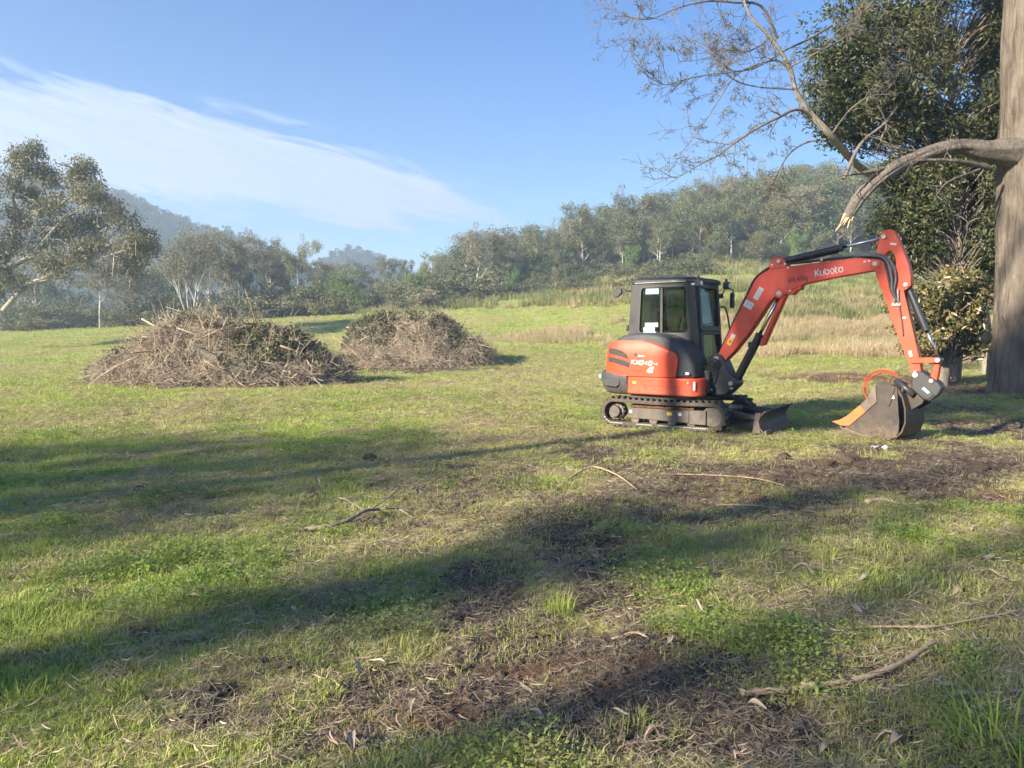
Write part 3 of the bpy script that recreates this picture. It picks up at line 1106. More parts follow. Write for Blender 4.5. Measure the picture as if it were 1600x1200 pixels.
def leaf_quads(rng, centres, per, spread, size, aspect=0.45, droop=0.4, flat=1.0, fold=False):
    """Leaf faces round the given centres, hanging a little, each one its own island."""
    C = np.repeat(np.asarray(centres, float), per, axis=0)
    n = len(C)
    g = rng.normal(0, 1, (n, 3)) * np.array([1, 1, 0.75 * flat])
    ln = np.linalg.norm(g, axis=1, keepdims=True)
    g = g / np.maximum(ln, 1e-6) * (rng.uniform(0.15, 1, (n, 1)) ** 0.45)
    sp = np.repeat(rng.uniform(0.65, 1.3, len(centres)), per)[:, None] * spread
    P = C + g * sp
    u = rng.normal(0, 1, (n, 3)) + g * 0.7
    u[:, 2] -= droop
    u /= np.linalg.norm(u, axis=1, keepdims=True)
    w = np.cross(u, rng.normal(0, 1, (n, 3)))
    w /= np.linalg.norm(w, axis=1, keepdims=True)
    s = size * rng.uniform(0.6, 1.35, (n, 1))
    k = aspect * s
    if not fold:
        V = np.stack([P - u * s * 0.5, P + w * k * 0.5, P + u * s * 0.5, P - w * k * 0.5], 1).reshape(-1, 3)
        Q = np.arange(n * 4).reshape(n, 4)
        return V, Q
    nrm = np.cross(u, w)
    a = P - u * s * 0.5
    b = P + u * s * 0.5
    m1 = P - u * s * 0.12 + nrm * k * 0.12
    V = np.stack([a, P + w * k * 0.5 - u * s * 0.05 - nrm * k * 0.15, b, P - w * k * 0.5 - u * s * 0.05 - nrm * k * 0.15, m1], 1).reshape(-1, 3)
    base = np.arange(n)[:, None] * 5
    T = np.concatenate([base + np.array([[0, 1, 4]]), base + np.array([[1, 2, 4]]), base + np.array([[2, 3, 4]]), base + np.array([[3, 0, 4]])], 0)
    return V, T


def tree_proto(kind, seed):
    """Meshes (trunk, crown) of a tree standing at the origin."""
    rng = np.random.default_rng(seed)
    mb, tips = MB(), []
    if kind == 'gum':          # tall, open crown on pale limbs
        H = 15.0
        cfg = dict(wig=0.10, up=0.07, kids=[9, 4, 3], spread=[48, 42, 40], ratio=[0.40, 0.55, 0.6], seg=6)
        cfg['from'] = [0.36, 0.3, 0.3]
        grow(rng, mb, tips, Vector((0, 0, -0.6)), Vector((rng.normal(0, 0.05), rng.normal(0, 0.05), 1)), H * 0.85, 0.26, 0, 3, cfg)
        lv = leaf_quads(rng, tips, 34, 0.98, 0.33)
        mats = ('gum_bark', 'gum_leaf')
    elif kind == 'slender':
        H = 17.0
        cfg = dict(wig=0.05, up=0.06, kids=[13, 4], spread=[55, 45], ratio=[0.22, 0.5], seg=7)
        cfg['from'] = [0.3, 0.3]
        grow(rng, mb, tips, Vector((0, 0, -0.6)), Vector((rng.normal(0, 0.03), rng.normal(0, 0.03), 1)), H * 0.92, 0.21, 0, 2, cfg)
        lv = leaf_quads(rng, tips, 62, 1.0, 0.33)
        mats = ('gum_bark', 'gum_leaf')
    elif kind == 'fan':        # several pale stems fanning out under a grey thin crown
        cfg = dict(wig=0.07, up=0.03, kids=[4, 4, 3], spread=[22, 26, 34], ratio=[0.62, 0.55, 0.55], seg=6)
        cfg['from'] = [0.45, 0.4, 0.3]
        for k in range(5):
            a = k * 1.257 + rng.uniform(-0.3, 0.3)
            lean = rng.uniform(0.16, 0.5)
            grow(rng, mb, tips, Vector((0, 0, -0.5)), Vector((math.cos(a) * lean, math.sin(a) * lean, 1)), rng.uniform(6.0, 8.5), 0.17, 0, 3, cfg)
        lv = leaf_quads(rng, tips, 20, 0.9, 0.27)
        mats = ('gum_bark', 'gum_leaf_grey')
    elif kind == 'round':      # dense dark crown to near the ground
        cfg = dict(wig=0.12, up=0.06, kids=[9, 5], spread=[58, 50], ratio=[0.5, 0.5], seg=5)
        cfg['from'] = [0.14, 0.3]
        grow(rng, mb, tips, Vector((0, 0, -0.5)), Vector((0, 0, 1)), 8.0, 0.24, 0, 2, cfg)
        lv = leaf_quads(rng, tips, 75, 1.15, 0.32)
        mats = ('grey_bark', 'dark_leaf')
    elif kind == 'bright':
        cfg = dict(wig=0.12, up=0.06, kids=[9, 5], spread=[52, 48], ratio=[0.48, 0.5], seg=5)
        cfg['from'] = [0.16, 0.3]
        grow(rng, mb, tips, Vector((0, 0, -0.5)), Vector((0, 0, 1)), 7.0, 0.2, 0, 2, cfg)
        lv = leaf_quads(rng, tips, 70, 0.95, 0.28)
        mats = ('grey_bark', 'bright_leaf')
    else:                      # shrub
        cfg = dict(wig=0.2, up=0.03, kids=[5], spread=[45], ratio=[0.6], seg=4)
        cfg['from'] = [0.2]
        for k in range(7):
            a = k * 0.9 + rng.uniform(-0.3, 0.3)
            grow(rng, mb, tips, Vector((0, 0, -0.2)), Vector((math.cos(a) * 0.7, math.sin(a) * 0.7, 1)), rng.uniform(1.0, 2.0), 0.04, 0, 1, cfg)
        lv = leaf_quads(rng, tips, 32, 0.42, 0.19)
        mats = ('grey_bark', 'shrub_leaf')
    tm = mb.mesh(kind + '_trunk', smooth=True)
    tm.materials.append(MATS[mats[0]])
    cm = np_mesh(kind + '_crown', lv[0], lv[1])
    cm.materials.append(MATS[mats[1]])
    return tm, cm


PROTO = {}
for kind, seeds in (('gum', (1, 2, 3)), ('slender', (4, 5, 6)), ('fan', (7, 8)), ('round', (9, 10)), ('bright', (11, 12)), ('shrub', (13, 14, 15))):
    PROTO[kind] = [tree_proto(kind, s) for s in seeds]
TREE_H = {'gum': 15.5, 'slender': 17.0, 'fan': 13.5, 'round': 10.0, 'bright': 9.0, 'shrub': 2.4}
for kind in TREE_H:
    hs_ = []
    for tm_, cm_ in PROTO[kind]:
        co_ = np.zeros(len(cm_.vertices) * 3, np.float32)
        cm_.vertices.foreach_get('co', co_)
        hs_.append(float(np.percentile(co_[2::3], 99.0)))
    TREE_H[kind] = hs_
TREE_NAME = {'gum': 'gum_tree', 'slender': 'gum_tree', 'fan': 'gum_tree', 'round': 'evergreen_tree', 'bright': 'leafy_tree', 'shrub': 'shrub'}


def plant(kind, x, y, height, rz, label, group=None, var=0, wide=1.0, crown_mat=None, cat='tree'):
    tm, cm = PROTO[kind][var % len(PROTO[kind])]
    root = empty(TREE_NAME[kind], (x, y, tz(x, y)), rz)
    s = height / TREE_H[kind][var % len(PROTO[kind])]
    root.scale = (s * wide, s * wide, s)
    link(bpy.data.objects.new('trunk' if kind != 'shrub' else 'stem', tm), root)
    c = link(bpy.data.objects.new('crown', cm), root)
    c['kind'] = 'stuff'
    if crown_mat:
        c.material_slots[0].link = 'OBJECT'
        c.material_slots[0].material = MATS[crown_mat]
    tag(root, label, cat, group)
    return root


def plant_px(kind, px, top, Y, label, group=None, var=0, wide=1.0, rz=0.0, crown_mat=None, cat='tree'):
    x = (px - 800) / FOC * Y
    h = CAMH + (520 - top) / FOC * Y - tz(x, Y)
    return plant(kind, x, Y, h, rz, label, group, var, wide, crown_mat, cat)


# the tree line on the left, one by one
LEFT = [
    ('gum', 158, 400, 86, 0, 0.8, 'slender white trunked gum left of the larger brush heap', 'gum_leaf_grey'),
    ('slender', 205, 405, 92, 1, 0.9, 'thin pale gum just right of the white trunked gum by the field edge', 'gum_leaf_grey'),
    ('fan', 303, 362, 88, 0, 1.05, 'wide gum with fanned pale stems directly behind the larger brush heap', None),
    ('fan', 335, 375, 98, 1, 0.9, 'second pale fanned gum standing behind the widest one', None),
    ('slender', 380, 364, 94, 2, 1.1, 'tall grey gum right of the fanned pale gum', 'gum_leaf_grey'),
    ('gum', 425, 374, 98, 1, 0.85, 'grey crowned gum with rounded top left of the dark green topped one', 'gum_leaf_grey'),
    ('gum', 474, 378, 96, 2, 0.8, 'dark green topped gum highest right of the grey gums', 'gum_leaf'),
    ('bright', 547, 420, 88, 0, 1.3, 'broad bright green tree below the distant blue peak', None),
    ('gum', 520, 408, 104, 0, 1.0, 'grey green gum in front of the left foot of the blue peak', 'gum_leaf_grey'),
    ('slender', 603, 405, 100, 0, 0.9, 'pointed grey gum in front of the blue peak right slope', 'gum_leaf_grey'),
    ('slender', 635, 408, 108, 1, 0.9, 'slim pointed tree right of the blue peak', 'gum_leaf'),
    ('bright', 655, 416, 92, 1, 0.75, 'small bright green tree at the gap in the tree line', None),
    ('gum', 667, 412, 116, 1, 0.6, 'thin open gum standing in the gap of the tree line', 'gum_leaf'),
    ('round', 440, 430, 100, 0, 1.2, 'dense dark tree behind the right end of larger brush heap', None),
    ('round', 500, 432, 96, 1, 1.1, 'low dark tree left of the broad bright green one', None),
    ('round', 600, 440, 98, 0, 1.0, 'low dark tree right of the broad bright green one', None),
    ('round', 250, 420, 104, 1, 1.2, 'dim dark tree filling the gap left of the fanned gum', None),
    ('round', 110, 425, 110, 0, 1.3, 'shadowy dark tree under the big left gum crown', None),
    ('round', 30, 430, 116, 1, 1.4, 'hazy dark tree behind the big left gum trunk', None),
    ('slender', 60, 380, 112, 0, 1.0, 'hazy slender tree behind the big left gum limbs', 'gum_leaf'),
    ('gum', 345, 385, 106, 0, 1.1, 'grey gum filling in behind the second fanned gum', 'gum_leaf_grey'),
    ('gum', 405, 380, 108, 2, 1.1, 'broad grey gum behind the tall one right of the fanned gums', 'gum_leaf_grey'),
    ('gum', 450, 395, 112, 0, 1.2, 'hazy broad gum behind the dark green topped one', 'gum_leaf'),
    ('gum', 570, 412, 110, 1, 1.2, 'broad grey gum behind the broad bright green tree', 'gum_leaf_grey'),
    ('gum', 270, 392, 110, 1, 1.1, 'hazy broad gum left of the widest fanned gum', 'gum_leaf_grey'),
    ('gum', 640, 425, 118, 2, 1.0, 'low hazy gum right of the pointed gums', 'gum_leaf'),
    ('gum', 700, 410, 120, 0, 1.0, 'low gum where the two tree lines meet', 'gum_leaf'),
    ('gum', 190, 410, 118, 2, 1.2, 'hazy broad gum behind the white trunked gum', 'gum_leaf_grey'),
    ('gum', 240, 400, 112, 2, 0.9, 'faint far gum between white trunked gum and fanned gum', 'gum_leaf_grey'),
]
for i, (kd, px, top, Y, var, wide, lab, cm) in enumerate(LEFT):
    plant_px(kd, px, top, Y, lab, 'trees along the left field edge', var, wide, i * 1.9, cm)

# scrub at the foot of the tree line and on the bank
rngT = np.random.default_rng(23)
for i in range(40):
    px = 20 + i * 17.5 + rngT.uniform(-8, 8)
    Y = rngT.uniform(80, 92)
    x = (px - 800) / FOC * Y
    if 140 < px < 175 or i % 5 in (1, 3):
        continue
    plant('shrub', x, Y, rngT.uniform(0.8, 2.6), rngT.uniform(0, 6), 'low grey green bush at the left tree line foot, ' + ('under the big left gum' if px < 130 else 'left of the larger heap' if px < 250 else 'behind the larger heap left half' if px < 350 else 'behind the larger heap right half' if px < 450 else 'between the heaps' if px < 540 else 'behind the smaller heap' if px < 640 else 'at the tree line gap'),
          'bushes under the left tree line', i, 1.5, ('shrub_leaf', 'gum_leaf_grey', 'shrub_leaf')[i % 3], 'bush')
for i in range(46):
    px = 690 + (i % 23) * 18 + rngT.uniform(-9, 9)
    Y = rngT.uniform(86, 118)
    x = (px - 800) / FOC * Y
    plant('shrub', x, Y, rngT.uniform(0.9, 2.2), rngT.uniform(0, 6), 'low scrubby bush on the bank, ' + ('above the smaller heap' if px < 740 else 'below the first hillside gum' if px < 800 else 'left of the short bare stemmed gum' if px < 850 else 'near the short bare stemmed gum' if px < 910 else 'left of the cab roof' if px < 980 else 'just above the cab roof' if px < 1060 else 'left of the boom elbow') + (', farther up' if Y > 102 else ', lower down'),
          'scrub on the bank', i, 1.7, ('shrub_leaf', 'under_leaf', 'gum_leaf', 'shrub_leaf')[i % 4], 'bush')

# the hillside forest on the right: the row in front tree by tree
RIGHT = [
    ('gum', 742, 362, 112, 0, 0.95, 'open crowned gum at the left end of the hillside forest', 'gum_leaf_grey'),
    ('shrub', 735, 415, 96, 0, 1.6, 'yellowish thin stemmed bush below the first hillside gum', 'shrub_leaf'),
    ('slender', 785, 372, 112, 1, 0.9, 'pale trunked slim gum second from the left on the hillside', 'gum_leaf'),
    ('gum', 822, 355, 116, 1, 1.0, 'dark olive gum third from the left on the hillside', 'gum_leaf'),
    ('bright', 800, 420, 106, 1, 0.8, 'small bright green tree at the hillside forest foot', None),
    ('gum', 868, 350, 118, 2, 0.9, 'grey gum left of the tallest feathery hillside crown', 'gum_leaf_grey'),
    ('slender', 912, 322, 118, 2, 1.15, 'feathery tall gum standing above the rising forest edge', 'gum_leaf'),
    ('slender', 868, 418, 104, 0, 0.9, 'short grey gum with bare stem on the bank', 'gum_leaf_grey'),
    ('gum', 978, 308, 122, 0, 1.1, 'broad grey topped gum above the cab and left of it', 'gum_leaf_grey'),
    ('bright', 990, 385, 108, 0, 0.9, 'bright green tree just above the excavator cab', None),
    ('slender', 1025, 345, 112, 0, 0.9, 'pale stemmed gum above the front of the cab', 'gum_leaf'),
    ('gum', 1060, 298, 128, 1, 1.1, 'large olive gum above and right of the cab', 'gum_leaf'),
    ('round', 1110, 370, 110, 0, 1.25, 'round dense green tree left of the boom elbow', 'gum_leaf'),
    ('gum', 1112, 276, 134, 2, 1.0, 'tall gum under the lowest bare twigs', 'gum_leaf_grey'),
    ('slender', 1165, 300, 128, 1, 1.1, 'slim dark gum above the boom elbow', 'gum_leaf'),
    ('round', 1185, 365, 112, 1, 1.2, 'round grey green tree just above the boom elbow', 'gum_leaf'),
    ('gum', 1205, 268, 140, 0, 1.0, 'hazy gum near the crest right of the bare twigs', 'gum_leaf'),
    ('gum', 1262, 262, 142, 1, 1.0, 'hazy gum at the crest left of the pale dead trunk', 'gum_leaf'),
    ('round', 1262, 350, 116, 0, 1.2, 'dense tree behind the arm cylinder', 'gum_leaf'),
    ('bright', 1240, 360, 108, 1, 0.7, 'lighter green tree behind the arm cylinder left end', None),
]
for i, (kd, px, top, Y, var, wide, lab, cm) in enumerate(RIGHT):
    plant_px(kd, px, top, Y, lab, 'front trees of the hillside forest', var, wide, i * 2.3 + 0.4, cm, 'bush' if kd == 'shrub' else 'tree')
# and the mass behind them
ZONES = [(745, 'its left end'), (800, 'left of the feathery tall gum'), (860, 'just left of the feathery tall gum'), (930, 'around the feathery tall gum'), (1000, 'above the cab'), (1060, 'right above the cab'),
         (1120, 'left of the boom elbow'), (1180, 'above the boom elbow'), (1240, 'right of the boom elbow'), (1400, 'beside the pale dead trunk')]
DEPTH = ['second row', 'third row', 'rear row', 'last row']
KWORD = {'gum': 'open crowned gum', 'slender': 'slim tall gum', 'round': 'dense low tree'}
TONE = {'gum_leaf': 'olive', 'gum_leaf_grey': 'greyish', 'dark_leaf': 'dark'}
for i in range(148):
    px = 700 + (i % 37) * 18.5 + rngT.uniform(-9, 9)
    row = i // 37
    Y = 120 + row * 13 + rngT.uniform(-5, 5)
    top = np.interp(px, [690, 740, 820, 900, 980, 1060, 1130, 1200, 1260, 1400], [405, 375, 362, 335, 320, 305, 285, 276, 266, 262]) + rngT.uniform(0, 36) - row * 2 + (22 if row == 0 else 0)
    if px > 1400:
        continue
    kd = ('gum', 'slender', 'gum', 'round', 'slender', 'gum')[i % 6]
    cm = ('gum_leaf', 'gum_leaf', 'gum_leaf_grey', 'dark_leaf')[(i * 7) % 4]
    zone = [z for q, z in ZONES if px <= q][0]
    plant_px(kd, px, top, Y, '%s %s, %s of hillside forest, %s' % (TONE[cm], KWORD[kd], DEPTH[row], zone), 'hillside forest trees', i, rngT.uniform(0.95, 1.3), rngT.uniform(0, 6), cm)


def recrown(mesh, mat):
    m = mesh.copy()
    m.materials.clear()
    m.materials.append(MATS[mat])
    return m


def undergrowth():
    """Bushes crowding the forest floor and rank weeds on the bank: masses nobody could count."""
    rng = np.random.default_rng(301)
    protos = [recrown(PROTO['shrub'][k][1], 'under_leaf') for k in range(3)] + [recrown(PROTO['round'][0][1], 'dark_leaf')]
    n = 2200
    px = rng.uniform(680, 1420, n)
    Y = rng.uniform(112, 175, n)
    lo = np.interp(px, [680, 800, 950, 1000, 1090, 1150, 1420], [100, 108, 116, 124, 126, 116, 116])
    k = Y > lo
    px, Y = px[k], Y[k]
    x = (px - 800) / FOC * Y
    n = len(x)
    z = terrain(x, Y)
    w = np.where(rng.uniform(0, 1, n) < 0.12, 3, rng.integers(0, 3, n))
    s_ = np.where(w == 3, rng.uniform(0.3, 0.5, n), rng.uniform(0.6, 1.25, n))
    scatter('undergrowth', np.stack([x, Y, z - 0.1], -1), rng.uniform(0, 6.28, n), (0 * x, 0 * x), s_, 0 * x, protos, w,
            'grey green undergrowth crowding the floor of the hillside forest', 'undergrowth')
    n = 330
    px = rng.uniform(-20, 700, n)
    Y = rng.uniform(88, 122, n)
    x = (px - 800) / FOC * Y
    z = terrain(x, Y)
    scatter('thicket', np.stack([x, Y, z - 0.1], -1), rng.uniform(0, 6.28, n), (0 * x, 0 * x), rng.uniform(0.35, 1.7, n), 0 * x, protos[:3], rng.integers(0, 3, n),
            'hazy thicket filling in under the left tree line', 'thicket')
    weed = [blades_mesh('weed_%d' % k, MATS['rank_weed'], 34, 0.30, 0.25, 0.8, 0.03, 0.5, 340 + k, 0.3) for k in range(3)]
    n = 9000
    px = rng.uniform(560, 1560, n)
    Y = rng.uniform(58, 128, n)
    x = (px - 800) / FOC * Y
    nz = fbm(x * 0.16, Y * 0.16, 350, 4)
    lo = np.interp(px, [560, 700, 800, 950, 1100, 1300, 1560], [86, 84, 82, 74, 66, 64, 60])
    k = (Y > lo - 8 + (nz - 0.5) * 20) & (rng.uniform(0, 1, n) < (nz - 0.32) * 3.2)
    x, Y = x[k], Y[k]
    n = len(x)
    scatter('rank_weeds', np.stack([x, Y, terrain(x, Y) - 0.03], -1), rng.uniform(0, 6.28, n), (rng.normal(0, 0.1, n), rng.normal(0, 0.1, n)), rng.uniform(0.7, 1.8, n),
            np.clip((fbm(x * 0.2, Y * 0.2, 360, 3) - 0.45) * 3, 0, 1), weed, rng.integers(0, 3, n), 'rank yellowish weeds on the rough bank below the hillside forest', 'weeds')


undergrowth()


def forest_on(hill, name, n, seed, label, hmin, hmax, front):
    """Far wood that reads as one mass."""
    X, Yv, Z = hill
    rng = np.random.default_rng(seed)
    j = rng.integers(0, X.shape[0] * 0.62, n)
    i = rng.integers(0, X.shape[1], n)
    pts = np.stack([X[j, i] + rng.normal(0, 2, n), Yv[j, i] + rng.normal(0, 2, n), Z[j, i] - 2.0], -1)
    protos = [recrown(m_, 'hill_leaf') for m_ in (PROTO['round'][0][1], PROTO['gum'][0][1], PROTO['slender'][1][1])]
    hh = rng.uniform(hmin, hmax, n)
    scatter(name, pts, rng.uniform(0, 6.28, n), (0 * hh, 0 * hh), hh / 13.0, 0 * hh, protos, rng.integers(0, 3, n), label, 'forest')


forest_on(HILLS[0], 'far_forest', 2600, 61, 'hazy unbroken forest clothing the long hill', 5, 8, 1)
forest_on(HILLS[1], 'far_peak_forest', 900, 62, 'bluish forest clothing the distant peak', 4, 6, 1)


# the big gum at the left edge
def left_gum():
    rng = np.random.default_rng(77)
    Y = 56.0
    root = empty('gum_tree', (*AT(-10, 500, Y).xy, 0))
    b = Vector((root.location.x, Y, tz(root.location.x, Y)))
    root.location = b
    mb, tips = MB(), []
    cfg = dict(wig=0.14, up=0.05, kids=[4, 4], spread=[40, 42], ratio=[0.45, 0.55], seg=5, along=True)
    cfg['from'] = [0.4, 0.3]

    def path(pp, rads, n=4):
        pts = [AT(px, py, Y + dy) - b for px, py, dy in pp]
        mb.tube(pts, rads, 8, caps=False)
        for k in range(len(pts) - 1):
            d = (pts[k + 1] - pts[k])
            for j in range(n if k else 1):
                q = pts[k].lerp(pts[k + 1], rng.uniform(0.2, 1))
                dd = (d.normalized() + Vector((rng.normal(0, 0.5), rng.normal(0, 0.6), rng.normal(0.35, 0.4)))).normalized()
                grow(rng, mb, tips, q, dd, rng.uniform(1.0, 2.0), rads[k + 1] * 0.55, 0, 2, cfg)
        tips.append(pts[-1])
    path([(-12, 512, 0), (-8, 470, 0), (2, 440, 0), (10, 400, 0.5), (30, 350, 1), (55, 320, 1), (70, 280, 1)], [0.34, 0.3, 0.22, 0.18, 0.13, 0.08, 0.05], 3)
    path([(5, 485, 0), (40, 445, -0.5), (75, 432, -1), (100, 420, -1), (150, 405, -1.5), (200, 390, -2)], [0.2, 0.16, 0.12, 0.09, 0.06, 0.03], 3)
    path([(10, 420, 0), (50, 400, 0.6), (70, 385, 1.2), (110, 370, 2), (160, 345, 2.5), (205, 350, 2.5)], [0.2, 0.16, 0.12, 0.09, 0.06, 0.03], 3)
    path([(-6, 460, 0), (-30, 400, -1), (-45, 340, -1), (-30, 290, -1)], [0.25, 0.2, 0.13, 0.06], 3)
    path([(30, 345, 1), (20, 310, 0), (35, 275, 0), (45, 262, 0)], [0.15, 0.1, 0.07, 0.03], 3)
    path([(60, 340, 1), (95, 320, 0), (120, 300, 0), (128, 285, 0)], [0.13, 0.1, 0.06, 0.03], 3)
    path([(-30, 440, 0), (-90, 400, 1), (-140, 350, 1)], [0.2, 0.14, 0.05], 4)
    path([(110, 370, 2), (150, 385, 1), (190, 405, 0), (225, 400, 0)], [0.09, 0.07, 0.05, 0.02], 4)
    path([(60, 385, 0.6), (100, 340, -1), (140, 320, -1.5), (175, 325, -2)], [0.1, 0.08, 0.05, 0.02], 4)
    # leafy sprays filling the crown, each on its own twig
    skel = [Vector(v_) for v_ in mb.v[::5]]
    SK = np.array([tuple(v_) for v_ in skel])
    for k in range(620):
        qx, qy = rng.uniform(-120, 235), rng.uniform(250, 448)
        p = AT(qx, qy, Y + rng.normal(0, 2.0)) - b
        if float(fbm(np.array([qx * 0.016]), np.array([qy * 0.022]), 78, 3)[0]) < 0.40 or qx > np.interp(qy, [250, 262, 285, 310, 330, 360, 400, 430, 450], [95, 105, 130, 148, 185, 225, 235, 215, 170]):
            continue
        j = int(np.argmin(((SK - np.array(tuple(p))) ** 2).sum(1)))
        q = skel[j]
        if (q - p).length > 3.2:
            continue
        mb.tube([q, q.lerp(p, 0.5) + Vector((0, 0, 0.2)), p], [0.035, 0.025, 0.012], 4, caps=False)
        tips.append(p)
    tm = mb.mesh('trunk', smooth=True)
    mobj('trunk', tm, MATS['gum_limb'], root)
    keep = []
    for t in tips:
        w_ = t + b
        qx, qy = 800 + FOC * w_.x / w_.y, 520 - FOC * (w_.z - CAMH) / w_.y
        if qx < np.interp(qy, [245, 262, 285, 310, 330, 360, 400, 430, 450, 470], [130, 150, 165, 175, 205, 240, 250, 235, 210, 120]):
            keep.append(t)
    lv = leaf_quads(rng, keep, 12, 0.66, 0.25, 0.36, 0.6)
    c = mobj('crown', np_mesh('crown', *lv), MATS['gum_leaf_grey'], root)
    c['kind'] = 'stuff'
    tag(root, 'big spreading gum with white limbs at the left edge of the field', 'tree')


left_gum()


# ------------------------------------------------------------------ the big tree on the right
def catmull(pts, n):
    P = [Vector(p) for p in pts]
    P = [P[0] * 2 - P[1]] + P + [P[-1] * 2 - P[-2]]
    out = []
    for i in range(1, len(P) - 2):
        for k in range(n):
            t = k / n
            a, b, c, d = P[i - 1], P[i], P[i + 1], P[i + 2]
            out.append(0.5 * ((2 * b) + (c - a) * t + (2 * a - 5 * b + 4 * c - d) * t * t + (3 * b - a - 3 * c + d) * t ** 3))
    out.append(P[-2])
    return out


def bark_tube(pts, rads, sides, ridge, seed, flute=0.0, furrow=0.0, freq=9.0):
    """Trunk skin with burls and long furrows; returns verts, quads."""
    pts = [Vector(p) for p in pts]
    n = len(pts)
    A = np.zeros((n, 3)); B = np.zeros((n, 3)); acc = np.zeros(n)
    ref = None
    for i in range(n):
        d = (pts[min(i + 1, n - 1)] - pts[max(i - 1, 0)]).normalized()
        if i:
            acc[i] = acc[i - 1] + (pts[i] - pts[i - 1]).length
        if ref is None:
            ref = d.orthogonal().normalized()
        ref = (ref - d * ref.dot(d)).normalized()
        A[i] = ref
        B[i] = d.cross(ref)
    a = np.arange(sides) * 2 * math.pi / sides
    c, s = np.cos(a)[None, :], np.sin(a)[None, :]
    ac = acc[:, None]
    nz = fbm(c * 2.5 + 9 + 0 * ac, s * 2.5 + ac * 0.45 + 9, seed, 3) - 0.5
    f = np.zeros((n, sides))
    if furrow:
        k = np.abs(fbm(c * freq + 0.35 * np.sin(ac * 1.3) + 31, s * freq + ac * 0.55 + 0.2 * np.sin(ac * 2.1) + 17, seed + 3, 3) - 0.5) * 2
        f = -np.clip(0.22 - k, 0, 1) / 0.22
        f = f + (fbm(c * freq * 2.5 + 3, s * freq * 2.5 + ac * 2.2 + 3, seed + 8, 2) - 0.5) * 0.5
    fl = flute * np.maximum(0, np.cos(5 * a))[None, :] * np.maximum(0, 1 - ac / 1.6)
    r = np.asarray(rads)[:, None] * (1 + ridge * nz + fl) + furrow * f
    P = np.array([tuple(p) for p in pts])
    V = P[:, None, :] + (A[:, None, :] * c[..., None] + B[:, None, :] * s[..., None]) * r[..., None]
    i, k = np.meshgrid(np.arange(n - 1), np.arange(sides), indexing='ij')
    k2 = (k + 1) % sides
    Q = np.stack([i * sides + k, i * sides + k2, (i + 1) * sides + k2, (i + 1) * sides + k], -1).reshape(-1, 4)
    return V.reshape(-1, 3), Q


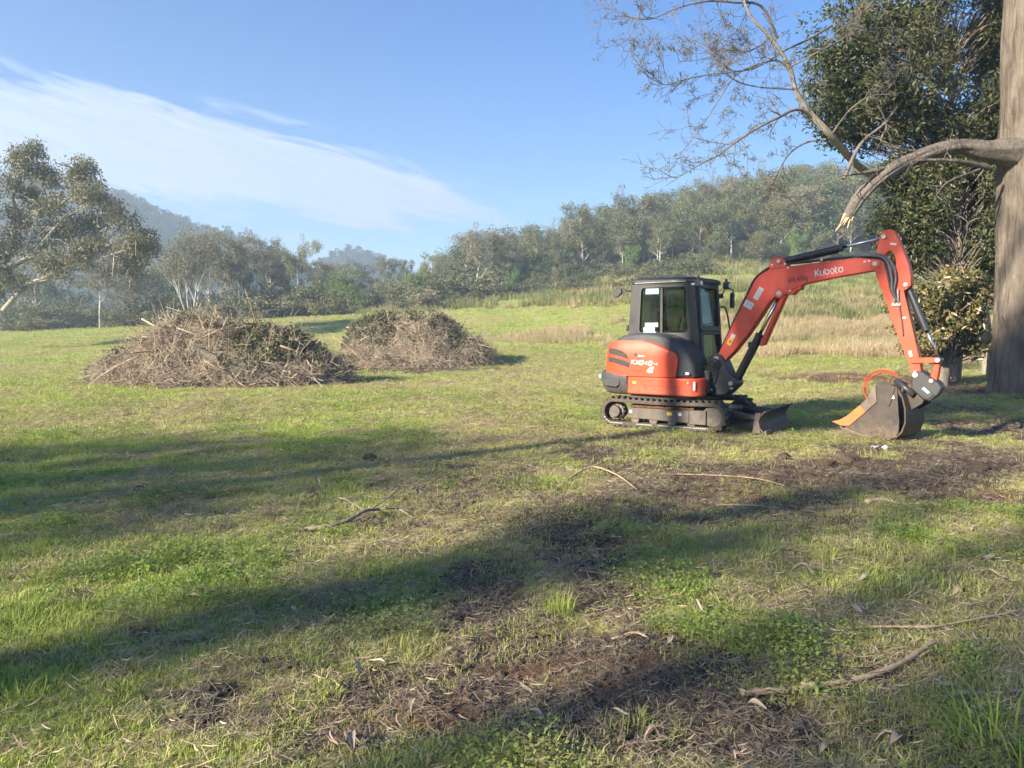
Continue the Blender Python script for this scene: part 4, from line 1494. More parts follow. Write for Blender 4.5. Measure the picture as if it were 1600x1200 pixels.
def big_tree():
    base = Vector((13.52, 20.1, tz(13.52, 20.1)))
    root = empty('large_tree', base)
    rng = np.random.default_rng(5)
    ctrl = [(0.05, 0, -0.3), (0.0, 0, 0.5), (-0.02, 0, 1.5), (0.02, 0, 3.0), (0.0, 0, 4.6), (0.05, 0, 6.0), (0.05, 0.05, 7.5), (0.0, 0.1, 9.5), (0.1, 0.2, 12.0), (0.4, 0.2, 15.0)]
    pts = catmull(ctrl, 26)
    zs = [p.z for p in pts]
    rads = [float(np.interp(z, [-0.3, 0.3, 1.2, 3, 4.8, 5.8, 6.6, 8, 12, 15], [1.12, 0.98, 0.90, 0.88, 0.93, 1.0, 0.98, 0.98, 0.86, 0.55])) for z in zs]
    V, Q = bark_tube(pts, rads, 190, 0.16, 90, 0.06, 0.035, 8.0)
    trunk = mobj('trunk', np_mesh('trunk', V, Q, smooth=True), MATS['big_bark'], root)
    # healed scar on the trunk
    sc = []
    for k in range(19):
        a = k / 18 * 2 * math.pi
        sc.append((-0.42 + 0.20 * math.cos(a), -0.70 + 0.05 * math.cos(a) , 4.25 + 0.26 * math.sin(a) + 0.12 * math.cos(a)))
    V, Q = bark_tube(sc, [0.075 + 0.02 * math.sin(3 * k) for k in range(19)], 10, 0.3, 95)
    mobj('scar', np_mesh('scar', V, Q, smooth=True), MATS['big_bark'], trunk)
    # vines climbing the trunk
    for k, (x0, x1) in enumerate(((-0.55, -0.45), (-0.35, -0.62))):
        vp = []
        for i in range(26):
            z = 1.8 + i * 0.24
            t = i / 25
            a = -2.2 + 0.5 * k + 0.25 * math.sin(z * 1.7 + k) + (x1 - x0) * t
            rr = float(np.interp(z, zs, rads)) * 1.01
            vp.append((math.cos(a) * rr, math.sin(a) * rr, z))
        mb = MB()
        mb.tube(catmull(vp, 2), 0.02, 5)
        mb.build('vine', MATS['limb_bark'], trunk, smooth=True, normals=False)
    # the broken limb
    lp = [AT(1592, 238, 20.0), AT(1540, 236, 19.75), AT(1500, 229, 19.55), AT(1455, 238, 19.35), AT(1410, 257, 19.15), AT(1375, 278, 19.0), AT(1348, 303, 18.95), AT(1330, 328, 18.9), AT(1322, 344, 18.9)]
    lp = catmull([p - base for p in lp], 12)
    n = len(lp)
    rr = [float(np.interp(i / (n - 1), [0, 0.12, 0.25, 0.5, 0.75, 0.9, 1], [0.44, 0.27, 0.19, 0.165, 0.155, 0.135, 0.05])) for i in range(n)]
    V, Q = bark_tube(lp, rr, 56, 0.30, 97, 0, 0.022, 4.0)
    lo = mobj('broken_limb', np_mesh('broken_limb', V, Q, smooth=True), MATS['limb_bark'], root)
    lo['label'] = 'thick bare limb snapped off at its end'
    mb = MB()
    for dx, dy, ex, ey, r in ((1326, 336, 1305, 362, 0.05), (1332, 330, 1318, 352, 0.045), (1321, 334, 1313, 349, 0.04), (1330, 336, 1324, 357, 0.03), (1336, 326, 1331, 346, 0.03)):
        a, b = AT(dx, dy, 18.9) - base, AT(ex, ey, 18.8) - base
        mb.tube([a, a.lerp(b, 0.6), b], [r, r * 0.6, 0.008], 6)
    mb.build('splintered_end', MATS['split_wood'], lo, smooth=False, normals=False)
    # side stubs and an underhanging pale branch
    mb = MB()
    for pp, r in (([(1545, 262, 19.6), (1500, 252, 19.2), (1450, 250, 19.0), (1425, 252, 18.9)], 0.07), ([(1530, 265, 19.4), (1480, 285, 19.0), (1460, 310, 18.8)], 0.04),
                  ([(1395, 262, 19.1), (1350, 270, 18.7), (1312, 275, 18.4)], 0.07), ([(1450, 240, 19.3), (1380, 225, 19.0), (1385, 195, 18.9), (1370, 160, 18.8)], 0.035)):
        pts2 = catmull([AT(*q) - base for q in pp], 4)
        mb.tube(pts2, [r * (1 - 0.8 * i / (len(pts2) - 1)) for i in range(len(pts2))], 6, caps=False)
        for k in range(9):
            q = pts2[int(rng.integers(2, len(pts2)))]
            d = Vector((rng.normal(-0.5, 0.6), rng.normal(0, 0.5), rng.normal(0, 0.7)))
            e, er = limb(rng, q, d, rng.uniform(0.4, 1.0), 0.014, 4, 0.3, 0.0)
            mb.tube(e, er, 3, caps=False)
    mb.build('side_branch', MATS['limb_bark'], root, smooth=True, normals=False)
    # upper boughs and their foliage, above the frame
    mb, tips = MB(), []
    cfg = dict(wig=0.14, up=0.03, kids=[5, 4], spread=[42, 42], ratio=[0.5, 0.55], seg=5)
    cfg['from'] = [0.35, 0.3]
    for k in range(6):
        a = k * 1.05 + 0.3
        z = 10.0 + 0.8 * k
        grow(rng, mb, tips, Vector((0.1, 0.1, z)), Vector((math.cos(a), math.sin(a), 0.75)), rng.uniform(4.0, 5.5), 0.2, 0, 2, cfg)
    mb.build('bough', MATS['limb_bark'], root, smooth=True, normals=False)
    lv = leaf_quads(rng, tips, 60, 0.8, 0.2, 0.38, 0.4)
    c = mobj('crown', np_mesh('crown', *lv), MATS['dark_leaf'], root)
    c['kind'] = 'stuff'
    tag(root, 'massive furrowed grey brown trunk at the right edge with a broken limb', 'tree')


big_tree()


def bare_tree():
    rng = np.random.default_rng(29)
    Y0 = 23.5
    b = AT(1545, 560, Y0 + 4)
    b.z = tz(b.x, b.y)
    root = empty('half_dead_tree', b)
    mb = MB()
    tp = catmull([(0, 0, -0.3)] + [tuple(AT(px, py, Y0 + dy) - b) for px, py, dy in
                                   ((1540, 500, 4), (1520, 420, 4), (1470, 345, 4), (1400, 300, 3), (1338, 256, 1.2), (1300, 214, -0.2), (1262, 172, -0.4), (1243, 140, -0.5), (1234, 105, -0.6), (1205, 60, -0.8), (1170, 20, -1), (1150, -50, -1.2), (1135, -120, -1.2))], 5)
    n = len(tp)
    tr = [float(np.interp(i / (n - 1), [0, 0.35, 0.55, 0.75, 1], [0.18, 0.125, 0.085, 0.05, 0.02])) for i in range(n)]
    V, Q = bark_tube(tp, tr, 30, 0.35, 130, 0, 0.012, 3.0)
    mobj('trunk', np_mesh('trunk', V, Q, smooth=True), MATS['dead_bark'], root)
    leaf_at = []

    def twigs(pts, r0, n1, reach, lvl=0, sag=0.0):
        m = len(pts)
        for k in range(n1):
            t = rng.uniform(0.22, 1.0)
            i = min(m - 2, int(t * (m - 1)))
            q = pts[i].lerp(pts[i + 1], rng.uniform())
            ax = (pts[i + 1] - pts[i]).normalized()
            side = Vector((rng.normal(), rng.normal() * 0.8, rng.normal(0.25, 0.9)))
            d = (ax * rng.uniform(0.5, 1.0) + side.normalized() * 0.85 + Vector((0, 0, -sag))).normalized()
            L = reach * rng.uniform(0.45, 1.2)
            e, er = limb(rng, q, d, L, max(0.008, r0 * rng.uniform(0.35, 0.6)), 5, 0.22, 0.02)
            mb.tube(e, [max(0.0065, x) for x in er], 4 if lvl == 0 else 3, caps=False)
            if lvl < 2:
                twigs(e, er[1], (5, 3)[lvl], L * 0.5, lvl + 1, sag)
            else:
                if rng.uniform() < 0.30:
                    leaf_at.append(e[-1])
    BR = [
        ([(1298, 212, 0), (1252, 172, -0.6), (1216, 184, -1), (1184, 200, -1.2), (1150, 222, -1.4), (1120, 244, -1.6), (1085, 262, -1.8), (1040, 290, -2)], 0.075, 12, 1.3),
        ([(1290, 218, 0), (1262, 222, 0.2), (1236, 238, 0.3), (1216, 268, 0.4), (1204, 305, 0.4), (1196, 350, 0.4)], 0.05, 7, 0.9),
        ([(1250, 330, 0.5), (1235, 312, 0.3), (1216, 306, 0.2), (1188, 322, 0), (1150, 340, -0.2), (1100, 362, -0.4)], 0.022, 6, 0.7),
        ([(1240, 120, -0.5), (1222, 98, -0.6), (1200, 96, -0.7), (1152, 116, -1), (1122, 158, -1.2), (1095, 200, -1.3), (1072, 230, -1.4)], 0.05, 11, 1.2),
        ([(1300, 40, 0.3), (1262, 62, 0), (1232, 76, -0.3), (1184, 104, -0.6), (1150, 112, -0.8), (1112, 116, -1), (1070, 124, -1.2), (1035, 132, -1.4), (998, 108, -1.6)], 0.05, 15, 1.2),
        ([(1215, 60, -0.6), (1190, 10, -0.8), (1150, 4, -1), (1105, 2, -1.2), (1060, 12, -1.4), (1015, 30, -1.6), (972, 24, -1.8)], 0.06, 14, 1.2),
        ([(1243, 140, -0.5), (1180, 135, -0.4), (1140, 120, -0.2), (1105, 75, 0), (1075, 60, 0.2)], 0.035, 9, 1.1),
        ([(1318, 280, 0), (1345, 225, 0.4), (1385, 190, 0.8), (1420, 140, 1), (1450, 95, 1), (1462, 70, 1), (1458, 30, 1), (1475, -20, 1)], 0.085, 10, 1.3),
        ([(1298, 212, 0), (1330, 170, 0), (1375, 140, 0.2), (1420, 118, 0.4), (1455, 82, 0.6)], 0.045, 9, 1.2),
        ([(1234, 105, -0.6), (1262, 90, -0.8), (1300, 70, -0.9), (1345, 48, -0.9), (1400, 42, -0.8)], 0.04, 9, 1.2),
        ([(1160, 10, -1), (1180, -30, -1), (1250, -40, -0.6), (1320, -20, -0.4)], 0.04, 8, 1.2),
        ([(1205, 60, -0.8), (1170, 80, -1), (1140, 78, -1.2), (1100, 92, -1.4), (1060, 96, -1.6)], 0.035, 9, 1.0),
    ]
    for pp, r, n1, reach in BR:
        pts = catmull([AT(px, py, Y0 + dy) - b for px, py, dy in pp], 5)
        m = len(pts)
        mb.tube(pts, [max(0.008, 0.72 * r * (1 - 0.85 * i / (m - 1))) for i in range(m)], 6, caps=False)
        twigs(pts, r * 0.5, int(n1 * 1.35), reach, 0, 0.05)
    mb.build('branches', MATS['twig_bark'], root, smooth=True, normals=False)['kind'] = 'stuff'
    lv = leaf_quads(rng, leaf_at, 7, 0.12, 0.14, 0.15, 0.9)
    c = mobj('crown', np_mesh('crown', *lv), MATS['twig_leaf'], root)
    c['kind'] = 'stuff'
    tag(root, 'half dead tree with pale crooked trunk and bare twigs reaching left', 'tree')
    return len(leaf_at)


bare_tree()


def leafy_tree(name, base_px, Y0, lobes, n_cl, per, leaf, mat, label, cat, seed, spread, clump=0.55):
    """Broad-leaved evergreen: leaf clusters on twigs through the lobes of its crown."""
    rng = np.random.default_rng(seed)
    b = AT(base_px, 560, Y0)
    b.z = tz(b.x, b.y)
    root = empty(name, b)
    mb = MB()
    cl = []
    L3 = []
    for px, py, dy, rx, ry, rz_, wgt in lobes:
        L3.append((AT(px, py, Y0 + dy) - b, rx, ry, rz_, wgt))
    tot = sum(l[4] for l in L3)
    top = max(l[0].z + l[3] for l in L3)
    c0 = sum((l[0] * l[4] for l in L3), Vector()) / tot
    tp = catmull([(0, 0, -0.2), (0.1, 0, top * 0.25), (c0.x * 0.5, c0.y * 0.5, top * 0.5), (c0.x, c0.y, top * 0.85)], 6)
    m = len(tp)
    mb.tube(tp, [0.22 * (1 - 0.8 * i / (m - 1)) + 0.02 for i in range(m)], 9, caps=False)
    for c, rx, ry, rz_, wgt in L3:
        for k in range(int(n_cl * wgt / tot)):
            g = Vector((rng.normal(), rng.normal(), rng.normal()))
            g = g.normalized() * (rng.uniform(0.05, 1) ** 0.42)
            p = c + Vector((g.x * rx, g.y * ry, g.z * rz_))
            nz = float(fbm(np.array([p.x * clump + 7]), np.array([p.z * clump + p.y * 0.3 + 3]), seed + 9, 2)[0])
            if nz < (0.28 if p.x > 0.3 else 0.435 if p.z > 5.2 else 0.37):
                continue
            cl.append(p)
            if k % 2 == 0:
                z0 = min(max(p.z - rng.uniform(0.3, 1.4), 0.3), top * 0.8)
                i = min(m - 2, int(z0 / (top * 0.85) * (m - 1)))
                q = tp[max(3, i)].lerp(tp[max(3, i) + 1], rng.uniform())
                mid = q.lerp(p, 0.55) + Vector((rng.normal(0, 0.25), rng.normal(0, 0.25), 0.25))
                mb.tube(catmull([q, mid, p], 3), [0.022, 0.02, 0.018, 0.015, 0.012, 0.010, 0.008], 4, caps=False)
    mb.build('trunk', MATS['grey_bark'], root, smooth=True, normals=False)
    V, T = leaf_quads(rng, cl, per, spread, leaf, 0.36, 0.25, 1.0, fold=True)
    c = mobj('crown', np_mesh('crown', V, None, T), MATS[mat], root)
    c['kind'] = 'stuff'
    tag(root, label, cat)


leafy_tree('broadleaf_tree', 1490, 25.5, [(1425, 95, -0.4, 2.6, 1.8, 2.3, 1.5), (1500, 40, 0.4, 2.0, 1.8, 2.0, 1.1), (1335, 60, 0.6, 1.7, 1.4, 1.9, 1.0), (1320, 190, 0.4, 1.1, 1.0, 1.0, 0.5), (1375, 190, 0.2, 1.7, 1.2, 1.3, 0.9),
                                          (1500, 190, 0.2, 1.5, 1.3, 1.7, 1.0), (1480, 335, 0.0, 2.1, 1.5, 1.8, 2.0), (1425, 355, 0.3, 1.3, 1.2, 1.0, 0.7), (1515, 400, 0.3, 1.2, 1.2, 1.1, 0.7), (1545, 90, -0.6, 1.1, 0.9, 2.6, 2.0), (1560, 150, 1.2, 1.6, 1.2, 3.4, 1.2), (1545, 330, 1.0, 1.3, 1.0, 2.2, 1.2), (1540, 400, 0.6, 0.9, 1.0, 1.1, 0.5), (1530, 150, 0.0, 1.0, 0.9, 2.0, 1.5), (1525, 270, 0.0, 1.0, 0.9, 1.2, 1.1), (1450, 270, 0.4, 1.6, 1.0, 0.9, 1.0), (1415, 395, 0.4, 0.8, 0.8, 0.6, 0.4), (1480, 410, 0.4, 1.2, 0.8, 0.7, 0.6), (1290, 130, 0.8, 0.9, 0.9, 1.2, 0.4)],
           2600, 46, 0.175, 'fig_leaf', 'dark glossy broad leaved tree behind the big trunk', 'tree', 41, 0.42)
leafy_tree('broadleaf_shrub', 1470, 22.6, [(1465, 500, 0, 1.15, 0.9, 0.85, 1.0), (1430, 470, 0.1, 0.7, 0.7, 0.5, 0.35), (1500, 455, 0.2, 0.9, 0.8, 0.7, 0.6), (1450, 540, -0.2, 0.7, 0.6, 0.4, 0.35), (1520, 530, 0.1, 0.5, 0.5, 0.45, 0.2)],
           300, 40, 0.18, 'fig_leaf_sunlit', 'broad leaved bush with sunlit gold in its leaf colour, between arm and big trunk', 'bush', 43, 0.30, 0.9)


# trees that stand behind the viewer and throw the long shadows across the grass
def shade_tree(s, hw, u0, u1, uc, label, seed, gaps=0.38, n_cl=150, kind='dark_leaf', per=17, stem=0.30):
    """A tree at (uc along, s across) the light whose crown shades u0..u1 of the plot."""
    rng = np.random.default_rng(seed)
    te = math.tan(R(SUN_EL))
    x, y = uc * 0.8 - s * 0.6, uc * 0.6 + s * 0.8
    root = empty('gum_tree', (x, y, tz(x, y)))
    z0, z1 = max(2.5, (u0 - uc) * te), (u1 - uc) * te
    mb, cl = MB(), []
    tp, tr = limb(rng, Vector((0, 0, -0.3)), Vector((0, 0, 1)), z1 * 0.96, stem, 9, 0.02, 0.05)
    mb.tube(tp, tr, 9, caps=False)
    zc, hz_ = (z0 + z1) / 2, (z1 - z0) / 2
    for k in range(n_cl):
        g = Vector((rng.normal(), rng.normal(), rng.normal())).normalized() * (rng.uniform(0.02, 1) ** 0.4)
        p = Vector((g.x * hw, g.y * hw, zc + g.z * hz_))
        if float(fbm(np.array([p.x * 0.5 + 11]), np.array([p.z * 0.35 + p.y * 0.3 + 5]), seed, 2)[0]) < gaps:
            continue
        cl.append(p)
        if k % 3 == 0:
            i = min(len(tp) - 1, int(max(0.1, (p.z - 0.35 * hw) / z1) * (len(tp) - 1)))
            mb.tube([tp[i], tp[i].lerp(p, 0.5) + Vector((0, 0, 0.3)), p], [0.07, 0.05, 0.02], 5, caps=False)
    mb.build('trunk', MATS['gum_bark'], root, smooth=True, normals=False)
    c = mobj('crown', np_mesh('crown', *leaf_quads(rng, cl, per, min(1.0, 0.42 * hw), 0.24)), MATS[kind], root)
    c['kind'] = 'stuff'
    tag(root, label, 'tree', 'trees behind the viewer')


shade_tree(-8.0, 5.0, -8, 16, -34, 'broad dense tree behind the viewer, farthest right', 71, 0.38, 620)
shade_tree(-0.4, 2.6, -5, 13, -30, 'dense tree behind the viewer, second from the right', 72, 0.30, 420)
shade_tree(4.05, 1.25, -5, 10.5, -31, 'slim narrow gum behind the viewer, middle of the row', 73, 0.28, 105)
shade_tree(9.6, 3.6, -9, 5.8, -30, 'low round tree behind the viewer, left of the slim gum', 74, 0.30, 560)
shade_tree(7.3, 3.4, 16.5, 26, -36, 'tall high crowned gum behind the viewer', 75, 0.36, 360, stem=0.10)
shade_tree(8.2, 2.8, 22, 35, -16, 'added unseen gum left of the viewer that shades the big trunk', 77, 0.46, 150)  # added out of view to dapple the big trunk and upper boom
shade_tree(1.6, 3.2, 12, 23, -40, 'tall gum behind the viewer with its crown highest on the right', 76, 0.42, 230)


rngB = np.random.default_rng(97)
for i in range(21):
    a = R(150 + i * 6.6 + rngB.uniform(-2, 2))          # from the right behind the viewer round to the left
    d = rngB.uniform(46, 62)
    bx, by = d * math.sin(a), d * math.cos(a)
    plant(('round', 'round', 'gum')[i % 3], bx, by, rngB.uniform(7.5, 10.5), i * 1.3, 'dense tree in the belt of trees behind the viewer', 'tree belt behind the viewer', i, 1.25, 'dark_leaf')


# ------------------------------------------------------------------ heaps of cleared brush
def brush_heap(c, hump, n_small, n_branch, label, seed, leafy, yaw=0.0, cap=2.0):
    """hump = list of (x, y, rx, ry, height) bumps relative to c."""
    rng = np.random.default_rng(seed)
    root = empty('brush_heap', (c[0], c[1], tz(c[0], c[1])), yaw)

    def hgt(x, y):
        h = np.zeros_like(x)
        for bx, by, rx, ry, hh in hump:
            d2 = ((x - bx) / rx) ** 2 + ((y - by) / ry) ** 2
            h = np.maximum(h, hh * np.clip(1 - d2, 0, 1) ** 0.7)
        return np.minimum(h * (0.62 + 0.78 * fbm(x * 1.1 + 3, y * 1.1 + 8, seed + 2, 3)), cap)
    ex = max(abs(b[0]) + b[2] for b in hump)
    ey = max(abs(b[1]) + b[3] for b in hump)
    xs, ys = np.linspace(-ex, ex, 90), np.linspace(-ey, ey, 60)
    X, Yv = np.meshgrid(xs, ys)
    H = hgt(X, Yv)
    Z = H * 0.80 + (fbm(X * 2.2 + 5, Yv * 2.2, seed, 3) - 0.5) * 0.5 * np.clip(H, 0, 1) - 0.12
    i = np.arange(X.size).reshape(X.shape)
    Q = np.stack([i[:-1, :-1], i[:-1, 1:], i[1:, 1:], i[1:, :-1]], -1).reshape(-1, 4)
    ok = (H.reshape(-1)[Q] > 0.02).any(1)
    core = mobj('heap_core', np_mesh('heap_core', np.stack([X, Yv, Z], -1).reshape(-1, 3), Q[ok], smooth=True), MATS['heap_soil'], root)

    def on_heap():
        while True:
            x, y = rng.uniform(-ex, ex), rng.uniform(-ey, ey)
            h = float(hgt(np.array([x]), np.array([y]))[0])
            if h > 0.06:
                return x, y, h

    def stick(L, r, lift, steep):
        x, y, h = on_heap()
        e = 0.15
        gx = float(hgt(np.array([x + e]), np.array([y]))[0]) - h
        gy = float(hgt(np.array([x]), np.array([y + e]))[0]) - h
        nrm = Vector((-gx / e, -gy / e, 1.0)).normalized()
        a = rng.uniform(0, 6.283)
        t1 = nrm.orthogonal().normalized()
        t2 = nrm.cross(t1)
        d = (t1 * math.cos(a) + t2 * math.sin(a)) + nrm * rng.normal(0.05, steep)
        d.normalize()
        p = Vector((x, y, h * rng.uniform(0.86, 1.0) + lift)) - d * L * 0.45
        pts, rad = limb(rng, p, d, L, r, 4, 0.13, -0.03)
        return pts, [max(r * 0.35, q) for q in rad]
    # the tangle: thousands of thin three-sided twigs, made in one go
    n = n_small
    X1, Y1 = rng.uniform(-ex, ex, n * 4), rng.uniform(-ey, ey, n * 4)
    H1 = hgt(X1, Y1)
    k1 = np.where(H1 > 0.05)[0][:n]
    X1, Y1, H1 = X1[k1], Y1[k1], H1[k1]
    n = len(X1)
    e = 0.15
    N1 = np.stack([-(hgt(X1 + e, Y1) - H1) / e, -(hgt(X1, Y1 + e) - H1) / e, np.ones(n)], -1)
    N1 /= np.linalg.norm(N1, axis=1, keepdims=True)
    t1 = np.cross(N1, np.array([0.3, 0.9, 0.2])[None, :])
    t1 /= np.linalg.norm(t1, axis=1, keepdims=True)
    t2 = np.cross(N1, t1)
    al = rng.uniform(0, 6.283, (n, 1))
    D = t1 * np.cos(al) + t2 * np.sin(al) + N1 * rng.normal(0.06, 0.45, (n, 1))
    D /= np.linalg.norm(D, axis=1, keepdims=True)
    Ls = rng.uniform(0.35, 1.6, (n, 1))
    rs = rng.uniform(0.004, 0.012, (n, 1))
    P = np.stack([X1, Y1, H1 * rng.uniform(0.84, 1.0, n) + rng.uniform(-0.10, 0.12, n)], -1) - D * Ls * 0.45
    rings = []
    side = np.cross(D, rng.normal(0, 1, (n, 3)))
    side /= np.linalg.norm(side, axis=1, keepdims=True)
    up2 = np.cross(D, side)
    for i in range(5):
        r_ = rs * (1 - 0.6 * i / 4)
        rings.append(np.stack([P + (side * math.cos(q) + up2 * math.sin(q)) * r_ for q in (0, 2.094, 4.189)], 1))
        D = D + rng.normal(0, 0.15, (n, 3)) + np.array([0, 0, -0.03])
        D /= np.linalg.norm(D, axis=1, keepdims=True)
        P = P + D * Ls / 4
    V = np.stack(rings, 1).reshape(-1, 3)
    b0 = (np.arange(n) * 15)[:, None]
    Qs = []
    for i in range(4):
        for j in range(3):
            Qs.append(np.concatenate([b0 + i * 3 + j, b0 + i * 3 + (j + 1) % 3, b0 + (i + 1) * 3 + (j + 1) % 3, b0 + (i + 1) * 3 + j], 1))
    tw = mobj('tangled_twigs', np_mesh('tangled_twigs', V, np.concatenate(Qs, 0)), MATS['heap_twig'], root)
    tw['kind'] = 'stuff'
    # a few boughs poking out of the top
    for k in range(30):
        mb = MB()
        x, y, h = on_heap()
        while h < 0.40 * max(b[4] for b in hump):
            x, y, h = on_heap()
        d = Vector((rng.normal(0, 0.8), rng.normal(0, 0.5), rng.uniform(0.25, 0.9)))
        pts, rad = limb(rng, Vector((x, y, h * 0.85)), d, rng.uniform(0.6, 1.3), rng.uniform(0.010, 0.02), 5, 0.2, 0.02)
        mb.tube(pts, rad, 5, caps=False)
        for j in range(4):
            q = pts[int(rng.integers(2, 5))]
            e_, er = limb(rng, q, d.normalized() + Vector((rng.normal(0, 0.7), rng.normal(0, 0.7), rng.normal(0, 0.5))), rng.uniform(0.2, 0.5), 0.006, 4, 0.25, 0)
            mb.tube(e_, er, 3, caps=False)
        mb.build('branch', MATS[('heap_twig', 'twig_bark')[k % 2]], root, smooth=True, normals=False)
    for k in range(n_branch):
        mb = MB()
        pts, rad = stick(rng.uniform(1.0, 3.0), rng.uniform(0.012, 0.036), rng.uniform(-0.03, 0.10), 0.30)
        mb.tube(pts, rad, 5)
        for j in range(2):
            q = pts[int(rng.integers(1, 4))]
            e, er = limb(rng, q, (pts[-1] - pts[0]).normalized() + Vector((rng.normal(0, 0.6), rng.normal(0, 0.6), rng.normal(0, 0.4))), rng.uniform(0.3, 0.9), 0.012, 4, 0.2, 0)
            mb.tube(e, er, 3, caps=False)
        mb.build('branch', MATS[('brush_stick', 'twig_bark', 'pale_stick')[k % 3]], root, smooth=True, normals=False)
    # leafy remains, thicker on one side
    cl = []
    for (lx, ly, lr, nn) in leafy:
        for k in range(nn):
            x, y = lx + rng.normal(0, lr), ly + rng.normal(0, lr * 0.8)
            h = float(hgt(np.array([x]), np.array([y]))[0])
            if h > 0.05:
                cl.append((x, y, h * rng.uniform(0.92, 1.06) + 0.06))
    V, T = leaf_quads(rng, cl, 34, 0.28, 0.17, 0.36, 0.5, 1.0, fold=True)
    lf = mobj('cut_foliage', np_mesh('cut_foliage', V, None, T), MATS['pile_leaf'], root)
    lf['kind'] = 'stuff'
    tag(root, label, 'brush heap', 'heaps of cleared brush')
    return root, hgt


h1, hg1 = brush_heap((-8.95, 24.3), [(-0.9, 0, 2.2, 1.7, 2.05), (0.9, 0.1, 2.5, 1.7, 1.75), (-2.6, -0.2, 1.5, 1.2, 0.95), (2.5, 0, 1.5, 1.2, 0.95), (0.0, -0.4, 3.7, 1.8, 0.75)], 9500, 90,
                     'larger heap of tangled cut branches left of the other heap', 51,
                     [(1.7, 0.0, 0.75, 90), (1.2, -0.9, 0.6, 45), (-1.6, 0.2, 0.5, 10), (-3.6, -0.6, 0.4, 12), (2.6, -0.6, 0.5, 12)])
mb = MB()
lpts = catmull([(-0.55, -1.36, 1.12), (-0.1, -1.42, 0.93), (0.45, -1.50, 0.68), (1.0, -1.55, 0.34)], 4)
mb.tube(lpts, [0.12, 0.12, 0.115, 0.115, 0.11, 0.11, 0.11, 0.10, 0.10, 0.10, 0.09, 0.09, 0.09][:len(lpts)], 12)
mb.build('log', MATS['limb_bark'], h1, smooth=True)
h2, hg2 = brush_heap((-4.35, 34.6), [(0.5, 0, 2.1, 1.9, 2.0), (-1.5, 0.1, 1.8, 1.5, 1.85), (1.9, 0, 1.8, 1.5, 1.2), (0, -0.3, 3.3, 1.9, 0.7)], 7000, 60,
                     'smaller heap of cut branches with green leafy left side', 53,
                     [(-1.9, -0.3, 0.7, 120), (-2.6, 0.1, 0.4, 30), (0.2, 0.2, 0.9, 20), (2.0, -0.5, 0.5, 25), (0.9, -0.9, 0.6, 14)])


# ------------------------------------------------------------------ loose things on the ground
def gz(x, y):
    return float(surface_z(np.array([x]), np.array([y]))[0][0])


def ground_stick(name, pxs, r0, r1, mat, label, fork=None, lift=0.02, cat='stick', seed=1):
    rng = np.random.default_rng(seed)
    pts = []
    for px, py, dz in pxs:
        g = G(px, py)
        pts.append(Vector((g.x, g.y, gz(g.x, g.y) + lift + dz)))
    o0 = pts[0].copy()
    root_pts = catmull([p - o0 for p in pts], 6)
    n = len(root_pts)
    rads = [(r0 + (r1 - r0) * i / (n - 1)) * (1 + 0.18 * rng.normal()) for i in range(n)]
    mb = MB()
    mb.tube(root_pts, rads, 9)
    for k in range(5):
        i = int(rng.integers(2, n - 2))
        d = Vector((rng.normal(), rng.normal(), 0.5)).normalized()
        mb.tube([root_pts[i], root_pts[i] + d * rads[i] * 1.9], [rads[i] * 0.55, rads[i] * 0.3], 6)
    if fork:
        for i0, dx, dy, dz, L in fork:
            i = int(i0 * (n - 1))
            e, er = limb(rng, root_pts[i], Vector((dx, dy, dz)), L, rads[i] * 0.6, 5, 0.12, -0.03)
            mb.tube(e, er, 5)
    o = mb.build(name, MATS[mat], None, smooth=True, normals=False)
    o.location = o0
    return tag(o, label, cat)


ground_stick('fallen_stick', [(1156, 1091, 0), (1230, 1086, 0.01), (1300, 1078, 0.015), (1360, 1066, 0.015), (1410, 1047, 0.02), (1450, 1026, 0.03), (1462, 1020, 0.03)], 0.016, 0.010, 'pale_stick',
             'thick curved tan stick in the right foreground', seed=3)
ground_stick('fallen_stick', [(1318, 984, 0.0), (1380, 987, 0.01), (1452, 988, 0.01), (1490, 983, 0.015), (1545, 977, 0.015), (1592, 972, 0.02)], 0.007, 0.005, 'pale_stick',
             'long straight thin stick above the thick curved one', fork=[(0.75, 1, 0.5, 0.1, 0.35), (0.85, 1, 0.9, 0.15, 0.3), (0.8, 1, 0.2, 0.05, 0.3)], seed=4)
ground_stick('fallen_branch', [(468, 831, 0), (500, 833, 0.03), (540, 829, 0.05), (570, 815, 0.08), (586, 805, 0.05), (620, 800, 0.03), (645, 806, 0.0)], 0.019, 0.009, 'grey_bark',
             'dark twisted branch lying on the grass left of centre', fork=[(0.6, 0.3, 1, 0.12, 0.5), (0.7, 1, 0.4, 0.05, 0.6), (0.5, -0.4, 0.6, 0.2, 0.3)], cat='branch', seed=5)
ground_stick('fallen_stick', [(872, 760, 0), (905, 745, 0.04), (930, 740, 0.06), (965, 750, 0.03), (995, 770, 0)], 0.010, 0.006, 'pale_stick', 'bent straw coloured stick on the worn ground left of the tracks', seed=6)
ground_stick('fallen_stick', [(905, 899, 0), (960, 903, 0.01), (1010, 908, 0.01), (1078, 921, 0.0)], 0.009, 0.006, 'twig_bark', 'thin grey stick across the middle of the bare soil', seed=7)
ground_stick('fallen_stick', [(1030, 742, 0), (1110, 745, 0.02), (1180, 752, 0.02), (1225, 760, 0)], 0.008, 0.005, 'pale_stick', 'long thin straw stick below the excavator blade', seed=8)
ground_stick('fallen_stick', [(1120, 785, 0), (1170, 790, 0.02), (1215, 794, 0.0)], 0.010, 0.007, 'pale_stick', 'short pale stick on the brown ground below centre right', seed=9)
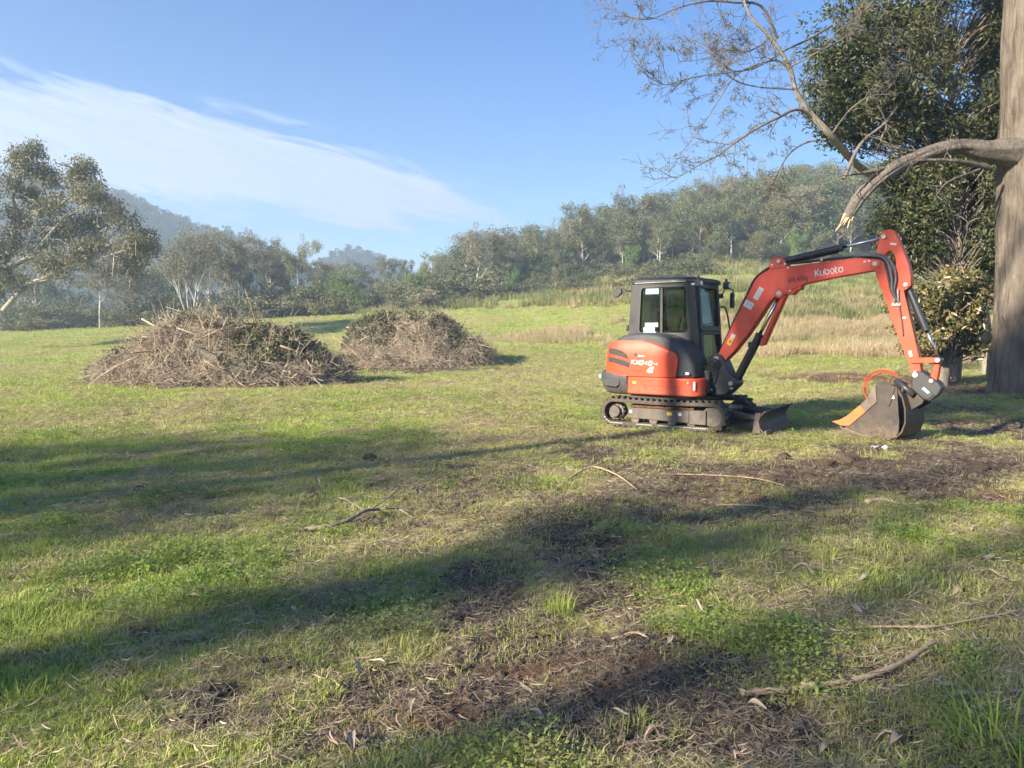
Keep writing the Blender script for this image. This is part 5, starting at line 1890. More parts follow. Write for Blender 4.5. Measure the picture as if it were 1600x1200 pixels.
ground_stick('fallen_stick', [(190, 652, 0), (240, 648, 0.03), (290, 652, 0)], 0.016, 0.01, 'twig_bark', 'thin dead stick on the sunlit grass before the larger heap', seed=10)
ground_stick('bark_strip', [(1352, 787, 0), (1375, 786, 0.01), (1405, 788, 0.0)], 0.024, 0.016, 'pale_stick', 'pale curled bark strip on the soil below the bucket', cat='bark', seed=11)
ground_stick('bark_strip', [(1432, 789, 0), (1455, 788, 0.01), (1472, 790, 0.0)], 0.020, 0.015, 'pale_stick', 'pale bark strip right of the other strip below the bucket', cat='bark', seed=12)
ground_stick('fallen_stick', [(1202, 870, 0), (1230, 868, 0.01), (1262, 871, 0)], 0.008, 0.006, 'twig_bark', 'short dark twig on the shaded grass right of centre', seed=13)
ground_stick('fallen_stick', [(955, 1001, 0), (990, 1000, 0.01), (1012, 1003, 0)], 0.007, 0.005, 'pale_stick', 'short pale twig on the reddish soil', seed=14)


def dead_leaf_mesh(seed):
    rng = np.random.default_rng(seed)
    L, W = 0.085, 0.017 * rng.uniform(0.8, 1.6)
    bend, curl = rng.normal(0, 0.35), rng.uniform(0.002, 0.012)
    V, Q = [], []
    n = 7
    for i in range(n):
        t = i / (n - 1)
        x = (t - 0.5) * L
        yc = bend * L * (t - 0.5) ** 2 * 2
        w = W * math.sin(math.pi * (0.06 + 0.9 * t)) ** 0.8
        z = 0.014 * math.sin(math.pi * t) + 0.01 * math.cos(5 * t + seed)
        V += [(x, yc - w / 2, z + curl), (x, yc, z), (x, yc + w / 2, z + curl)]
    for i in range(n - 1):
        b = i * 3
        Q += [(b, b + 1, b + 4, b + 3), (b + 1, b + 2, b + 5, b + 4)]
    m = np_mesh('dead_leaf', V, Q, smooth=True)
    m.materials.append(MATS['dead_leaf'])
    return m


LEAFM = [dead_leaf_mesh(k) for k in range(6)]
rngL = np.random.default_rng(88)
LEAVES = [(945, 982), (835, 970), (760, 1127), (510, 1180), (545, 1188), (840, 1133), (1120, 1050), (1142, 1048), (1210, 1092), (1245, 1155), (1290, 1190), (1140, 1180),
          (1475, 1090), (1495, 1105), (1520, 1010), (1550, 912), (1498, 935), (1350, 910), (1340, 960), (1325, 1000), (1090, 960), (990, 938), (455, 962), (310, 940),
          (560, 1050), (605, 1042), (590, 1040), (1385, 1165), (1400, 1172), (35, 875), (95, 800), (135, 837), (498, 757), (495, 782), (215, 775), (1050, 1010), (820, 1075),
          (640, 1120), (970, 1125), (1010, 1150), (1180, 1120), (300, 945), (700, 1018), (960, 845), (925, 880), (1100, 905), (1255, 900), (1420, 830), (1545, 880), (1590, 1100)]
for k, (px, py) in enumerate(LEAVES):
    g = G(px, py)
    o = link(bpy.data.objects.new('dead_leaf', LEAFM[k % 6]))
    s = rngL.uniform(0.8, 1.5) * (1.0 if py > 900 else 1.5)
    o.scale = (s, s, s)
    o.location = (g.x, g.y, gz(g.x, g.y) + 0.028)
    o.rotation_euler = (rngL.normal(0, 0.25), rngL.normal(0, 0.25), rngL.uniform(0, 6.28))
    col_ = 'left' if px < 500 else ('left of centre' if px < 800 else ('right of centre' if px < 1150 else ('right' if px < 1400 else 'far right')))
    row_ = 'well back' if py < 860 else ('midway' if py < 960 else ('in the near foreground' if py < 1080 else 'at the bottom edge'))
    tag(o, 'small pale dry leaf lying on the ground, %s, %s' % (row_, col_), 'leaf', 'dead leaves on the foreground')


def clod_mesh(seed):
    import bmesh
    rng = np.random.default_rng(seed)
    bm = bmesh.new()
    bmesh.ops.create_icosphere(bm, subdivisions=3, radius=1.0)
    for v in bm.verts:
        n = float(fbm(np.array([v.co.x * 1.6 + v.co.z + 5]), np.array([v.co.y * 1.6 + 5]), seed, 3)[0]) - 0.5
        v.co *= 1 + n * 0.9
        v.co.z *= 0.6
    m = bpy.data.meshes.new('soil_clod')
    bm.to_mesh(m)
    bm.free()
    m.materials.append(MATS['heap_soil'])
    return m


CLODS = [clod_mesh(3), clod_mesh(8), clod_mesh(12)]
for k, (px, py, r, lab) in enumerate(((1318, 722, 0.16, 'largest dark soil clod below the bucket'), (1290, 726, 0.10, 'small clod left of the largest soil clod'), (1226, 716, 0.09, 'dark soil lump between blade and bucket shade'),
                                      (1345, 727, 0.08, 'little clod right of the largest soil clod'), (1430, 722, 0.1, 'soil lump below the right side of the bucket'), (1525, 732, 0.12, 'soil lump at the right edge of the worn ground'),
                                      (578, 718, 0.10, 'dark clump standing alone on the grass left of centre'), (1165, 706, 0.07, 'small soil lump just below the dozer blade'))):
    g = G(px, py)
    o = link(bpy.data.objects.new('soil_clod', CLODS[k % 3]))
    o.location = (g.x, g.y, gz(g.x, g.y) + r * 0.2)
    o.scale = (r, r, r)
    o.rotation_euler = (0, 0, k * 1.3)
    tag(o, lab, 'soil clod', 'clods on the worn ground')


def rag():
    mb = MB()
    g = G(1378, 703)
    rng = np.random.default_rng(4)
    n = 7
    for j in range(n):
        for i in range(n):
            mb.v.append(((i / (n - 1) - 0.5) * 0.26, (j / (n - 1) - 0.5) * 0.16, 0.02 + 0.035 * rng.uniform() + 0.02 * math.sin(i * 1.8)))
    for j in range(n - 1):
        for i in range(n - 1):
            a = j * n + i
            mb.f.append((a, a + 1, a + n + 1, a + n))
    o = mb.build('paper_scrap', MATS['white_decal'], None, smooth=True)
    o.location = (g.x, g.y, gz(g.x, g.y) + 0.01)
    tag(o, 'crumpled white scrap on the ground just below the bucket', 'scrap')


rag()


def grass_clump(px, py, h, n, label, seed, rad=0.10, w=0.009, lean=0.8):
    g = G(px, py)
    m = blades_mesh('grass_clump', MATS['grass_blade'], n, rad, h * 0.45, h, w, lean, seed, 0.42)
    o = link(bpy.data.objects.new('grass_clump', m))
    o.location = (g.x, g.y, gz(g.x, g.y))
    tag(o, label, 'grass clump')


grass_clump(1578, 1185, 0.30, 150, 'large clump of long arching grass in the bottom right corner', 5, 0.20, 0.008, 1.5)
grass_clump(1240, 985, 0.16, 34, 'small upright grass tuft above the thick curved stick', 6, 0.05, 0.006, 0.4)
grass_clump(875, 955, 0.16, 60, 'fine grass tuft at the edge of the dark soil patch', 7, 0.08, 0.006, 0.5)
grass_clump(1295, 880, 0.22, 22, 'spiky grass tuft in the sunlit strip on the right', 8, 0.04, 0.007, 0.6)
grass_clump(330, 895, 0.12, 50, 'low dark green weed clump in the sunlit strip on the left', 9, 0.10, 0.012, 0.9)


def stump():
    p = G(-6, 568)
    mb = MB()
    V, Q = bark_tube([(0, 0, -0.1), (0, 0, 0.12), (0.01, 0, 0.28), (0.02, 0, 0.36)], [0.16, 0.13, 0.11, 0.05], 14, 0.3, 33)
    o = mobj('stump', np_mesh('stump', V, Q, smooth=True), MATS['grey_bark'])
    o.location = (p.x, p.y, gz(p.x, p.y))
    tag(o, 'small dark stump at the left edge of the far grass', 'stump')


stump()


def pod():
    a = AT(1541, 490, 19.0)
    b = AT(1541, 528, 19.0)
    mb = MB()
    mb.tube([Vector((0, 0, 0)), b - a + Vector((0, 0, 0.12))], [0.008, 0.008], 5)
    o = mb.build('hanging_pod', MATS['grey_bark'])
    o.location = a
    V, Q = bark_tube([b - a + Vector((0, 0, 0.16)), b - a + Vector((0.01, 0, 0.08)), b - a, b - a - Vector((0, 0, 0.10)), b - a - Vector((0, 0, 0.16))], [0.03, 0.10, 0.13, 0.09, 0.02], 12, 0.35, 41)
    mobj('husk', np_mesh('husk', V, Q, smooth=True), MATS['heap_soil'], o)
    mb = MB()
    mb.tube(catmull([AT(1545, 470, 19.5) - a, AT(1543, 478, 19.2) - a, Vector((0, 0, 0))], 3), 0.012, 5)
    mb.build('stalk', MATS['grey_bark'], o, smooth=True)
    tag(o, 'dark dried pod hanging beside the big trunk', 'pod')


pod()


# ------------------------------------------------------------------ the excavator (x forward, y to its left, z up)
def excavator():
    gzz = float(np.mean(terrain(np.array([2.2, 3.2, 2.6, 3.4]), np.array([13.0, 12.6, 14.3, 13.6]))))
    root = empty('mini_excavator', (2.78, 13.6, gzz + 0.0), R(-38))
    tag(root, 'orange red mini excavator with black cab parked with its bucket on the ground', 'excavator')
    M = MATS

    # ---- text as flat geometry laid on a surface
    def letters(body, size, fn, name, mat, parent, shear=0.0, bold=0.0, wide=1.0, thick=0.003):
        cu = bpy.data.curves.new('lettering', 'FONT')
        cu.body = body
        cu.size = size
        cu.shear = shear
        cu.offset = bold
        cu.resolution_u = 3
        tmp = bpy.data.objects.new('lettering', cu)
        COL.objects.link(tmp)
        dg = bpy.context.evaluated_depsgraph_get()
        me = bpy.data.meshes.new_from_object(tmp.evaluated_get(dg))
        bpy.data.objects.remove(tmp, do_unlink=True)
        bpy.data.curves.remove(cu)
        for v in me.vertices:
            v.co = fn(v.co.x * wide, v.co.y)
        me.materials.clear()
        me.materials.append(mat)
        return link(bpy.data.objects.new(name, me), parent)

    def ribbons(strokes, w, fn, name, mat, parent):
        mb = MB()
        for st in strokes:
            pts = [Vector((a, b, 0)) for a, b in st]
            n = len(pts)
            le, ri = [], []
            for i in range(n):
                d = (pts[min(i + 1, n - 1)] - pts[max(i - 1, 0)]).normalized()
                nn = Vector((-d.y, d.x, 0)) * w / 2
                le.append(pts[i] + nn)
                ri.append(pts[i] - nn)
            vs_ = [fn(p.x, p.y) for p in le] + [fn(p.x, p.y) for p in ri]
            mb.add(vs_, [(i, i + 1, n + i + 1, n + i) for i in range(n - 1)])
        return mb.build(name, mat, parent, normals=False)

    # ---- running gear, turned a little against the house
    TA = R(5)
    ct, st_ = math.cos(TA), math.sin(TA)

    def gear(o):
        o.rotation_euler = (0, 0, TA)
        return o
    xr, xf, zc, rw = -0.68, 1.04, 0.245, 0.215

    def loop_pts(r, nb=22, na=12, sag=0.0):
        P = []
        for k in range(na + 1):
            a = math.pi / 2 + math.pi * k / na
            P.append((xr + r * math.cos(a), zc + r * math.sin(a)))
        for k in range(1, nb):
            t = k / nb
            P.append((xr + (xf - xr) * t, zc - r))
        for k in range(na + 1):
            a = -math.pi / 2 + math.pi * k / na
            P.append((xf + r * math.cos(a), zc + r * math.sin(a)))
        for k in range(1, nb):
            t = k / nb
            P.append((xf + (xr - xf) * t, zc + r - sag * math.sin(math.pi * t)))
        return P
    for side in (-1, 1):
        y0, y1 = (side * 0.52, side * 0.85)
        mb = MB()
        mb.ring(loop_pts(rw + 0.015, sag=0.02), loop_pts(rw - 0.045, sag=0.02), y0, y1, lambda a, b, h: (a, h, b))
        belt = gear(mb.build('track', M['rubber'], root, bevel=0.008))
        # tread lugs: one mesh shared, set round the belt
        lm = MB()
        for sgn in (-1, 1):
            lm.prism([(-0.028 + 0.02 * sgn, 0.0), (-0.018 + 0.02 * sgn, 0.030), (0.018 + 0.02 * sgn, 0.030), (0.028 + 0.02 * sgn, 0.0)], 0.01 * sgn, 0.165 * sgn, lambda a, b, h: (a + abs(h) * 0.12, h, b))
        lug_mesh = lm.mesh('tread_lug')
        lug_mesh.materials.append(M['rubber'])
        P = loop_pts(rw + 0.013, 44, 26, 0.02)
        ln = [0.0]
        for i in range(len(P)):
            a, b = P[i], P[(i + 1) % len(P)]
            ln.append(ln[-1] + math.hypot(b[0] - a[0], b[1] - a[1]))
        tot = ln[-1]
        nl = 46
        for k in range(nl):
            s = tot * (k + 0.5) / nl
            i = max(j for j in range(len(P)) if ln[j] <= s)
            a, b = P[i], P[(i + 1) % len(P)]
            t = (s - ln[i]) / max(1e-6, ln[i + 1] - ln[i])
            x, z = a[0] + (b[0] - a[0]) * t, a[1] + (b[1] - a[1]) * t
            if z < 0.06:
                z += 0.004
            ang = math.atan2(b[1] - a[1], b[0] - a[0])
            o = link(bpy.data.objects.new('tread_lug', lug_mesh), belt)
            o.location = (x, (y0 + y1) / 2, z)
            o.rotation_euler = (0, -ang + math.pi, 0)
        # studs along the inner rim, flat white standing in for metal glints
        mb = MB()
        yo = side * 0.853
        for k in range(52):
            t = k / 51
            x = xr - 0.16 + (xf - xr + 0.1) * t
            if 9 < k < 17 or 24 < k < 28:
                continue
            z = zc - 0.19 if x > xr else zc - math.sqrt(max(0, 0.19 ** 2 - (x - xr) ** 2))
            mb.box(x - 0.008, x + 0.008, yo - 0.006, yo + 0.006, z - 0.007, z + 0.007)
        mb.build('glint_studs', M['white_decal'], belt, normals=False)
        # frame, sprocket, idler, rollers
        s = side
        mb = MB()
        mb.prism([(-0.42, 0.15), (0.66, 0.12), (0.66, 0.325), (-0.40, 0.325)], s * 0.60, s * 0.815)
        fr = gear(mb.build('track_frame', M['track_steel'], root, bevel=0.012))
        mb = MB()
        mb.prism([(0.664, 0.105), (0.945, 0.105), (0.945, 0.335), (0.664, 0.335)], s * 0.62, s * 0.825)
        mb.build('idler_yoke', M['track_steel'], fr, bevel=0.012)
        mb = MB()
        rng = np.random.default_rng(3 + s)
        for k in range(26):
            x = -0.38 + k * 0.042
            mb.tube([(x, s * 0.70, 0.33), (x + 0.02, s * 0.74, 0.345 + 0.03 * rng.uniform()), (x + 0.05, s * 0.79, 0.335)], [0.03, 0.035 + 0.02 * rng.uniform(), 0.02], 6)
        mb.build('caked_mud', M['mud'], fr, smooth=True, normals=False)
        for nm, x0, w, mt in (('decal', -0.40, 0.05, 'white_decal'), ('decal', 0.28, 0.085, 'yellow_decal'), ('decal', 0.47, 0.06, 'white_decal')):
            mb = MB()
            mb.box(x0, x0 + w, s * 0.815, s * 0.818, 0.235, 0.285)
            mb.build(nm, M[mt], fr, normals=True)
        mb = MB()
        mb.cyl((xr, s * 0.56, zc), (xr, s * 0.74, zc), 0.145, 28)
        for k in range(13):
            a = k * 2 * math.pi / 13
            mb.cyl((xr + 0.140 * math.cos(a), s * 0.62, zc + 0.140 * math.sin(a)), (xr + 0.140 * math.cos(a), s * 0.72, zc + 0.140 * math.sin(a)), 0.024, 8)
        sp = gear(mb.build('sprocket', M['track_steel'], root, bevel=0.006))
        mb = MB()
        mb.cyl((xr, s * 0.735, zc), (xr, s * 0.815, zc), 0.10, 28)
        mb.build('hub', M['track_steel'], sp, bevel=0.015)
        mb = MB()
        for k in range(9):
            a = k * 2 * math.pi / 9
            mb.cyl((xr + 0.122 * math.cos(a), s * 0.73, zc + 0.122 * math.sin(a)), (xr + 0.122 * math.cos(a), s * 0.75, zc + 0.122 * math.sin(a)), 0.011, 6)
        mb.build('bolt_ring', M['pin_steel'], sp)
        mb = MB()
        mb.cyl((xf, s * 0.58, zc), (xf, s * 0.79, zc), 0.175, 28)
        gear(mb.build('idler', M['track_steel'], root, bevel=0.02))
        for k in range(4):
            mb = MB()
            mb.cyl((-0.30 + k * 0.33, s * 0.60, 0.125), (-0.30 + k * 0.33, s * 0.80, 0.125), 0.075, 18)
            gear(mb.build('roller', M['track_steel'], root, bevel=0.01))
    mb = MB()
    mb.box(-0.35, 0.75, -0.52, 0.52, 0.25, 0.40)
    mb.prism([(-0.5, 0.22), (0.9, 0.22), (0.8, 0.36), (-0.4, 0.36)], -0.60, 0.60)
    gear(mb.build('undercarriage', M['track_steel'], root, bevel=0.02))
    mb = MB()
    mb.cyl((0, 0, 0.40), (0, 0, 0.56), 0.46, 36)
    mb.build('turntable', M['black_paint'], root, bevel=0.01)
    # dozer blade
    prof = []
    for k in range(9):
        t = k / 8
        z = 0.03 + 0.36 * t
        prof.append((1.80 + 0.11 * (2 * t - 1) ** 2 - 0.03, z))
    prof2 = [(a + 0.03, b) for a, b in prof]
    mb = MB()
    mb.prism(prof + prof2[::-1], -0.85, 0.85)
    blade = gear(mb.build('dozer_blade', M['blade_steel'], root, bevel=0.006))
    mb = MB()
    mb.box(1.885, 1.91, -0.852, 0.852, 0.01, 0.085)
    mb.build('cutting_edge', M['bucket_edge'], blade, bevel=0.004)
    for s in (-1, 1):
        mb = MB()
        mb.prism([(1.70, 0.04), (1.83, 0.04), (1.80, 0.22), (1.83, 0.37), (1.74, 0.35)], s * 0.838, s * 0.862)
        mb.build('end_plate', M['blade_steel'], blade, bevel=0.004)
        mb = MB()
        mb.tube([(0.55, s * 0.42, 0.33), (1.2, s * 0.46, 0.30), (1.79, s * 0.52, 0.21)], [0.055, 0.06, 0.075], 4)
        mb.tube([(1.25, s * 0.46, 0.33), (1.55, s * 0.62, 0.28), (1.80, s * 0.72, 0.25)], [0.035, 0.04, 0.045], 4)
        gear(mb.build('push_arm', M['blade_steel'], root, bevel=0.008))
    mb = MB()
    mb.tube([(0.7, 0, 0.36), (1.3, 0, 0.34)], 0.05, 12)
    mb.tube([(1.3, 0, 0.34), (1.78, 0, 0.27)], 0.028, 12)
    gear(mb.build('blade_cylinder', M['black_paint'], root, smooth=True))

    # ---- house: skirts, bumper, hood
    right = [(0.90, -0.50), (0.90, -0.60), (0.87, -0.69), (0.80, -0.755), (0.70, -0.78), (-0.405, -0.79)]
    mb = MB()
    top = lambda a, b, h: (a, b, h)
    mb.prism(right + [(-0.405, 0.30), (0.60, 0.30)], 0.555, 0.855, top)
    mb.build('side_skirt', M['orange'], root, bevel=0.028, segs=3)
    mb = MB()
    for (a, b) in (((0.875, -0.655, 0.62), (0.875, -0.655, 0.80)),):
        mb.box(0.80, 0.80 + 0.035, -0.772, -0.752, 0.665, 0.805)
    mb.build('skirt_decal', M['white_decal'], root)
    mb = MB()
    mb.box(0.70, 0.725, -0.79, -0.785, 0.77, 0.80)
    mb.box(-0.30, -0.24, -0.7905, -0.788, 0.735, 0.775)
    mb.build('skirt_label', M['yellow_decal'], root)
    # recessed crease along the skirt
    mb = MB()
    mb.prism([(-0.12, 0.735), (0.60, 0.715), (0.55, 0.70), (-0.10, 0.705)], -0.7915, -0.786)
    mb.build('skirt_crease', M['orange'], root, bevel=0.003)
    # rear: bumper corner in grey plastic round to the left side
    arc = []
    for k in range(15):
        a = R(218 - k * 2.2 * 5.4)
        arc.append((1.20 * math.cos(a), 1.20 * math.sin(a)))
    rear = [(-0.41, -0.795), (-0.62, -0.79), (-0.80, -0.765), (-0.90, -0.72), (-1.0, -0.63)] + [(x, y) for x, y in [(-1.09, -0.50), (-1.16, -0.32), (-1.20, -0.1), (-1.20, 0.12), (-1.16, 0.33), (-1.08, 0.52), (-0.95, 0.68), (-0.80, 0.77)]] + [(-0.41, 0.79)]
    V, F = [], []
    lay = [(0.535, 0.14), (0.56, 0.09), (0.62, 0.045), (0.70, 0.015), (0.78, 0.0), (0.86, 0.0), (0.90, 0.012), (0.915, 0.04)]
    nr = len(rear)
    for z, ins in lay:
        for x, y in rear:
            k = 1 - ins / 1.2 if x < -0.42 else 1
            rr_ = math.hypot(x + 0.41, y)
            f = max(0.0, (rr_ - ins) / max(rr_, 1e-6))
            V.append(((x + 0.41) * f - 0.41 if x < -0.42 else x, y * f, z + (0.02 if (z > 0.88 and x < -0.7) else 0)))
    for j in range(len(lay) - 1):
        for i in range(nr):
            i2 = (i + 1) % nr
            F.append((j * nr + i, j * nr + i2, (j + 1) * nr + i2, (j + 1) * nr + i))
    F.append(tuple(range(nr))[::-1])
    F.append(tuple((len(lay) - 1) * nr + i for i in range(nr)))
    mb = MB().add(V, F)
    bump_o = mb.build('rear_bumper', M['grey_plastic'], root, bevel=0.012)
    mb = MB()
    mb.prism([(-0.90, 0.80), (-0.86, 0.68), (-0.62, 0.655), (-0.56, 0.70), (-0.55, 0.81)], -0.80, -0.775)
    mb.build('bumper_recess', M['black_plastic'], bump_o, bevel=0.01)
    mb = MB()
    mb.box(-1.06, -1.02, -0.635, -0.615, 0.80, 0.86)
    mb.build('reflector', M['white_decal'], bump_o)
    # left body and deck
    mb = MB()
    mb.prism([(-0.40, 0.31), (0.80, 0.31), (0.80, 0.70), (0.70, 0.79), (-0.40, 0.79)], 0.56, 0.95, top)
    mb.build('left_panel', M['orange'], root, bevel=0.025, segs=3)
    mb = MB()
    mb.prism([(-0.40, -0.70), (0.85, -0.60), (0.85, 0.68), (-0.40, 0.70)], 0.48, 0.553, top)
    mb.build('deck', M['black_paint'], root, bevel=0.01)

    # black hood cover (rounded bonnet between the orange panel and the cab)
    cov = [(-0.72, 0.90), (-0.74, 1.15), (-0.74, 1.36), (-0.71, 1.46), (-0.58, 1.55), (-0.40, 1.585), (-0.15, 1.60), (0.06, 1.585), (0.27, 1.54), (0.45, 1.46), (0.60, 1.35), (0.71, 1.20), (0.78, 1.05), (0.80, 0.90), (0.80, 0.858), (-0.72, 0.858)]
    ins = [(-0.715, 0.075), (-0.70, 0.03), (-0.67, 0.008), (-0.62, 0.0), (-0.10, 0.0)]
    n = len(cov)
    V, F = [], []
    cx, cz = 0.0, 1.1
    for y, d in ins:
        for a, b in cov:
            L_ = math.hypot(a - cx, b - cz)
            f = (L_ - d) / L_
            V.append((cx + (a - cx) * f, y + 0.10 * max(0, -a - 0.45) ** 2 * 4 * 0.35 * (1 if y < -0.5 else 0), max(0.858, cz + (b - cz) * f)))
    for j in range(len(ins) - 1):
        for i in range(n):
            i2 = (i + 1) % n
            F.append((j * n + i, j * n + i2, (j + 1) * n + i2, (j + 1) * n + i))
    F += [tuple(range(n))[::-1], tuple((len(ins) - 1) * n + i for i in range(n))]
    mb = MB().add(V, F)
    cover = mb.build('hood_cover', M['black_plastic'], root, bevel=0.02, segs=3)
    mb = MB()
    mb.box(0.66, 0.725, -0.772, -0.768, 0.915, 0.955)
    mb.build('cover_badge', M['white_decal'], cover)

    # orange hood panel: a bulged sheet that curves away at the rear
    def hood_y(x, z):
        y = -0.79
        y += 0.55 * max(0.0, -0.52 - x) ** 2
        y += 0.055 * max(0.0, (z - 1.10) / 0.37) ** 3
        y += 0.02 * max(0.0, (x - 0.30) / 0.2) ** 2
        return y
    zrow = [0.862, 0.90, 0.98, 1.06, 1.14, 1.20, 1.26, 1.32, 1.38, 1.42, 1.45, 1.468]
    xl = lambda z: float(np.interp(z, [0.86, 1.0, 1.27, 1.38, 1.43, 1.468], [-0.87, -0.87, -0.855, -0.82, -0.77, -0.66]))
    xr_ = lambda z: float(np.interp(z, [0.86, 0.9, 1.05, 1.16, 1.22, 1.27, 1.35, 1.42, 1.468], [0.475, 0.48, 0.505, 0.515, 0.50, 0.46, 0.29, 0.09, -0.12]))
    nx = 22
    V, F = [], []
    for z in zrow:
        for i in range(nx):
            x = xl(z) + (xr_(z) - xl(z)) * i / (nx - 1)
            e = min(i, nx - 1 - i)
            edge = 0.012 if (e == 0) else 0.0
            V.append((x, hood_y(x, z) + edge, z))
    nz_ = len(zrow)
    for j in range(nz_ - 1):
        for i in range(nx - 1):
            F.append((j * nx + i, j * nx + i + 1, (j + 1) * nx + i + 1, (j + 1) * nx + i))
    # rim turned inwards
    b0 = len(V)
    rim = [j * nx for j in range(nz_)] + [(nz_ - 1) * nx + i for i in range(1, nx)] + [j * nx + nx - 1 for j in range(nz_ - 2, -1, -1)] + [i for i in range(nx - 2, 0, -1)]
    for r_ in rim:
        x, y, z = V[r_]
        V.append((x, y + 0.10, z))
    for k in range(len(rim)):
        k2 = (k + 1) % len(rim)
        F.append((rim[k], rim[k2], b0 + k2, b0 + k))
    mb = MB().add(V, F)
    hood = mb.build('engine_hood', M['orange'], root, smooth=True)
    hood.data.set_sharp_from_angle(angle=R(50))
    # rear of the hood round the engine
    mb = MB()
    mb.prism([(-0.50, -0.45), (-0.86, -0.55), (-0.98, -0.3), (-1.03, 0), (-0.98, 0.3), (-0.86, 0.55), (-0.50, 0.55)], 0.90, 1.42, top)
    mb.build('rear_hood', M['orange'], root, bevel=0.07, segs=3)
    on_hood = lambda lift: (lambda x, z: (x, hood_y(x, z) - lift, z))

    def hood_patch(top_l, bot_l, mat, name, lift, n=9):
        h = on_hood(lift)
        V, F = [], []
        for i in range(n):
            t = i / (n - 1)
            for l in (top_l, bot_l):
                x = float(np.interp(t, np.linspace(0, 1, len(l)), [p[0] for p in l]))
                z = float(np.interp(t, np.linspace(0, 1, len(l)), [p[1] for p in l]))
                V.append(h(x, z))
        for i in range(n - 1):
            F.append((2 * i, 2 * i + 1, 2 * i + 3, 2 * i + 2))
        return MB().add(V, F).build(name, mat, hood, smooth=True, normals=False)
    hood_patch([(-0.80, 1.335), (-0.66, 1.325), (-0.52, 1.29), (-0.42, 1.23), (-0.375, 1.15)], [(-0.80, 1.235), (-0.66, 1.215), (-0.52, 1.185), (-0.42, 1.155), (-0.375, 1.148)], M['grille_mesh'], 'vent', 0.004)
    hood_patch([(-0.81, 1.185), (-0.66, 1.165), (-0.52, 1.135), (-0.42, 1.11), (-0.365, 1.09)], [(-0.81, 1.095), (-0.66, 1.075), (-0.52, 1.04), (-0.42, 1.015), (-0.36, 1.005)], M['grille_mesh'], 'vent', 0.004)
    hood_patch([(-0.82, 1.21), (-0.36, 1.118)], [(-0.82, 1.198), (-0.36, 1.108)], M['boom_red'], 'vent_slat', 0.010)
    for z0 in (1.30, 1.265, 1.155, 1.12):
        hood_patch([(-0.79, z0), (-0.43, z0 - 0.075)], [(-0.79, z0 - 0.008), (-0.43, z0 - 0.083)], M['black_plastic'], 'vent_louvre', 0.007)
    h4 = on_hood(0.004)
    # model code in broad slanted strokes
    sl = 0.28
    zero = [(0.08, 0.0), (0.72, 0.0), (0.80, 0.10), (0.80, 0.90), (0.72, 1.0), (0.08, 1.0), (0.0, 0.90), (0.0, 0.10), (0.08, 0.0)]
    four = [[(0.62, 0.0), (0.62, 1.0), (0.0, 0.28), (0.84, 0.28)]]
    kx = [[[(0.0, 0.0), (0.0, 1.0)], [(0.80, 1.0), (0.10, 0.46), (0.86, 0.0)]], [[(0.0, 1.0), (0.92, 0.0)], [(0.92, 1.0), (0.0, 0.0)]], [zero], four, [zero]]
    ox, S = 0.0, []
    for gl in kx:
        for st in gl:
            S.append([(ox + a + sl * b, b) for a, b in st])
        ox += 1.22
    k_ = 0.066
    ribbons(S, 0.27, lambda a, b: h4(-0.325 + a * k_, 1.072 + b * k_ - a * k_ * 0.05), 'model_lettering', M['white_decal'], hood)
    S = [[(0.0, 0.5), (0.45, 0.5)]] + [[(0.68 + a + sl * b, b) for a, b in st] for st in four]
    ribbons(S, 0.28, lambda a, b: h4(0.098 + a * 0.042, 1.058 + b * 0.042), 'model_lettering', M['white_decal'], hood)
    # emblem: a white angular figure with cut lines
    mbe = MB()
    for poly in ([(0.02, 0.0), (0.10, 0.0), (0.115, 0.03), (0.07, 0.028), (0.03, 0.03)], [(0.0, 0.036), (0.055, 0.034), (0.05, 0.06), (0.02, 0.062)], [(0.065, 0.034), (0.118, 0.036), (0.115, 0.06), (0.085, 0.058)],
                 [(0.035, 0.068), (0.10, 0.066), (0.12, 0.105), (0.06, 0.095)], [(0.088, 0.07), (0.13, 0.075), (0.122, 0.11)], [(-0.015, 0.012), (0.012, 0.01), (0.0, 0.03)]):
        mbe.add([h4(-0.03 + a, 0.928 + b) for a, b in poly], [tuple(range(len(poly)))])
    mbe.build('emblem', M['white_decal'], hood, normals=False)
    mbe = MB()
    mbe.add([h4(-0.25 + 0.033 * math.cos(k * 0.5236), 1.228 + 0.033 * math.sin(k * 0.5236)) for k in range(12)], [tuple(range(12))])
    mbe.build('hood_latch', M['black_plastic'], hood, normals=False)
    mbe = MB()
    mbe.add([h4(a, b) for a, b in ((-0.195, 1.20), (-0.10, 1.195), (-0.10, 1.215), (-0.195, 1.22))], [(0, 1, 2, 3)])
    mbe.add([h4(a, b) for a, b in ((-0.085, 1.197), (-0.075, 1.197), (-0.075, 1.213), (-0.085, 1.213))], [(0, 1, 2, 3)])
    mbe.build('small_lettering', M['white_decal'], hood, normals=False)
    mbe = MB()
    for a0, a1, b0_, b1 in ((-0.29, -0.265, 0.945, 0.965), (-0.282, -0.273, 0.935, 0.975), (-0.225, -0.12, 0.958, 0.966), (-0.225, -0.13, 0.942, 0.949)):
        mbe.add([h4(a0, b0_), h4(a1, b0_), h4(a1, b1), h4(a0, b1)], [(0, 1, 2, 3)])
    mbe.build('warning_print', M['dark_lettering'], hood, normals=False)

    # ---- cab
    def rr(x0, x1, z0, z1, r, shear=0.0, n=3):
        """rounded rectangle, counter-clockwise."""
        P = []
        for cx_, cz_, a0 in ((x1 - r, z1 - r, 0), (x0 + r, z1 - r, 90), (x0 + r, z0 + r, 180), (x1 - r, z0 + r, 270)):
            for k in range(n + 1):
                a = R(a0 + 90 * k / n)
                P.append((cx_ + r * math.cos(a), cz_ + r * math.sin(a)))
        return P
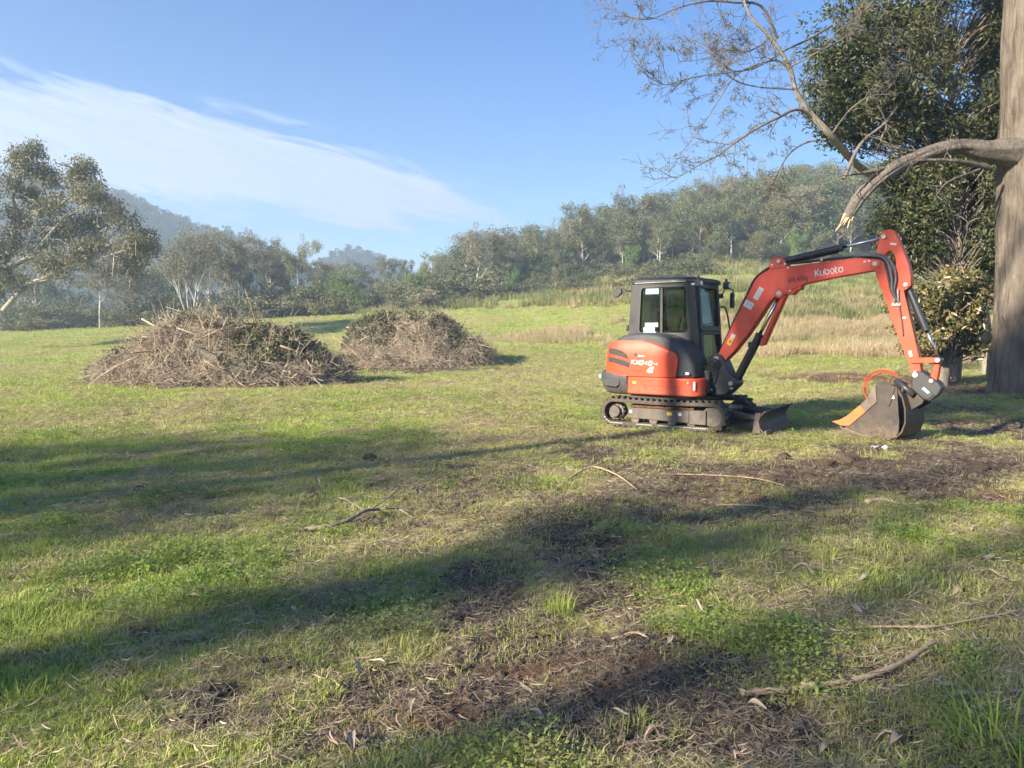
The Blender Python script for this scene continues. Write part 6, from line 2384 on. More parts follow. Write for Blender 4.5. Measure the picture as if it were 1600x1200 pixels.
    YR, YL = -0.15, 0.76
    xfz = lambda z: 0.535 + (2.42 - z) * 0.085          # front slope
    xbz = lambda z: -0.735 + (z - 1.6) * 0.07            # rear slope

    def side_pt(a, b, h):        # a in 0..1 between rear and front edge, b = z
        return (xbz(b) + (xfz(b) - xbz(b)) * a, h, b)
    sides_out = rr(0.0, 1.0, 0.95, 2.47, 0.05)
    for y0, y1, nm in ((YR - 0.035, YR + 0.03, 'cab_side'), (YL - 0.03, YL + 0.035, 'cab_door')):
        mb = MB()
        z0w = 1.585 if nm == 'cab_side' else 1.15
        win = rr(0.155, 0.875, z0w, 2.40, 0.055)
        mb.ring(sides_out, win, y0, y1, side_pt)
        fo = mb.build(nm, M['black_paint'], root, bevel=0.014, segs=2)
        # rubber seal, proud of the frame
        mb = MB()
        yo = y0 - 0.006 if nm == 'cab_side' else y1 + 0.006
        yi = y0 + 0.02 if nm == 'cab_side' else y1 - 0.02
        mb.ring(rr(0.145, 0.885, z0w - 0.014, 2.414, 0.06), rr(0.165, 0.865, z0w + 0.014, 2.386, 0.05), yo, yi, side_pt)
        mb.build('window_seal', M['hose_rubber'], fo)
        mb = MB()
        ym = (y0 + y1) / 2
        mb.prism(rr(0.158, 0.50, z0w + 0.004, 2.395, 0.05), ym - 0.003, ym + 0.003, side_pt)
        mb.build('window_pane', M['glass'], fo)
        mb = MB()
        mb.prism(rr(0.47, 0.872, z0w + 0.004, 2.395, 0.05), ym + 0.010, ym + 0.016, side_pt)
        mb.build('window_pane', M['glass'], fo)
        mb = MB()
        mb.prism([(0.462, z0w), (0.495, z0w), (0.495, 2.40), (0.462, 2.40)], ym - 0.012, ym + 0.008, side_pt)
        mb.build('window_bar', M['black_paint'], fo)
    cab_side = [o for o in root.children if o.name.startswith('cab_side')][0]
    ym = YR - 0.012
    for nm, a0, a1, z0, z1, mt in (('window_notice', 0.225, 0.435, 2.275, 2.385, 'blue_card'), ('window_notice', 0.235, 0.43, 1.70, 1.775, 'blue_card'), ('window_notice', 0.215, 0.385, 1.625, 1.695, 'blue_card'), ('window_notice', 0.215, 0.405, 1.588, 1.618, 'blue_card')):
        mb = MB()
        mb.prism([(a0, z0), (a1, z0), (a1, z1), (a0, z1)], ym, ym + 0.004, side_pt)
        mb.build(nm, M[mt], cab_side)
    # front frame with upper and lower glass
    fr_pt = lambda a, b, h: (xfz(b) + h, a, b)
    mb = MB()
    up_o, up_i = rr(YR + 0.032, YL - 0.032, 1.62, 2.47, 0.05), rr(YR + 0.11, YL - 0.10, 1.72, 2.36, 0.05)
    mb.ring(up_o, up_i, -0.03, 0.03, fr_pt)
    front = mb.build('windscreen_frame', M['black_paint'], root, bevel=0.012)
    mb = MB()
    mb.prism(rr(YR + 0.112, YL - 0.102, 1.722, 2.358, 0.05), -0.004, 0.004, fr_pt)
    mb.build('windscreen', M['glass'], front)
    mb = MB()
    mb.tube([(xfz(1.72) + 0.035, YR + 0.16, 1.735), (xfz(1.72) + 0.04, YR + 0.3, 1.745), (xfz(1.78) + 0.04, YR + 0.52, 1.76)], 0.008, 5)
    mb.build('wiper', M['hose_grey'], front, smooth=True)
    mb = MB()
    lo_o, lo_i = rr(YR + 0.032, YL - 0.032, 0.97, 1.618, 0.05), rr(YR + 0.12, YL - 0.10, 1.06, 1.56, 0.05)
    mb.ring(lo_o, lo_i, -0.03, 0.028, fr_pt)
    fl = mb.build('lower_front_frame', M['black_paint'], root, bevel=0.012)
    mb = MB()
    mb.prism(rr(YR + 0.122, YL - 0.102, 1.062, 1.558, 0.05), -0.004, 0.004, fr_pt)
    mb.build('lower_windscreen', M['glass'], fl)
    bk_pt = lambda a, b, h: (xbz(b) + h, a, b)
    mb = MB()
    mb.ring(rr(YR + 0.032, YL - 0.032, 1.45, 2.47, 0.05), rr(YR + 0.12, YL - 0.12, 1.66, 2.36, 0.05), -0.03, 0.03, bk_pt)
    bk = mb.build('rear_frame', M['black_paint'], root, bevel=0.012)
    mb = MB()
    mb.prism(rr(YR + 0.122, YL - 0.122, 1.662, 2.358, 0.05), -0.004, 0.004, bk_pt)
    mb.build('rear_window', M['glass'], bk)
    # roof with a shallow crown and a visor
    V, F = [], []
    ro = rr(-0.70, 0.60, YR - 0.05, YL + 0.05, 0.09, n=4)
    n = len(ro)
    cxr, cyr = -0.06, (YR + YL) / 2
    lay = [(2.455, 0.985), (2.475, 1.0), (2.515, 1.0), (2.545, 0.96), (2.565, 0.86), (2.578, 0.6), (2.584, 0.2)]
    for z, f in lay:
        for a, b in ro:
            V.append((cxr + (a - cxr) * f, cyr + (b - cyr) * f, z - 0.035 * max(0, a) * (1 if z > 2.5 else 0.6)))
    for j in range(len(lay) - 1):
        for i in range(n):
            i2 = (i + 1) % n
            F.append((j * n + i, j * n + i2, (j + 1) * n + i2, (j + 1) * n + i))
    F += [tuple(range(n))[::-1], tuple((len(lay) - 1) * n + i for i in range(n))]
    roof = MB().add(V, F).build('cab_roof', M['black_paint'], root, smooth=True)
    roof.data.set_sharp_from_angle(angle=R(40))
    mb = MB()
    mb.box(-0.60, 0.38, YR - 0.056, YR - 0.046, 2.468, 2.478)
    mb.build('drip_rail', M['pin_steel'], roof)
    for x_, y_, z_ in ((0.56, YR - 0.055, 2.43), (0.66, YL - 0.02, 2.43)):
        mb = MB()
        mb.prism(rr(-0.055, 0.055, -0.06, 0.06, 0.018), 0, 0.10, lambda a, b, h, x_=x_, y_=y_, z_=z_: (x_ + h, y_ + a, z_ + b))
        mb.prism([(-0.02, 0.05), (0.02, 0.05), (0.02, 0.12), (-0.02, 0.12)], 0.02, 0.06, lambda a, b, h, x_=x_, y_=y_, z_=z_: (x_ + h, y_ + a, z_ + b))
        lp = mb.build('work_lamp', M['black_plastic'], root, bevel=0.008)
        mb = MB()
        mb.cyl((x_ + 0.098, y_, z_), (x_ + 0.106, y_, z_), 0.042, 20)
        mb.build('lens', M['lamp_lens'], lp)
    mb = MB()
    mb.cyl((0.50, YR - 0.085, 2.415), (0.56, YR - 0.088, 2.415), 0.022, 12)
    mb.build('marker_lens', M['lamp_lens'], roof)
    # cab floor, seat, controls
    mb = MB()
    mb.prism([(-0.70, YR + 0.03), (0.62, YR + 0.03), (0.62, YL - 0.03), (-0.70, YL - 0.03)], 0.90, 0.98, top)
    mb.build('cab_floor', M['black_paint'], root)
    sy = 0.30
    mb = MB()
    mb.prism([(-0.40, 1.35), (0.08, 1.37), (0.10, 1.47), (-0.38, 1.48)], sy - 0.23, sy + 0.23)
    mb.prism([(-0.30, 0.985), (0.02, 0.985), (0.02, 1.34), (-0.30, 1.34)], sy - 0.18, sy + 0.18)
    seat = mb.build('seat', M['seat_fabric'], root, bevel=0.04, segs=3)
    mb = MB()
    mb.prism([(-0.36, 1.47), (-0.26, 1.48), (-0.34, 2.02), (-0.44, 2.02)], sy - 0.22, sy + 0.22)
    mb.build('backrest', M['seat_fabric'], seat, bevel=0.045, segs=3)
    mb = MB()
    mb.prism([(-0.44, 2.05), (-0.36, 2.05), (-0.37, 2.24), (-0.45, 2.24)], sy - 0.12, sy + 0.12)
    mb.build('headrest', M['seat_fabric'], seat, bevel=0.03, segs=3)
    for s in (-1, 1):
        mb = MB()
        mb.box(-0.30, 0.22, sy + s * 0.34 - 0.08, sy + s * 0.34 + 0.08, 1.50, 1.64)
        mb.tube([(0.16, sy + s * 0.33, 1.62), (0.18, sy + s * 0.33, 1.75), (0.20, sy + s * 0.32, 1.86)], [0.018, 0.02, 0.03], 8)
        mb.build('control_console', M['black_plastic'], root, bevel=0.012)
    mb = MB()
    mb.box(0.34, 0.40, YR + 0.06, YR + 0.20, 1.72, 1.88)
    mb.box(0.36, 0.42, YR + 0.05, YR + 0.16, 1.0, 1.74)
    mb.build('monitor', M['grey_plastic'], root, bevel=0.01)
    for s in (-1, 1):
        mb = MB()
        mb.tube([(0.40, sy + s * 0.10, 0.98), (0.42, sy + s * 0.10, 1.3), (0.36, sy + s * 0.10, 1.52)], 0.014, 6)
        mb.build('travel_lever', M['hose_rubber'], root, smooth=True)
    # mirrors
    mb = MB()
    mb.tube(catmull([(xbz(2.33) - 0.01, YR + 0.14, 2.35), (-0.80, YR + 0.02, 2.35), (-0.88, YR - 0.0, 2.40), (-0.95, YR - 0.0, 2.36)], 4), 0.012, 6)
    ml = mb.build('rear_mirror', M['black_plastic'], root, smooth=True)
    V, F = [], []
    c_ = Vector((-0.98, YR - 0.01, 2.315))
    u_ = Vector((0.09, 0.0, 0.055))
    w_ = Vector((-0.03, 0.0, 0.06))
    for k in range(20):
        a = k * 2 * math.pi / 20
        p = c_ + u_ * math.cos(a) + w_ * math.sin(a)
        V += [tuple(p + Vector((0, -0.02, 0))), tuple(p + Vector((0, 0.03, 0)))]
    mb = MB().add(V, [tuple(range(0, 40, 2)), tuple(range(39, 0, -2))] + [(2 * k, (2 * k + 2) % 40, (2 * k + 3) % 40, 2 * k + 1) for k in range(20)])
    mb.build('mirror_shell', M['black_plastic'], ml, bevel=0.012)
    x0 = xfz(2.25)
    mb = MB()
    mb.tube(catmull([(x0, YL + 0.02, 2.24), (x0 + 0.06, YL + 0.05, 2.30), (x0 + 0.09, YL + 0.10, 2.375), (x0 + 0.14, YL + 0.26, 2.375), (x0 + 0.15, YL + 0.30, 2.34), (x0 + 0.15, YL + 0.29, 2.22)], 4), 0.012, 6)
    mb.box(x0 - 0.02, x0 + 0.07, YL - 0.01, YL + 0.06, 2.21, 2.29)
    mr = mb.build('front_mirror', M['black_plastic'], root, smooth=False)
    mb = MB()
    mb.prism(rr(-0.05, 0.05, -0.15, 0.13, 0.04), -0.03, 0.03, lambda a, b, h: (x0 + 0.15 + h, YL + 0.265 + a, 2.19 + b))
    mb.build('mirror_shell', M['black_plastic'], mr, bevel=0.015)
    # grab rail at the front left post
    mb = MB()
    mb.tube(catmull([(xfz(2.0) + 0.02, YL + 0.0, 2.06), (xfz(2.0) + 0.09, YL + 0.06, 2.03), (xfz(1.6) + 0.12, YL + 0.08, 1.75), (xfz(1.4) + 0.12, YL + 0.08, 1.45), (xfz(1.3) + 0.04, YL + 0.03, 1.35)], 4), 0.016, 7)
    mb.build('grab_rail', M['black_paint'], root, smooth=True)
    mb = MB()
    mb.prism(rr(-0.03, 0.03, -0.05, 0.05, 0.02), -0.05, 0.0, lambda a, b, h: (xbz(1.68) + h - 0.03, YR + 0.03 + a, 1.68 + b))
    mb.build('tail_lamp', M['black_plastic'], root, bevel=0.01)

    # ---- boom swing post
    YB = -0.12
    mb = MB()
    mb.prism([(0.80, 1.00), (0.86, 1.22), (0.94, 1.27), (1.06, 1.22), (1.13, 1.08), (1.20, 0.93), (1.32, 0.84), (1.34, 0.76), (1.24, 0.66), (1.15, 0.57), (0.95, 0.545), (0.80, 0.56)], YB - 0.155, YB + 0.155)
    post = mb.build('swing_post', M['black_paint'], root, bevel=0.03, segs=3)
    mb = MB()
    mb.box(0.70, 0.92, -0.42, 0.25, 0.60, 0.98)
    mb.cyl((0.93, YB, 0.53), (0.93, YB, 1.02), 0.14, 20)
    mb.build('swing_bracket', M['black_paint'], root, bevel=0.02)
    mb = MB()
    rng = np.random.default_rng(10)
    for k in range(8):
        yy = YB - 0.17 - 0.012 * k
        mb.tube(catmull([(0.72, yy + 0.05, 0.78 + 0.03 * k), (0.85, yy, 0.70 + 0.05 * k), (0.98, yy, 0.82 + 0.05 * k), (1.02 + 0.01 * k, YB - 0.12, 1.06), (1.10, YB - 0.04, 1.14), (1.12, YB, 1.2)], 4), 0.017, 6)
    mb.build('hose_bundle', M['hose_rubber'], post, smooth=True, normals=False)
    mb = MB()
    mb.cyl((0.98, YB - 0.185, 1.165), (0.98, YB + 0.185, 1.165), 0.048, 18)
    mb.cyl((1.23, YB - 0.175, 0.77), (1.23, YB + 0.175, 0.77), 0.04, 18)
    mb.build('pivot_pin', M['pin_steel'], post, bevel=0.006)
    mb = MB()
    for x_, z_ in ((0.80, 1.0), (0.90, 0.985), (1.22, 0.68), (0.87, 0.97)):
        mb.box(x_, x_ + 0.05, YB - 0.162, YB - 0.154, z_, z_ + 0.018)
    mb.build('post_label', M['white_decal'], post)
    mb = MB()
    mb.tube([(0.72, -0.42, 0.66), (0.95, -0.32, 0.66)], 0.018, 8)
    mb.build('swing_rod', M['chrome'], root, smooth=True)

    # ---- boom
    boomo = [(0.95, 1.20), (1.00, 1.29), (1.11, 1.51), (1.28, 1.87), (1.47, 2.23), (1.57, 2.43), (1.64, 2.505), (1.71, 2.555), (1.82, 2.60), (2.11, 2.63), (2.5, 2.66), (2.9, 2.69), (3.18, 2.70), (3.34, 2.695), (3.41, 2.66), (3.44, 2.60), (3.42, 2.54), (3.36, 2.50), (3.28, 2.495),
             (3.07, 2.465), (2.74, 2.42), (2.36, 2.35), (2.20, 2.28), (2.06, 2.19), (1.98, 2.16), (1.90, 2.16), (1.81, 2.08), (1.63, 1.80), (1.46, 1.55), (1.25, 1.29), (1.11, 1.15), (1.03, 1.10), (0.96, 1.12)]
    mb = MB()
    mb.prism(boomo, YB - 0.095, YB + 0.095)
    boom = mb.build('boom', M['boom_red'], root, bevel=0.012, segs=2)
    # flange plates standing proud along the top
    mb = MB()
    for s in (-1, 1):
        mb.prism([(1.80, 2.60), (1.80, 2.72), (1.86, 2.785), (1.96, 2.79), (2.04, 2.74), (2.09, 2.625)], YB + s * 0.060, YB + s * 0.085)
    mb.build('cylinder_bracket', M['boom_red'], boom, bevel=0.006)
    mb = MB()
    mb.prism([(2.03, 2.27), (2.32, 2.345), (2.29, 2.27), (2.24, 2.26), (2.17, 2.185), (2.10, 2.19)], YB - 0.085, YB + 0.085)
    mb.build('lower_bracket', M['boom_red'], boom, bevel=0.006)
    mb = MB()
    for x_, z_, r_ in ((0.98, 1.165, 0.036), (1.965, 2.215, 0.042), (3.36, 2.60, 0.042), (1.95, 2.715, 0.036)):
        mb.cyl((x_, YB - 0.112, z_), (x_, YB + 0.112, z_), r_, 18)
    mb.build('boom_pin', M['pin_steel'], boom, bevel=0.005)
    mb = MB()
    mb.cyl((1.965, YB - 0.108, 2.215), (1.965, YB - 0.094, 2.215), 0.075, 22)
    mb.cyl((3.36, YB - 0.108, 2.60), (3.36, YB - 0.094, 2.60), 0.075, 22)
    mb.build('boss', M['boom_red'], boom, bevel=0.005)
    fb = lambda x0, z0, ang, k=1.0: (lambda a, b: (x0 + k * (a * math.cos(ang) - b * math.sin(ang)), YB - 0.0985, z0 + k * (a * math.sin(ang) + b * math.cos(ang))))
    # brand lettering drawn in strokes
    arc_ = lambda cx_, cy_, rx, ry, a0, a1, n=9: [(cx_ + rx * math.cos(R(a0 + (a1 - a0) * i / n)), cy_ + ry * math.sin(R(a0 + (a1 - a0) * i / n))) for i in range(n + 1)]
    S = []
    S += [[(0.06, 0.0), (0.06, 1.0)], [(0.62, 1.0), (0.22, 0.56), (0.20, 0.50), (0.24, 0.42), (0.64, 0.0)]]
    ox = 0.80
    S += [[(ox, 0.72), (ox, 0.25)] + arc_(ox + 0.23, 0.25, 0.23, 0.25, 180, 300), [(ox + 0.50, 0.72), (ox + 0.50, 0.0)]]
    ox = 1.50
    S += [[(ox, 1.0), (ox, 0.36)] + arc_(ox + 0.27, 0.36, 0.27, 0.36, 180, 470, 14)]
    ox = 2.28
    S += [arc_(ox + 0.27, 0.36, 0.27, 0.36, 220, 560, 18)]
    ox = 3.02
    S += [[(ox, 1.0), (ox, 0.2), (ox + 0.06, 0.06), (ox + 0.2, 0.0), (ox + 0.28, 0.0)], [(ox - 0.10, 0.70), (ox + 0.30, 0.70)]]
    ox = 3.48
    S += [arc_(ox + 0.27, 0.36, 0.27, 0.36, 300, 50, 14), [(ox + 0.54, 0.72), (ox + 0.54, 0.0)]]
    ang = 0.135
    ribbons(S, 0.15, fb(2.515, 2.455, ang, 0.100), 'brand_lettering', M['white_decal'], boom)
    letters('SWL 420kg', 0.105, fb(2.105, 2.372, ang), 'load_lettering', M['dark_lettering'], boom, bold=0.0016, wide=0.62)
    # decals on the boom
    for nm, x_, z_, w_, h_, a_, mt in (('rating_plate', 1.625, 2.115, 0.205, 0.085, 1.05, 'white_decal'), ('rating_plate', 1.52, 1.965, 0.11, 0.15, 1.05, 'white_decal'), ('warning_decal', 1.185, 1.385, 0.12, 0.075, 1.08, 'yellow_decal'), ('warning_decal', 1.245, 1.495, 0.07, 0.075, 1.08, 'white_decal')):
        f = fb(x_, z_, a_)
        mb = MB()
        pts_ = [f(0, 0), f(w_, 0), f(w_, h_), f(0, h_)]
        mb.add(pts_, [(0, 1, 2, 3)])
        dec = mb.build(nm, M[mt], boom, normals=False)
        if nm == 'rating_plate':
            mb = MB()
            for k in range(3):
                g0, g1 = 0.15 + 0.26 * k, 0.26 + 0.26 * k
                q = [f(w_ * 0.12, h_ * g0), f(w_ * 0.88, h_ * g0), f(w_ * 0.88, h_ * g1), f(w_ * 0.12, h_ * g1)]
                mb.add([(p[0], p[1] - 0.001, p[2]) for p in q], [(0, 1, 2, 3)])
            mb.build('print_lines', M['grey_print'], dec, normals=False)
        elif mt == 'yellow_decal':
            mb = MB()
            q = [f(w_ * 0.25, h_ * 0.3), f(w_ * 0.75, h_ * 0.3), f(w_ * 0.5, h_ * 0.8)]
            mb.add([(p[0], p[1] - 0.001, p[2]) for p in q], [(0, 1, 2)])
            mb.build('print_lines', M['dark_lettering'], dec, normals=False)
    mb = MB()
    for x_, z_, a_ in ((2.08, 2.60, 0.1), (1.83, 2.655, 0.0), (2.12, 2.235, 0.2), (3.20, 2.63, 0.1), (3.26, 2.635, 0.1), (0.985, 1.215, 1.0)):
        f = fb(x_, z_, a_)
        mb.add([f(0, 0), f(0.035, 0), f(0.035, 0.022), f(0, 0.022)], [(0, 1, 2, 3)])
    mb.build('small_decal', M['white_decal'], boom, normals=False)
    # black piping along the back of the boom
    for dy, dz in ((-0.045, 0.03), (0.0, 0.035), (0.045, 0.03)):
        mb = MB()
        mb.tube(catmull([(1.02, YB + dy, 1.36), (1.25, YB + dy, 1.86), (1.43, YB + dy, 2.22), (1.53, YB + dy, 2.43), (1.66, YB + dy, 2.56), (1.85, YB + dy * 0.6, 2.63 + dz), (2.2, YB + dy * 0.7, 2.655 + dz), (2.8, YB + dy, 2.69 + dz), (3.15, YB + dy, 2.72 + dz)], 5), 0.016, 6)
        mb.build('hydraulic_pipe', M['hose_rubber'] if dy else M['boom_red'], boom, smooth=True)
    mb = MB()
    for x_, z_ in ((1.42, 2.20), (1.24, 1.84), (2.05, 2.655), (2.6, 2.69)):
        mb.box(x_ - 0.02, x_ + 0.02, YB - 0.10, YB + 0.10, z_ - 0.005, z_ + 0.035)
    mb.build('pipe_clamp', M['pin_steel'], boom, bevel=0.004)
    # hoses looping over to the arm
    for k, (dy, mt) in enumerate(((-0.13, 'hose_grey'), (-0.155, 'hose_grey'), (-0.105, 'hose_rubber'))):
        mb = MB()
        mb.tube(catmull([(3.05, YB + 0.3 * dy, 2.735), (3.25, YB + dy, 2.745 - 0.02 * k), (3.45, YB + dy, 2.72 - 0.03 * k), (3.60 - 0.05 * k, YB + dy, 2.58), (3.65 - 0.05 * k, YB + dy, 2.38), (3.63 - 0.02 * k, YB + dy, 2.20), (3.67, YB - 0.105, 2.05)], 5), 0.018, 7)
        mb.build('hydraulic_hose', M[mt], boom, smooth=True)

    # ---- boom cylinder
    def cylinder(name, base, end, frac, rb, rrd, mat=M['black_paint'], y=YB, glands=True):
        b, e = Vector((base[0], y, base[1])), Vector((end[0], y, end[1]))
        m_ = b.lerp(e, frac)
        d = (e - b).normalized()
        mb = MB()
        mb.tube([b, b + d * 0.04, m_ - d * 0.05, m_ - d * 0.05, m_], [rb * 0.8, rb, rb, rb * 1.14, rb * 1.14], 20)
        mb.cyl((b.x, y - 0.05, b.z), (b.x, y + 0.05, b.z), rb * 1.05, 18)
        o = mb.build(name, mat, root, bevel=0.004)
        mb = MB()
        mb.tube([m_ - d * 0.1, e], rrd, 16)
        ro_ = mb.build('rod', M['chrome'], o, smooth=True)
        mb = MB()
        mb.cyl((e.x, y - 0.05, e.z), (e.x, y + 0.05, e.z), rrd * 1.9, 18)
        mb.build('rod_eye', M['black_paint'] if name != 'arm_cylinder' else M['boom_red'], o, bevel=0.004)
        mb = MB()
        nrm = Vector((-d.z, 0, d.x))
        mb.tube([b + d * 0.1 - nrm * rb * 1.2, m_ - d * 0.08 - nrm * rb * 1.2], 0.011, 6)
        mb.build('feed_pipe', M['hose_rubber'], o, smooth=True)
        return o
    bc = cylinder('boom_cylinder', (1.23, 0.77), (1.965, 2.215), 0.56, 0.058, 0.028)
    mb = MB()
    mb.prism([(1.99, 2.19), (2.07, 2.20), (1.73, 1.40), (1.67, 1.385), (1.655, 1.40)], YB - 0.075, YB + 0.075)
    mb.build('cylinder_guard', M['boom_red'], bc, bevel=0.012)
    mb = MB()
    mb.box(1.47, 1.56, YB - 0.075, YB + 0.075, 1.36, 1.45)
    mb.build('hose_block', M['black_paint'], bc, bevel=0.01)
    ac = cylinder('arm_cylinder', (1.95, 2.715), (3.465, 2.985), 0.62, 0.052, 0.024)
    kc = cylinder('bucket_cylinder', (3.775, 2.285), (4.215, 1.215), 0.615, 0.048, 0.022)

    # ---- arm: two cheek plates above, box below, with a slot at the top
    arm_o = [(3.53, 3.085), (3.46, 3.065), (3.415, 3.00), (3.385, 2.79), (3.345, 2.65), (3.345, 2.56), (3.40, 2.38), (3.49, 2.15), (3.60, 1.81), (3.74, 1.44), (3.85, 1.18), (3.895, 1.02), (3.935, 0.985), (3.985, 1.00), (4.00, 1.06),
             (3.965, 1.27), (3.905, 1.53), (3.82, 1.89), (3.765, 2.12), (3.745, 2.205), (3.79, 2.225), (3.835, 2.28), (3.83, 2.40), (3.80, 2.56), (3.735, 2.73), (3.665, 2.91), (3.61, 3.02), (3.58, 3.07)]
    hole = [(3.535, 2.78), (3.50, 2.755), (3.48, 2.71), (3.50, 2.66), (3.55, 2.55), (3.595, 2.47), (3.62, 2.46), (3.64, 2.52), (3.645, 2.60), (3.625, 2.69), (3.595, 2.755), (3.565, 2.78)]
    import bmesh
    cu = bpy.data.curves.new('arm', 'CURVE')
    cu.dimensions = '2D'
    cu.fill_mode = 'BOTH'
    cu.extrude = 0.092
    cu.bevel_depth = 0.006
    for poly in (arm_o, hole):
        sp_ = cu.splines.new('POLY')
        sp_.points.add(len(poly) - 1)
        for p_, (a, b) in zip(sp_.points, poly):
            p_.co = (a, b, 0, 1)
        sp_.use_cyclic_u = True
    tmp = bpy.data.objects.new('arm', cu)
    COL.objects.link(tmp)
    me = bpy.data.meshes.new_from_object(tmp.evaluated_get(bpy.context.evaluated_depsgraph_get()))
    bpy.data.objects.remove(tmp, do_unlink=True)
    bpy.data.curves.remove(cu)
    for v in me.vertices:
        v.co = (v.co.x, YB - v.co.z, v.co.y)
    me.name = 'arm'
    arm = mobj('arm', me, M['orange'], root)
    mb = MB()
    for x_, z_, r_ in ((3.465, 2.985, 0.036), (3.775, 2.285, 0.034), (3.945, 1.03, 0.034), (3.895, 1.195, 0.03), (3.36, 2.60, 0.036)):
        mb.cyl((x_, YB - 0.118, z_), (x_, YB + 0.118, z_), r_, 16)
    mb.build('arm_pin', M['pin_steel'], arm, bevel=0.004)
    f = fb(3.55, 2.865, -0.2)
    mb = MB()
    mb.add([f(0, 0), f(0.085, 0), f(0.085, 0.03), f(0, 0.03)], [(0, 1, 2, 3)])
    f = fb(3.895, 1.265, 1.85)
    mb.add([f(0, 0), f(0.085, 0), f(0.085, 0.038), f(0, 0.038)], [(0, 1, 2, 3)])
    f = fb(3.735, 1.80, 0.1)
    mb.add([f(0, 0), f(0.06, 0), f(0.06, 0.022), f(0, 0.022)], [(0, 1, 2, 3)])
    mb.build('small_decal', M['white_decal'], arm, normals=False)
    mb = MB()
    mb.box(3.60, 3.72, YB - 0.118, YB - 0.098, 1.985, 2.03)
    mb.tube([(3.63, YB - 0.125, 2.22), (3.64, YB - 0.12, 2.02)], 0.016, 8)
    mb.tube([(3.68, YB - 0.125, 2.22), (3.69, YB - 0.12, 2.02)], 0.016, 8)
    mb.build('hose_coupling', M['pin_steel'], arm, bevel=0.003)
    mb = MB()
    mb.tube(catmull([(3.70, YB - 0.108, 2.0), (3.735, YB - 0.105, 1.80), (3.76, YB - 0.105, 1.62), (3.765, YB - 0.105, 1.55)], 4), 0.011, 6)
    mb.tube(catmull([(3.77, YB - 0.06, 2.1), (3.86, YB - 0.06, 1.75), (3.93, YB - 0.06, 1.45)], 4), 0.012, 6)
    mb.build('arm_pipe', M['hose_rubber'], arm, smooth=True)

    # ---- linkage, hitch, bucket
    for s in (-1, 1):
        mb = MB()
        mb.prism([(3.865, 1.17), (3.865, 1.225), (3.92, 1.245), (4.20, 1.25), (4.245, 1.235), (4.245, 1.195), (4.20, 1.18), (3.92, 1.165)], YB + s * 0.102, YB + s * 0.128)
        mb.build('side_link', M['orange'], root, bevel=0.006)
    mb = MB()
    mb.prism([(4.185, 1.24), (4.25, 1.23), (4.21, 0.92), (4.13, 0.895), (4.105, 0.93)], YB - 0.07, YB + 0.07)
    mb.build('bucket_link', M['orange'], root, bevel=0.012)
    mb = MB()
    mb.cyl((4.215, YB - 0.145, 1.215), (4.215, YB + 0.145, 1.215), 0.036, 16)
    mb.build('link_pin', M['pin_steel'], root, bevel=0.005)
    mb = MB()
    mb.prism([(3.90, 0.80), (3.895, 0.97), (3.93, 1.05), (4.03, 1.06), (4.12, 0.99), (4.25, 0.90), (4.29, 0.83), (4.25, 0.74), (4.14, 0.63), (4.05, 0.655)], YB - 0.15, YB + 0.15)
    hitch = mb.build('quick_hitch', M['black_paint'], root, bevel=0.018, segs=2)
    mb = MB()
    mb.prism([(3.93, 0.79), (4.02, 0.87), (4.20, 0.73), (4.11, 0.655)], YB - 0.165, YB - 0.149)
    mb.build('hitch_plate', M['black_plastic'], hitch, bevel=0.006)
    mb = MB()
    mb.add([(x_, YB - 0.1665, z_) for x_, z_ in ((4.035, 0.81), (4.065, 0.838), (4.145, 0.765), (4.115, 0.738))], [(0, 1, 2, 3)])
    mb.build('hitch_label', M['blue_card'], hitch, normals=False)
    mb = MB()
    mb.cyl((4.15, YB - 0.165, 0.925), (4.15, YB + 0.165, 0.925), 0.032, 14)
    mb.cyl((3.945, YB - 0.165, 1.0), (3.945, YB + 0.165, 1.0), 0.04, 14)
    mb.build('hitch_pin', M['pin_steel'], hitch, bevel=0.004)

    # bucket turned by the tilting hitch; its own axes: r forward, w across, z up
    BA = R(-17)
    bo = Vector((3.588, -0.099, 0.0))

    def bk(r, w, z):
        return (bo.x + r * math.cos(BA) - w * math.sin(BA), bo.y + r * math.sin(BA) + w * math.cos(BA), bo.z + z)
    plate = [(-0.70, 0.125), (-0.52, 0.055), (-0.25, 0.025), (0.0, 0.015), (0.10, 0.06), (0.155, 0.14), (0.165, 0.30), (0.14, 0.52), (0.115, 0.80), (0.04, 0.83), (-0.12, 0.86), (-0.20, 0.845), (-0.235, 0.77), (-0.30, 0.62), (-0.50, 0.36)]
    W = 0.52
    shell_line = [(-0.70, 0.125), (-0.52, 0.055), (-0.25, 0.025), (0.0, 0.015), (0.11, 0.06), (0.20, 0.15), (0.25, 0.30), (0.24, 0.50), (0.19, 0.68), (0.115, 0.80), (0.0, 0.84)]
    V, F = [], []
    n = len(shell_line)
    for off in (0.0, 0.022):
        for w in (0.0, W):
            for i, (a, b) in enumerate(shell_line):
                p, q = shell_line[max(0, i - 1)], shell_line[min(n - 1, i + 1)]
                dx, dz = q[0] - p[0], q[1] - p[1]
                l_ = math.hypot(dx, dz)
                V.append(bk(a - dz / l_ * off, w, b + dx / l_ * off))
    for i in range(n - 1):
        F += [(i, i + 1, n + i + 1, n + i), (2 * n + i, 3 * n + i, 3 * n + i + 1, 2 * n + i + 1)]
        F += [(i, 2 * n + i, 2 * n + i + 1, i + 1), (n + i, n + i + 1, 3 * n + i + 1, 3 * n + i)]
    F += [(0, n, 3 * n, 2 * n), (n - 1, 3 * n - 1, 4 * n - 1, 2 * n - 1)]
    bucket = MB().add(V, F).build('bucket', M['bucket_steel'], root, smooth=True)
    bucket.data.set_sharp_from_angle(angle=R(35))
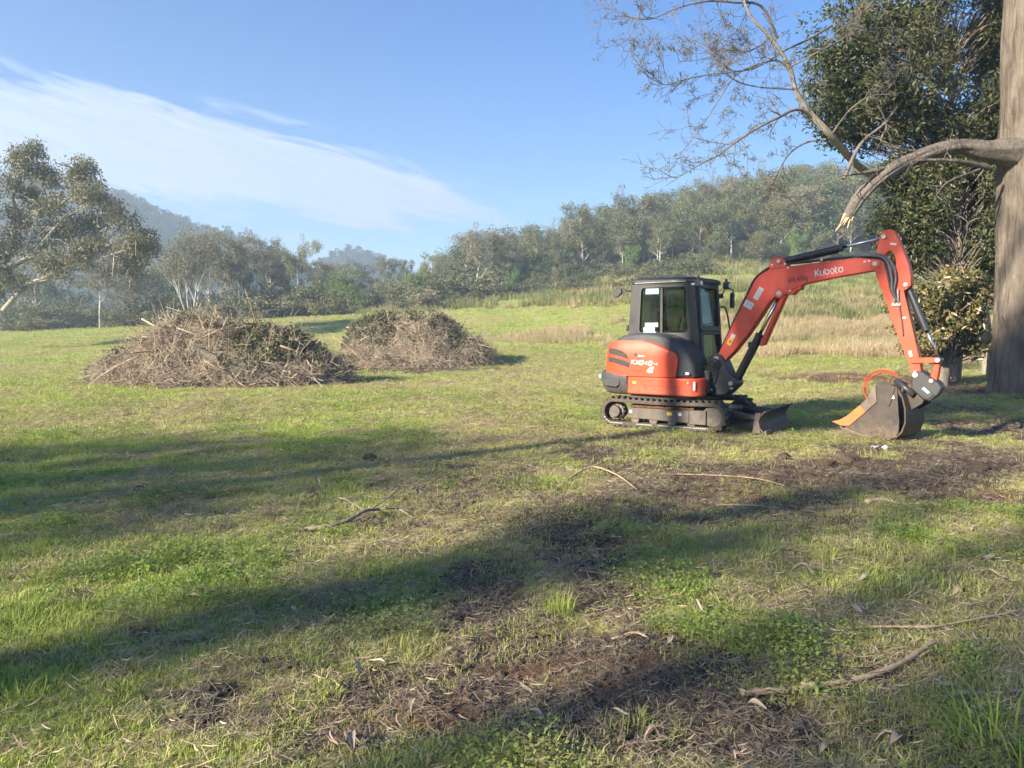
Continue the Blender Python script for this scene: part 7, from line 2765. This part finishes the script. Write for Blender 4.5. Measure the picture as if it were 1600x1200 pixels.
    bucket['label'] = 'dirty steel bucket with orange edge resting on the grass'
    for w0, w1 in ((-0.024, 0.002), (W - 0.002, W + 0.024)):
        mb = MB()
        mb.prism(plate, w0, w1, lambda a, b, h: bk(a, h, b))
        mb.build('side_plate', M['bucket_steel'], bucket, bevel=0.004)
        s_ = -1 if w0 < 0.1 else 1
        e0, e1 = (w0 - 0.018, w0 - 0.001) if s_ < 0 else (w1 + 0.001, w1 + 0.018)
        mb = MB()
        mb.prism([(-0.90, 0.215), (-0.74, 0.165), (-0.60, 0.175), (-0.345, 0.41), (-0.44, 0.505), (-0.64, 0.33), (-0.76, 0.255)], e0, e1, lambda a, b, h: bk(a, h, b))
        mb.build('side_cutter', M['worn_orange'], bucket, bevel=0.003)
        mb = MB()
        mb.prism([(-0.345, 0.412), (-0.175, 0.57), (-0.20, 0.80), (-0.255, 0.79), (-0.31, 0.64), (-0.438, 0.507)], e0, e1, lambda a, b, h: bk(a, h, b))
        mb.build('edge_strip', M['bucket_edge'], bucket, bevel=0.003)
        mb = MB()
        mb.prism([(-0.20, 0.86), (-0.12, 0.875), (-0.05, 0.83), (0.09, 0.80), (0.05, 0.62), (0.01, 0.52), (-0.06, 0.55), (-0.15, 0.70)], e0, e1, lambda a, b, h: bk(a, h, b))
        mb.build('gusset', M['bucket_steel'], bucket, bevel=0.003)
    mb = MB()
    mb.prism([(-0.76, 0.155), (-0.70, 0.115), (-0.50, 0.045), (-0.50, 0.030), (-0.72, 0.10), (-0.78, 0.14)], -0.02, W + 0.02, lambda a, b, h: bk(a, h, b))
    mb.build('cutting_edge', M['bucket_edge'], bucket, bevel=0.003)
    mb = MB()
    mb.prism([(-0.70, 0.12), (-0.45, 0.045), (-0.20, 0.022), (-0.18, 0.045), (-0.45, 0.075), (-0.66, 0.145)], -0.040, -0.0245, lambda a, b, h: bk(a, h, b))
    mb.build('wear_strip', M['bucket_edge'], bucket, bevel=0.002)
    for w0 in (0.14, 0.36):
        mb = MB()
        mb.prism([(0.10, 0.80), (0.19, 0.66), (0.25, 0.48), (0.40, 0.58), (0.45, 0.70), (0.42, 0.84), (0.30, 0.90)], w0, w0 + 0.03, lambda a, b, h: bk(a, h, b))
        mb.build('hanger_ear', M['bucket_steel'], bucket, bevel=0.004)
    mb = MB()
    mb.add([bk(a, -0.048, b) for a, b in ((0.055, 0.64), (0.10, 0.635), (0.085, 0.70))], [(0, 1, 2)])
    mb.build('bucket_decal', M['white_decal'], bucket, normals=False)
    # tilt ram and red hose loop
    mb = MB()
    mb.tube([bk(0.30, 0.10, 0.70), bk(0.02, 0.12, 0.90)], 0.045, 14)
    mb.build('tilt_ram', M['black_paint'], root, smooth=True)
    for k in range(2):
        mb = MB()
        d_ = 0.03 * k
        mb.tube(catmull([bk(-0.44, 0.20 + d_, 0.56), bk(-0.52, 0.20 + d_, 0.70), bk(-0.50 + d_, 0.20 + d_, 0.88), bk(-0.38 + d_, 0.20 + d_, 1.00 - d_), bk(-0.20, 0.20 + d_, 1.04 - d_), bk(-0.02, 0.16 + d_, 0.99 - d_), bk(0.06, 0.14, 0.90)], 5), 0.0105, 7)
        mb.build('hose_loop', M['hose_red'], root, smooth=True)
    mb = MB()
    mb.tube(catmull([bk(0.05, 0.14, 0.91), bk(0.12, 0.1, 0.83), bk(0.15, 0.06, 0.74), bk(0.10, 0.02, 0.68)], 4), 0.018, 6)
    mb.build('hose_end', M['hose_rubber'], root, smooth=True)
    return root


excavator()


# ------------------------------------------------------------------ the hazy air
def build_haze():
    mb = MB()
    mb.box(-480, 480, -130, 580, -8.0, HAZE_TOP)
    m = bpy.data.materials.new('haze')
    m.use_nodes = True
    nt = m.node_tree
    nt.nodes.clear()
    out = nt.nodes.new('ShaderNodeOutputMaterial')
    pv = nt.nodes.new('ShaderNodeVolumePrincipled')
    pv.inputs['Color'].default_value = (0.62, 0.81, 1.0, 1)
    pv.inputs['Density'].default_value = HAZE_DENSITY
    pv.inputs['Anisotropy'].default_value = 0.2
    nt.links.new(pv.outputs[0], out.inputs['Volume'])
    o = mb.build('haze', m)
    tag(o, 'thin bluish haze lying over the whole valley', kind='stuff')


HAZE_TOP = 98.0
build_haze()
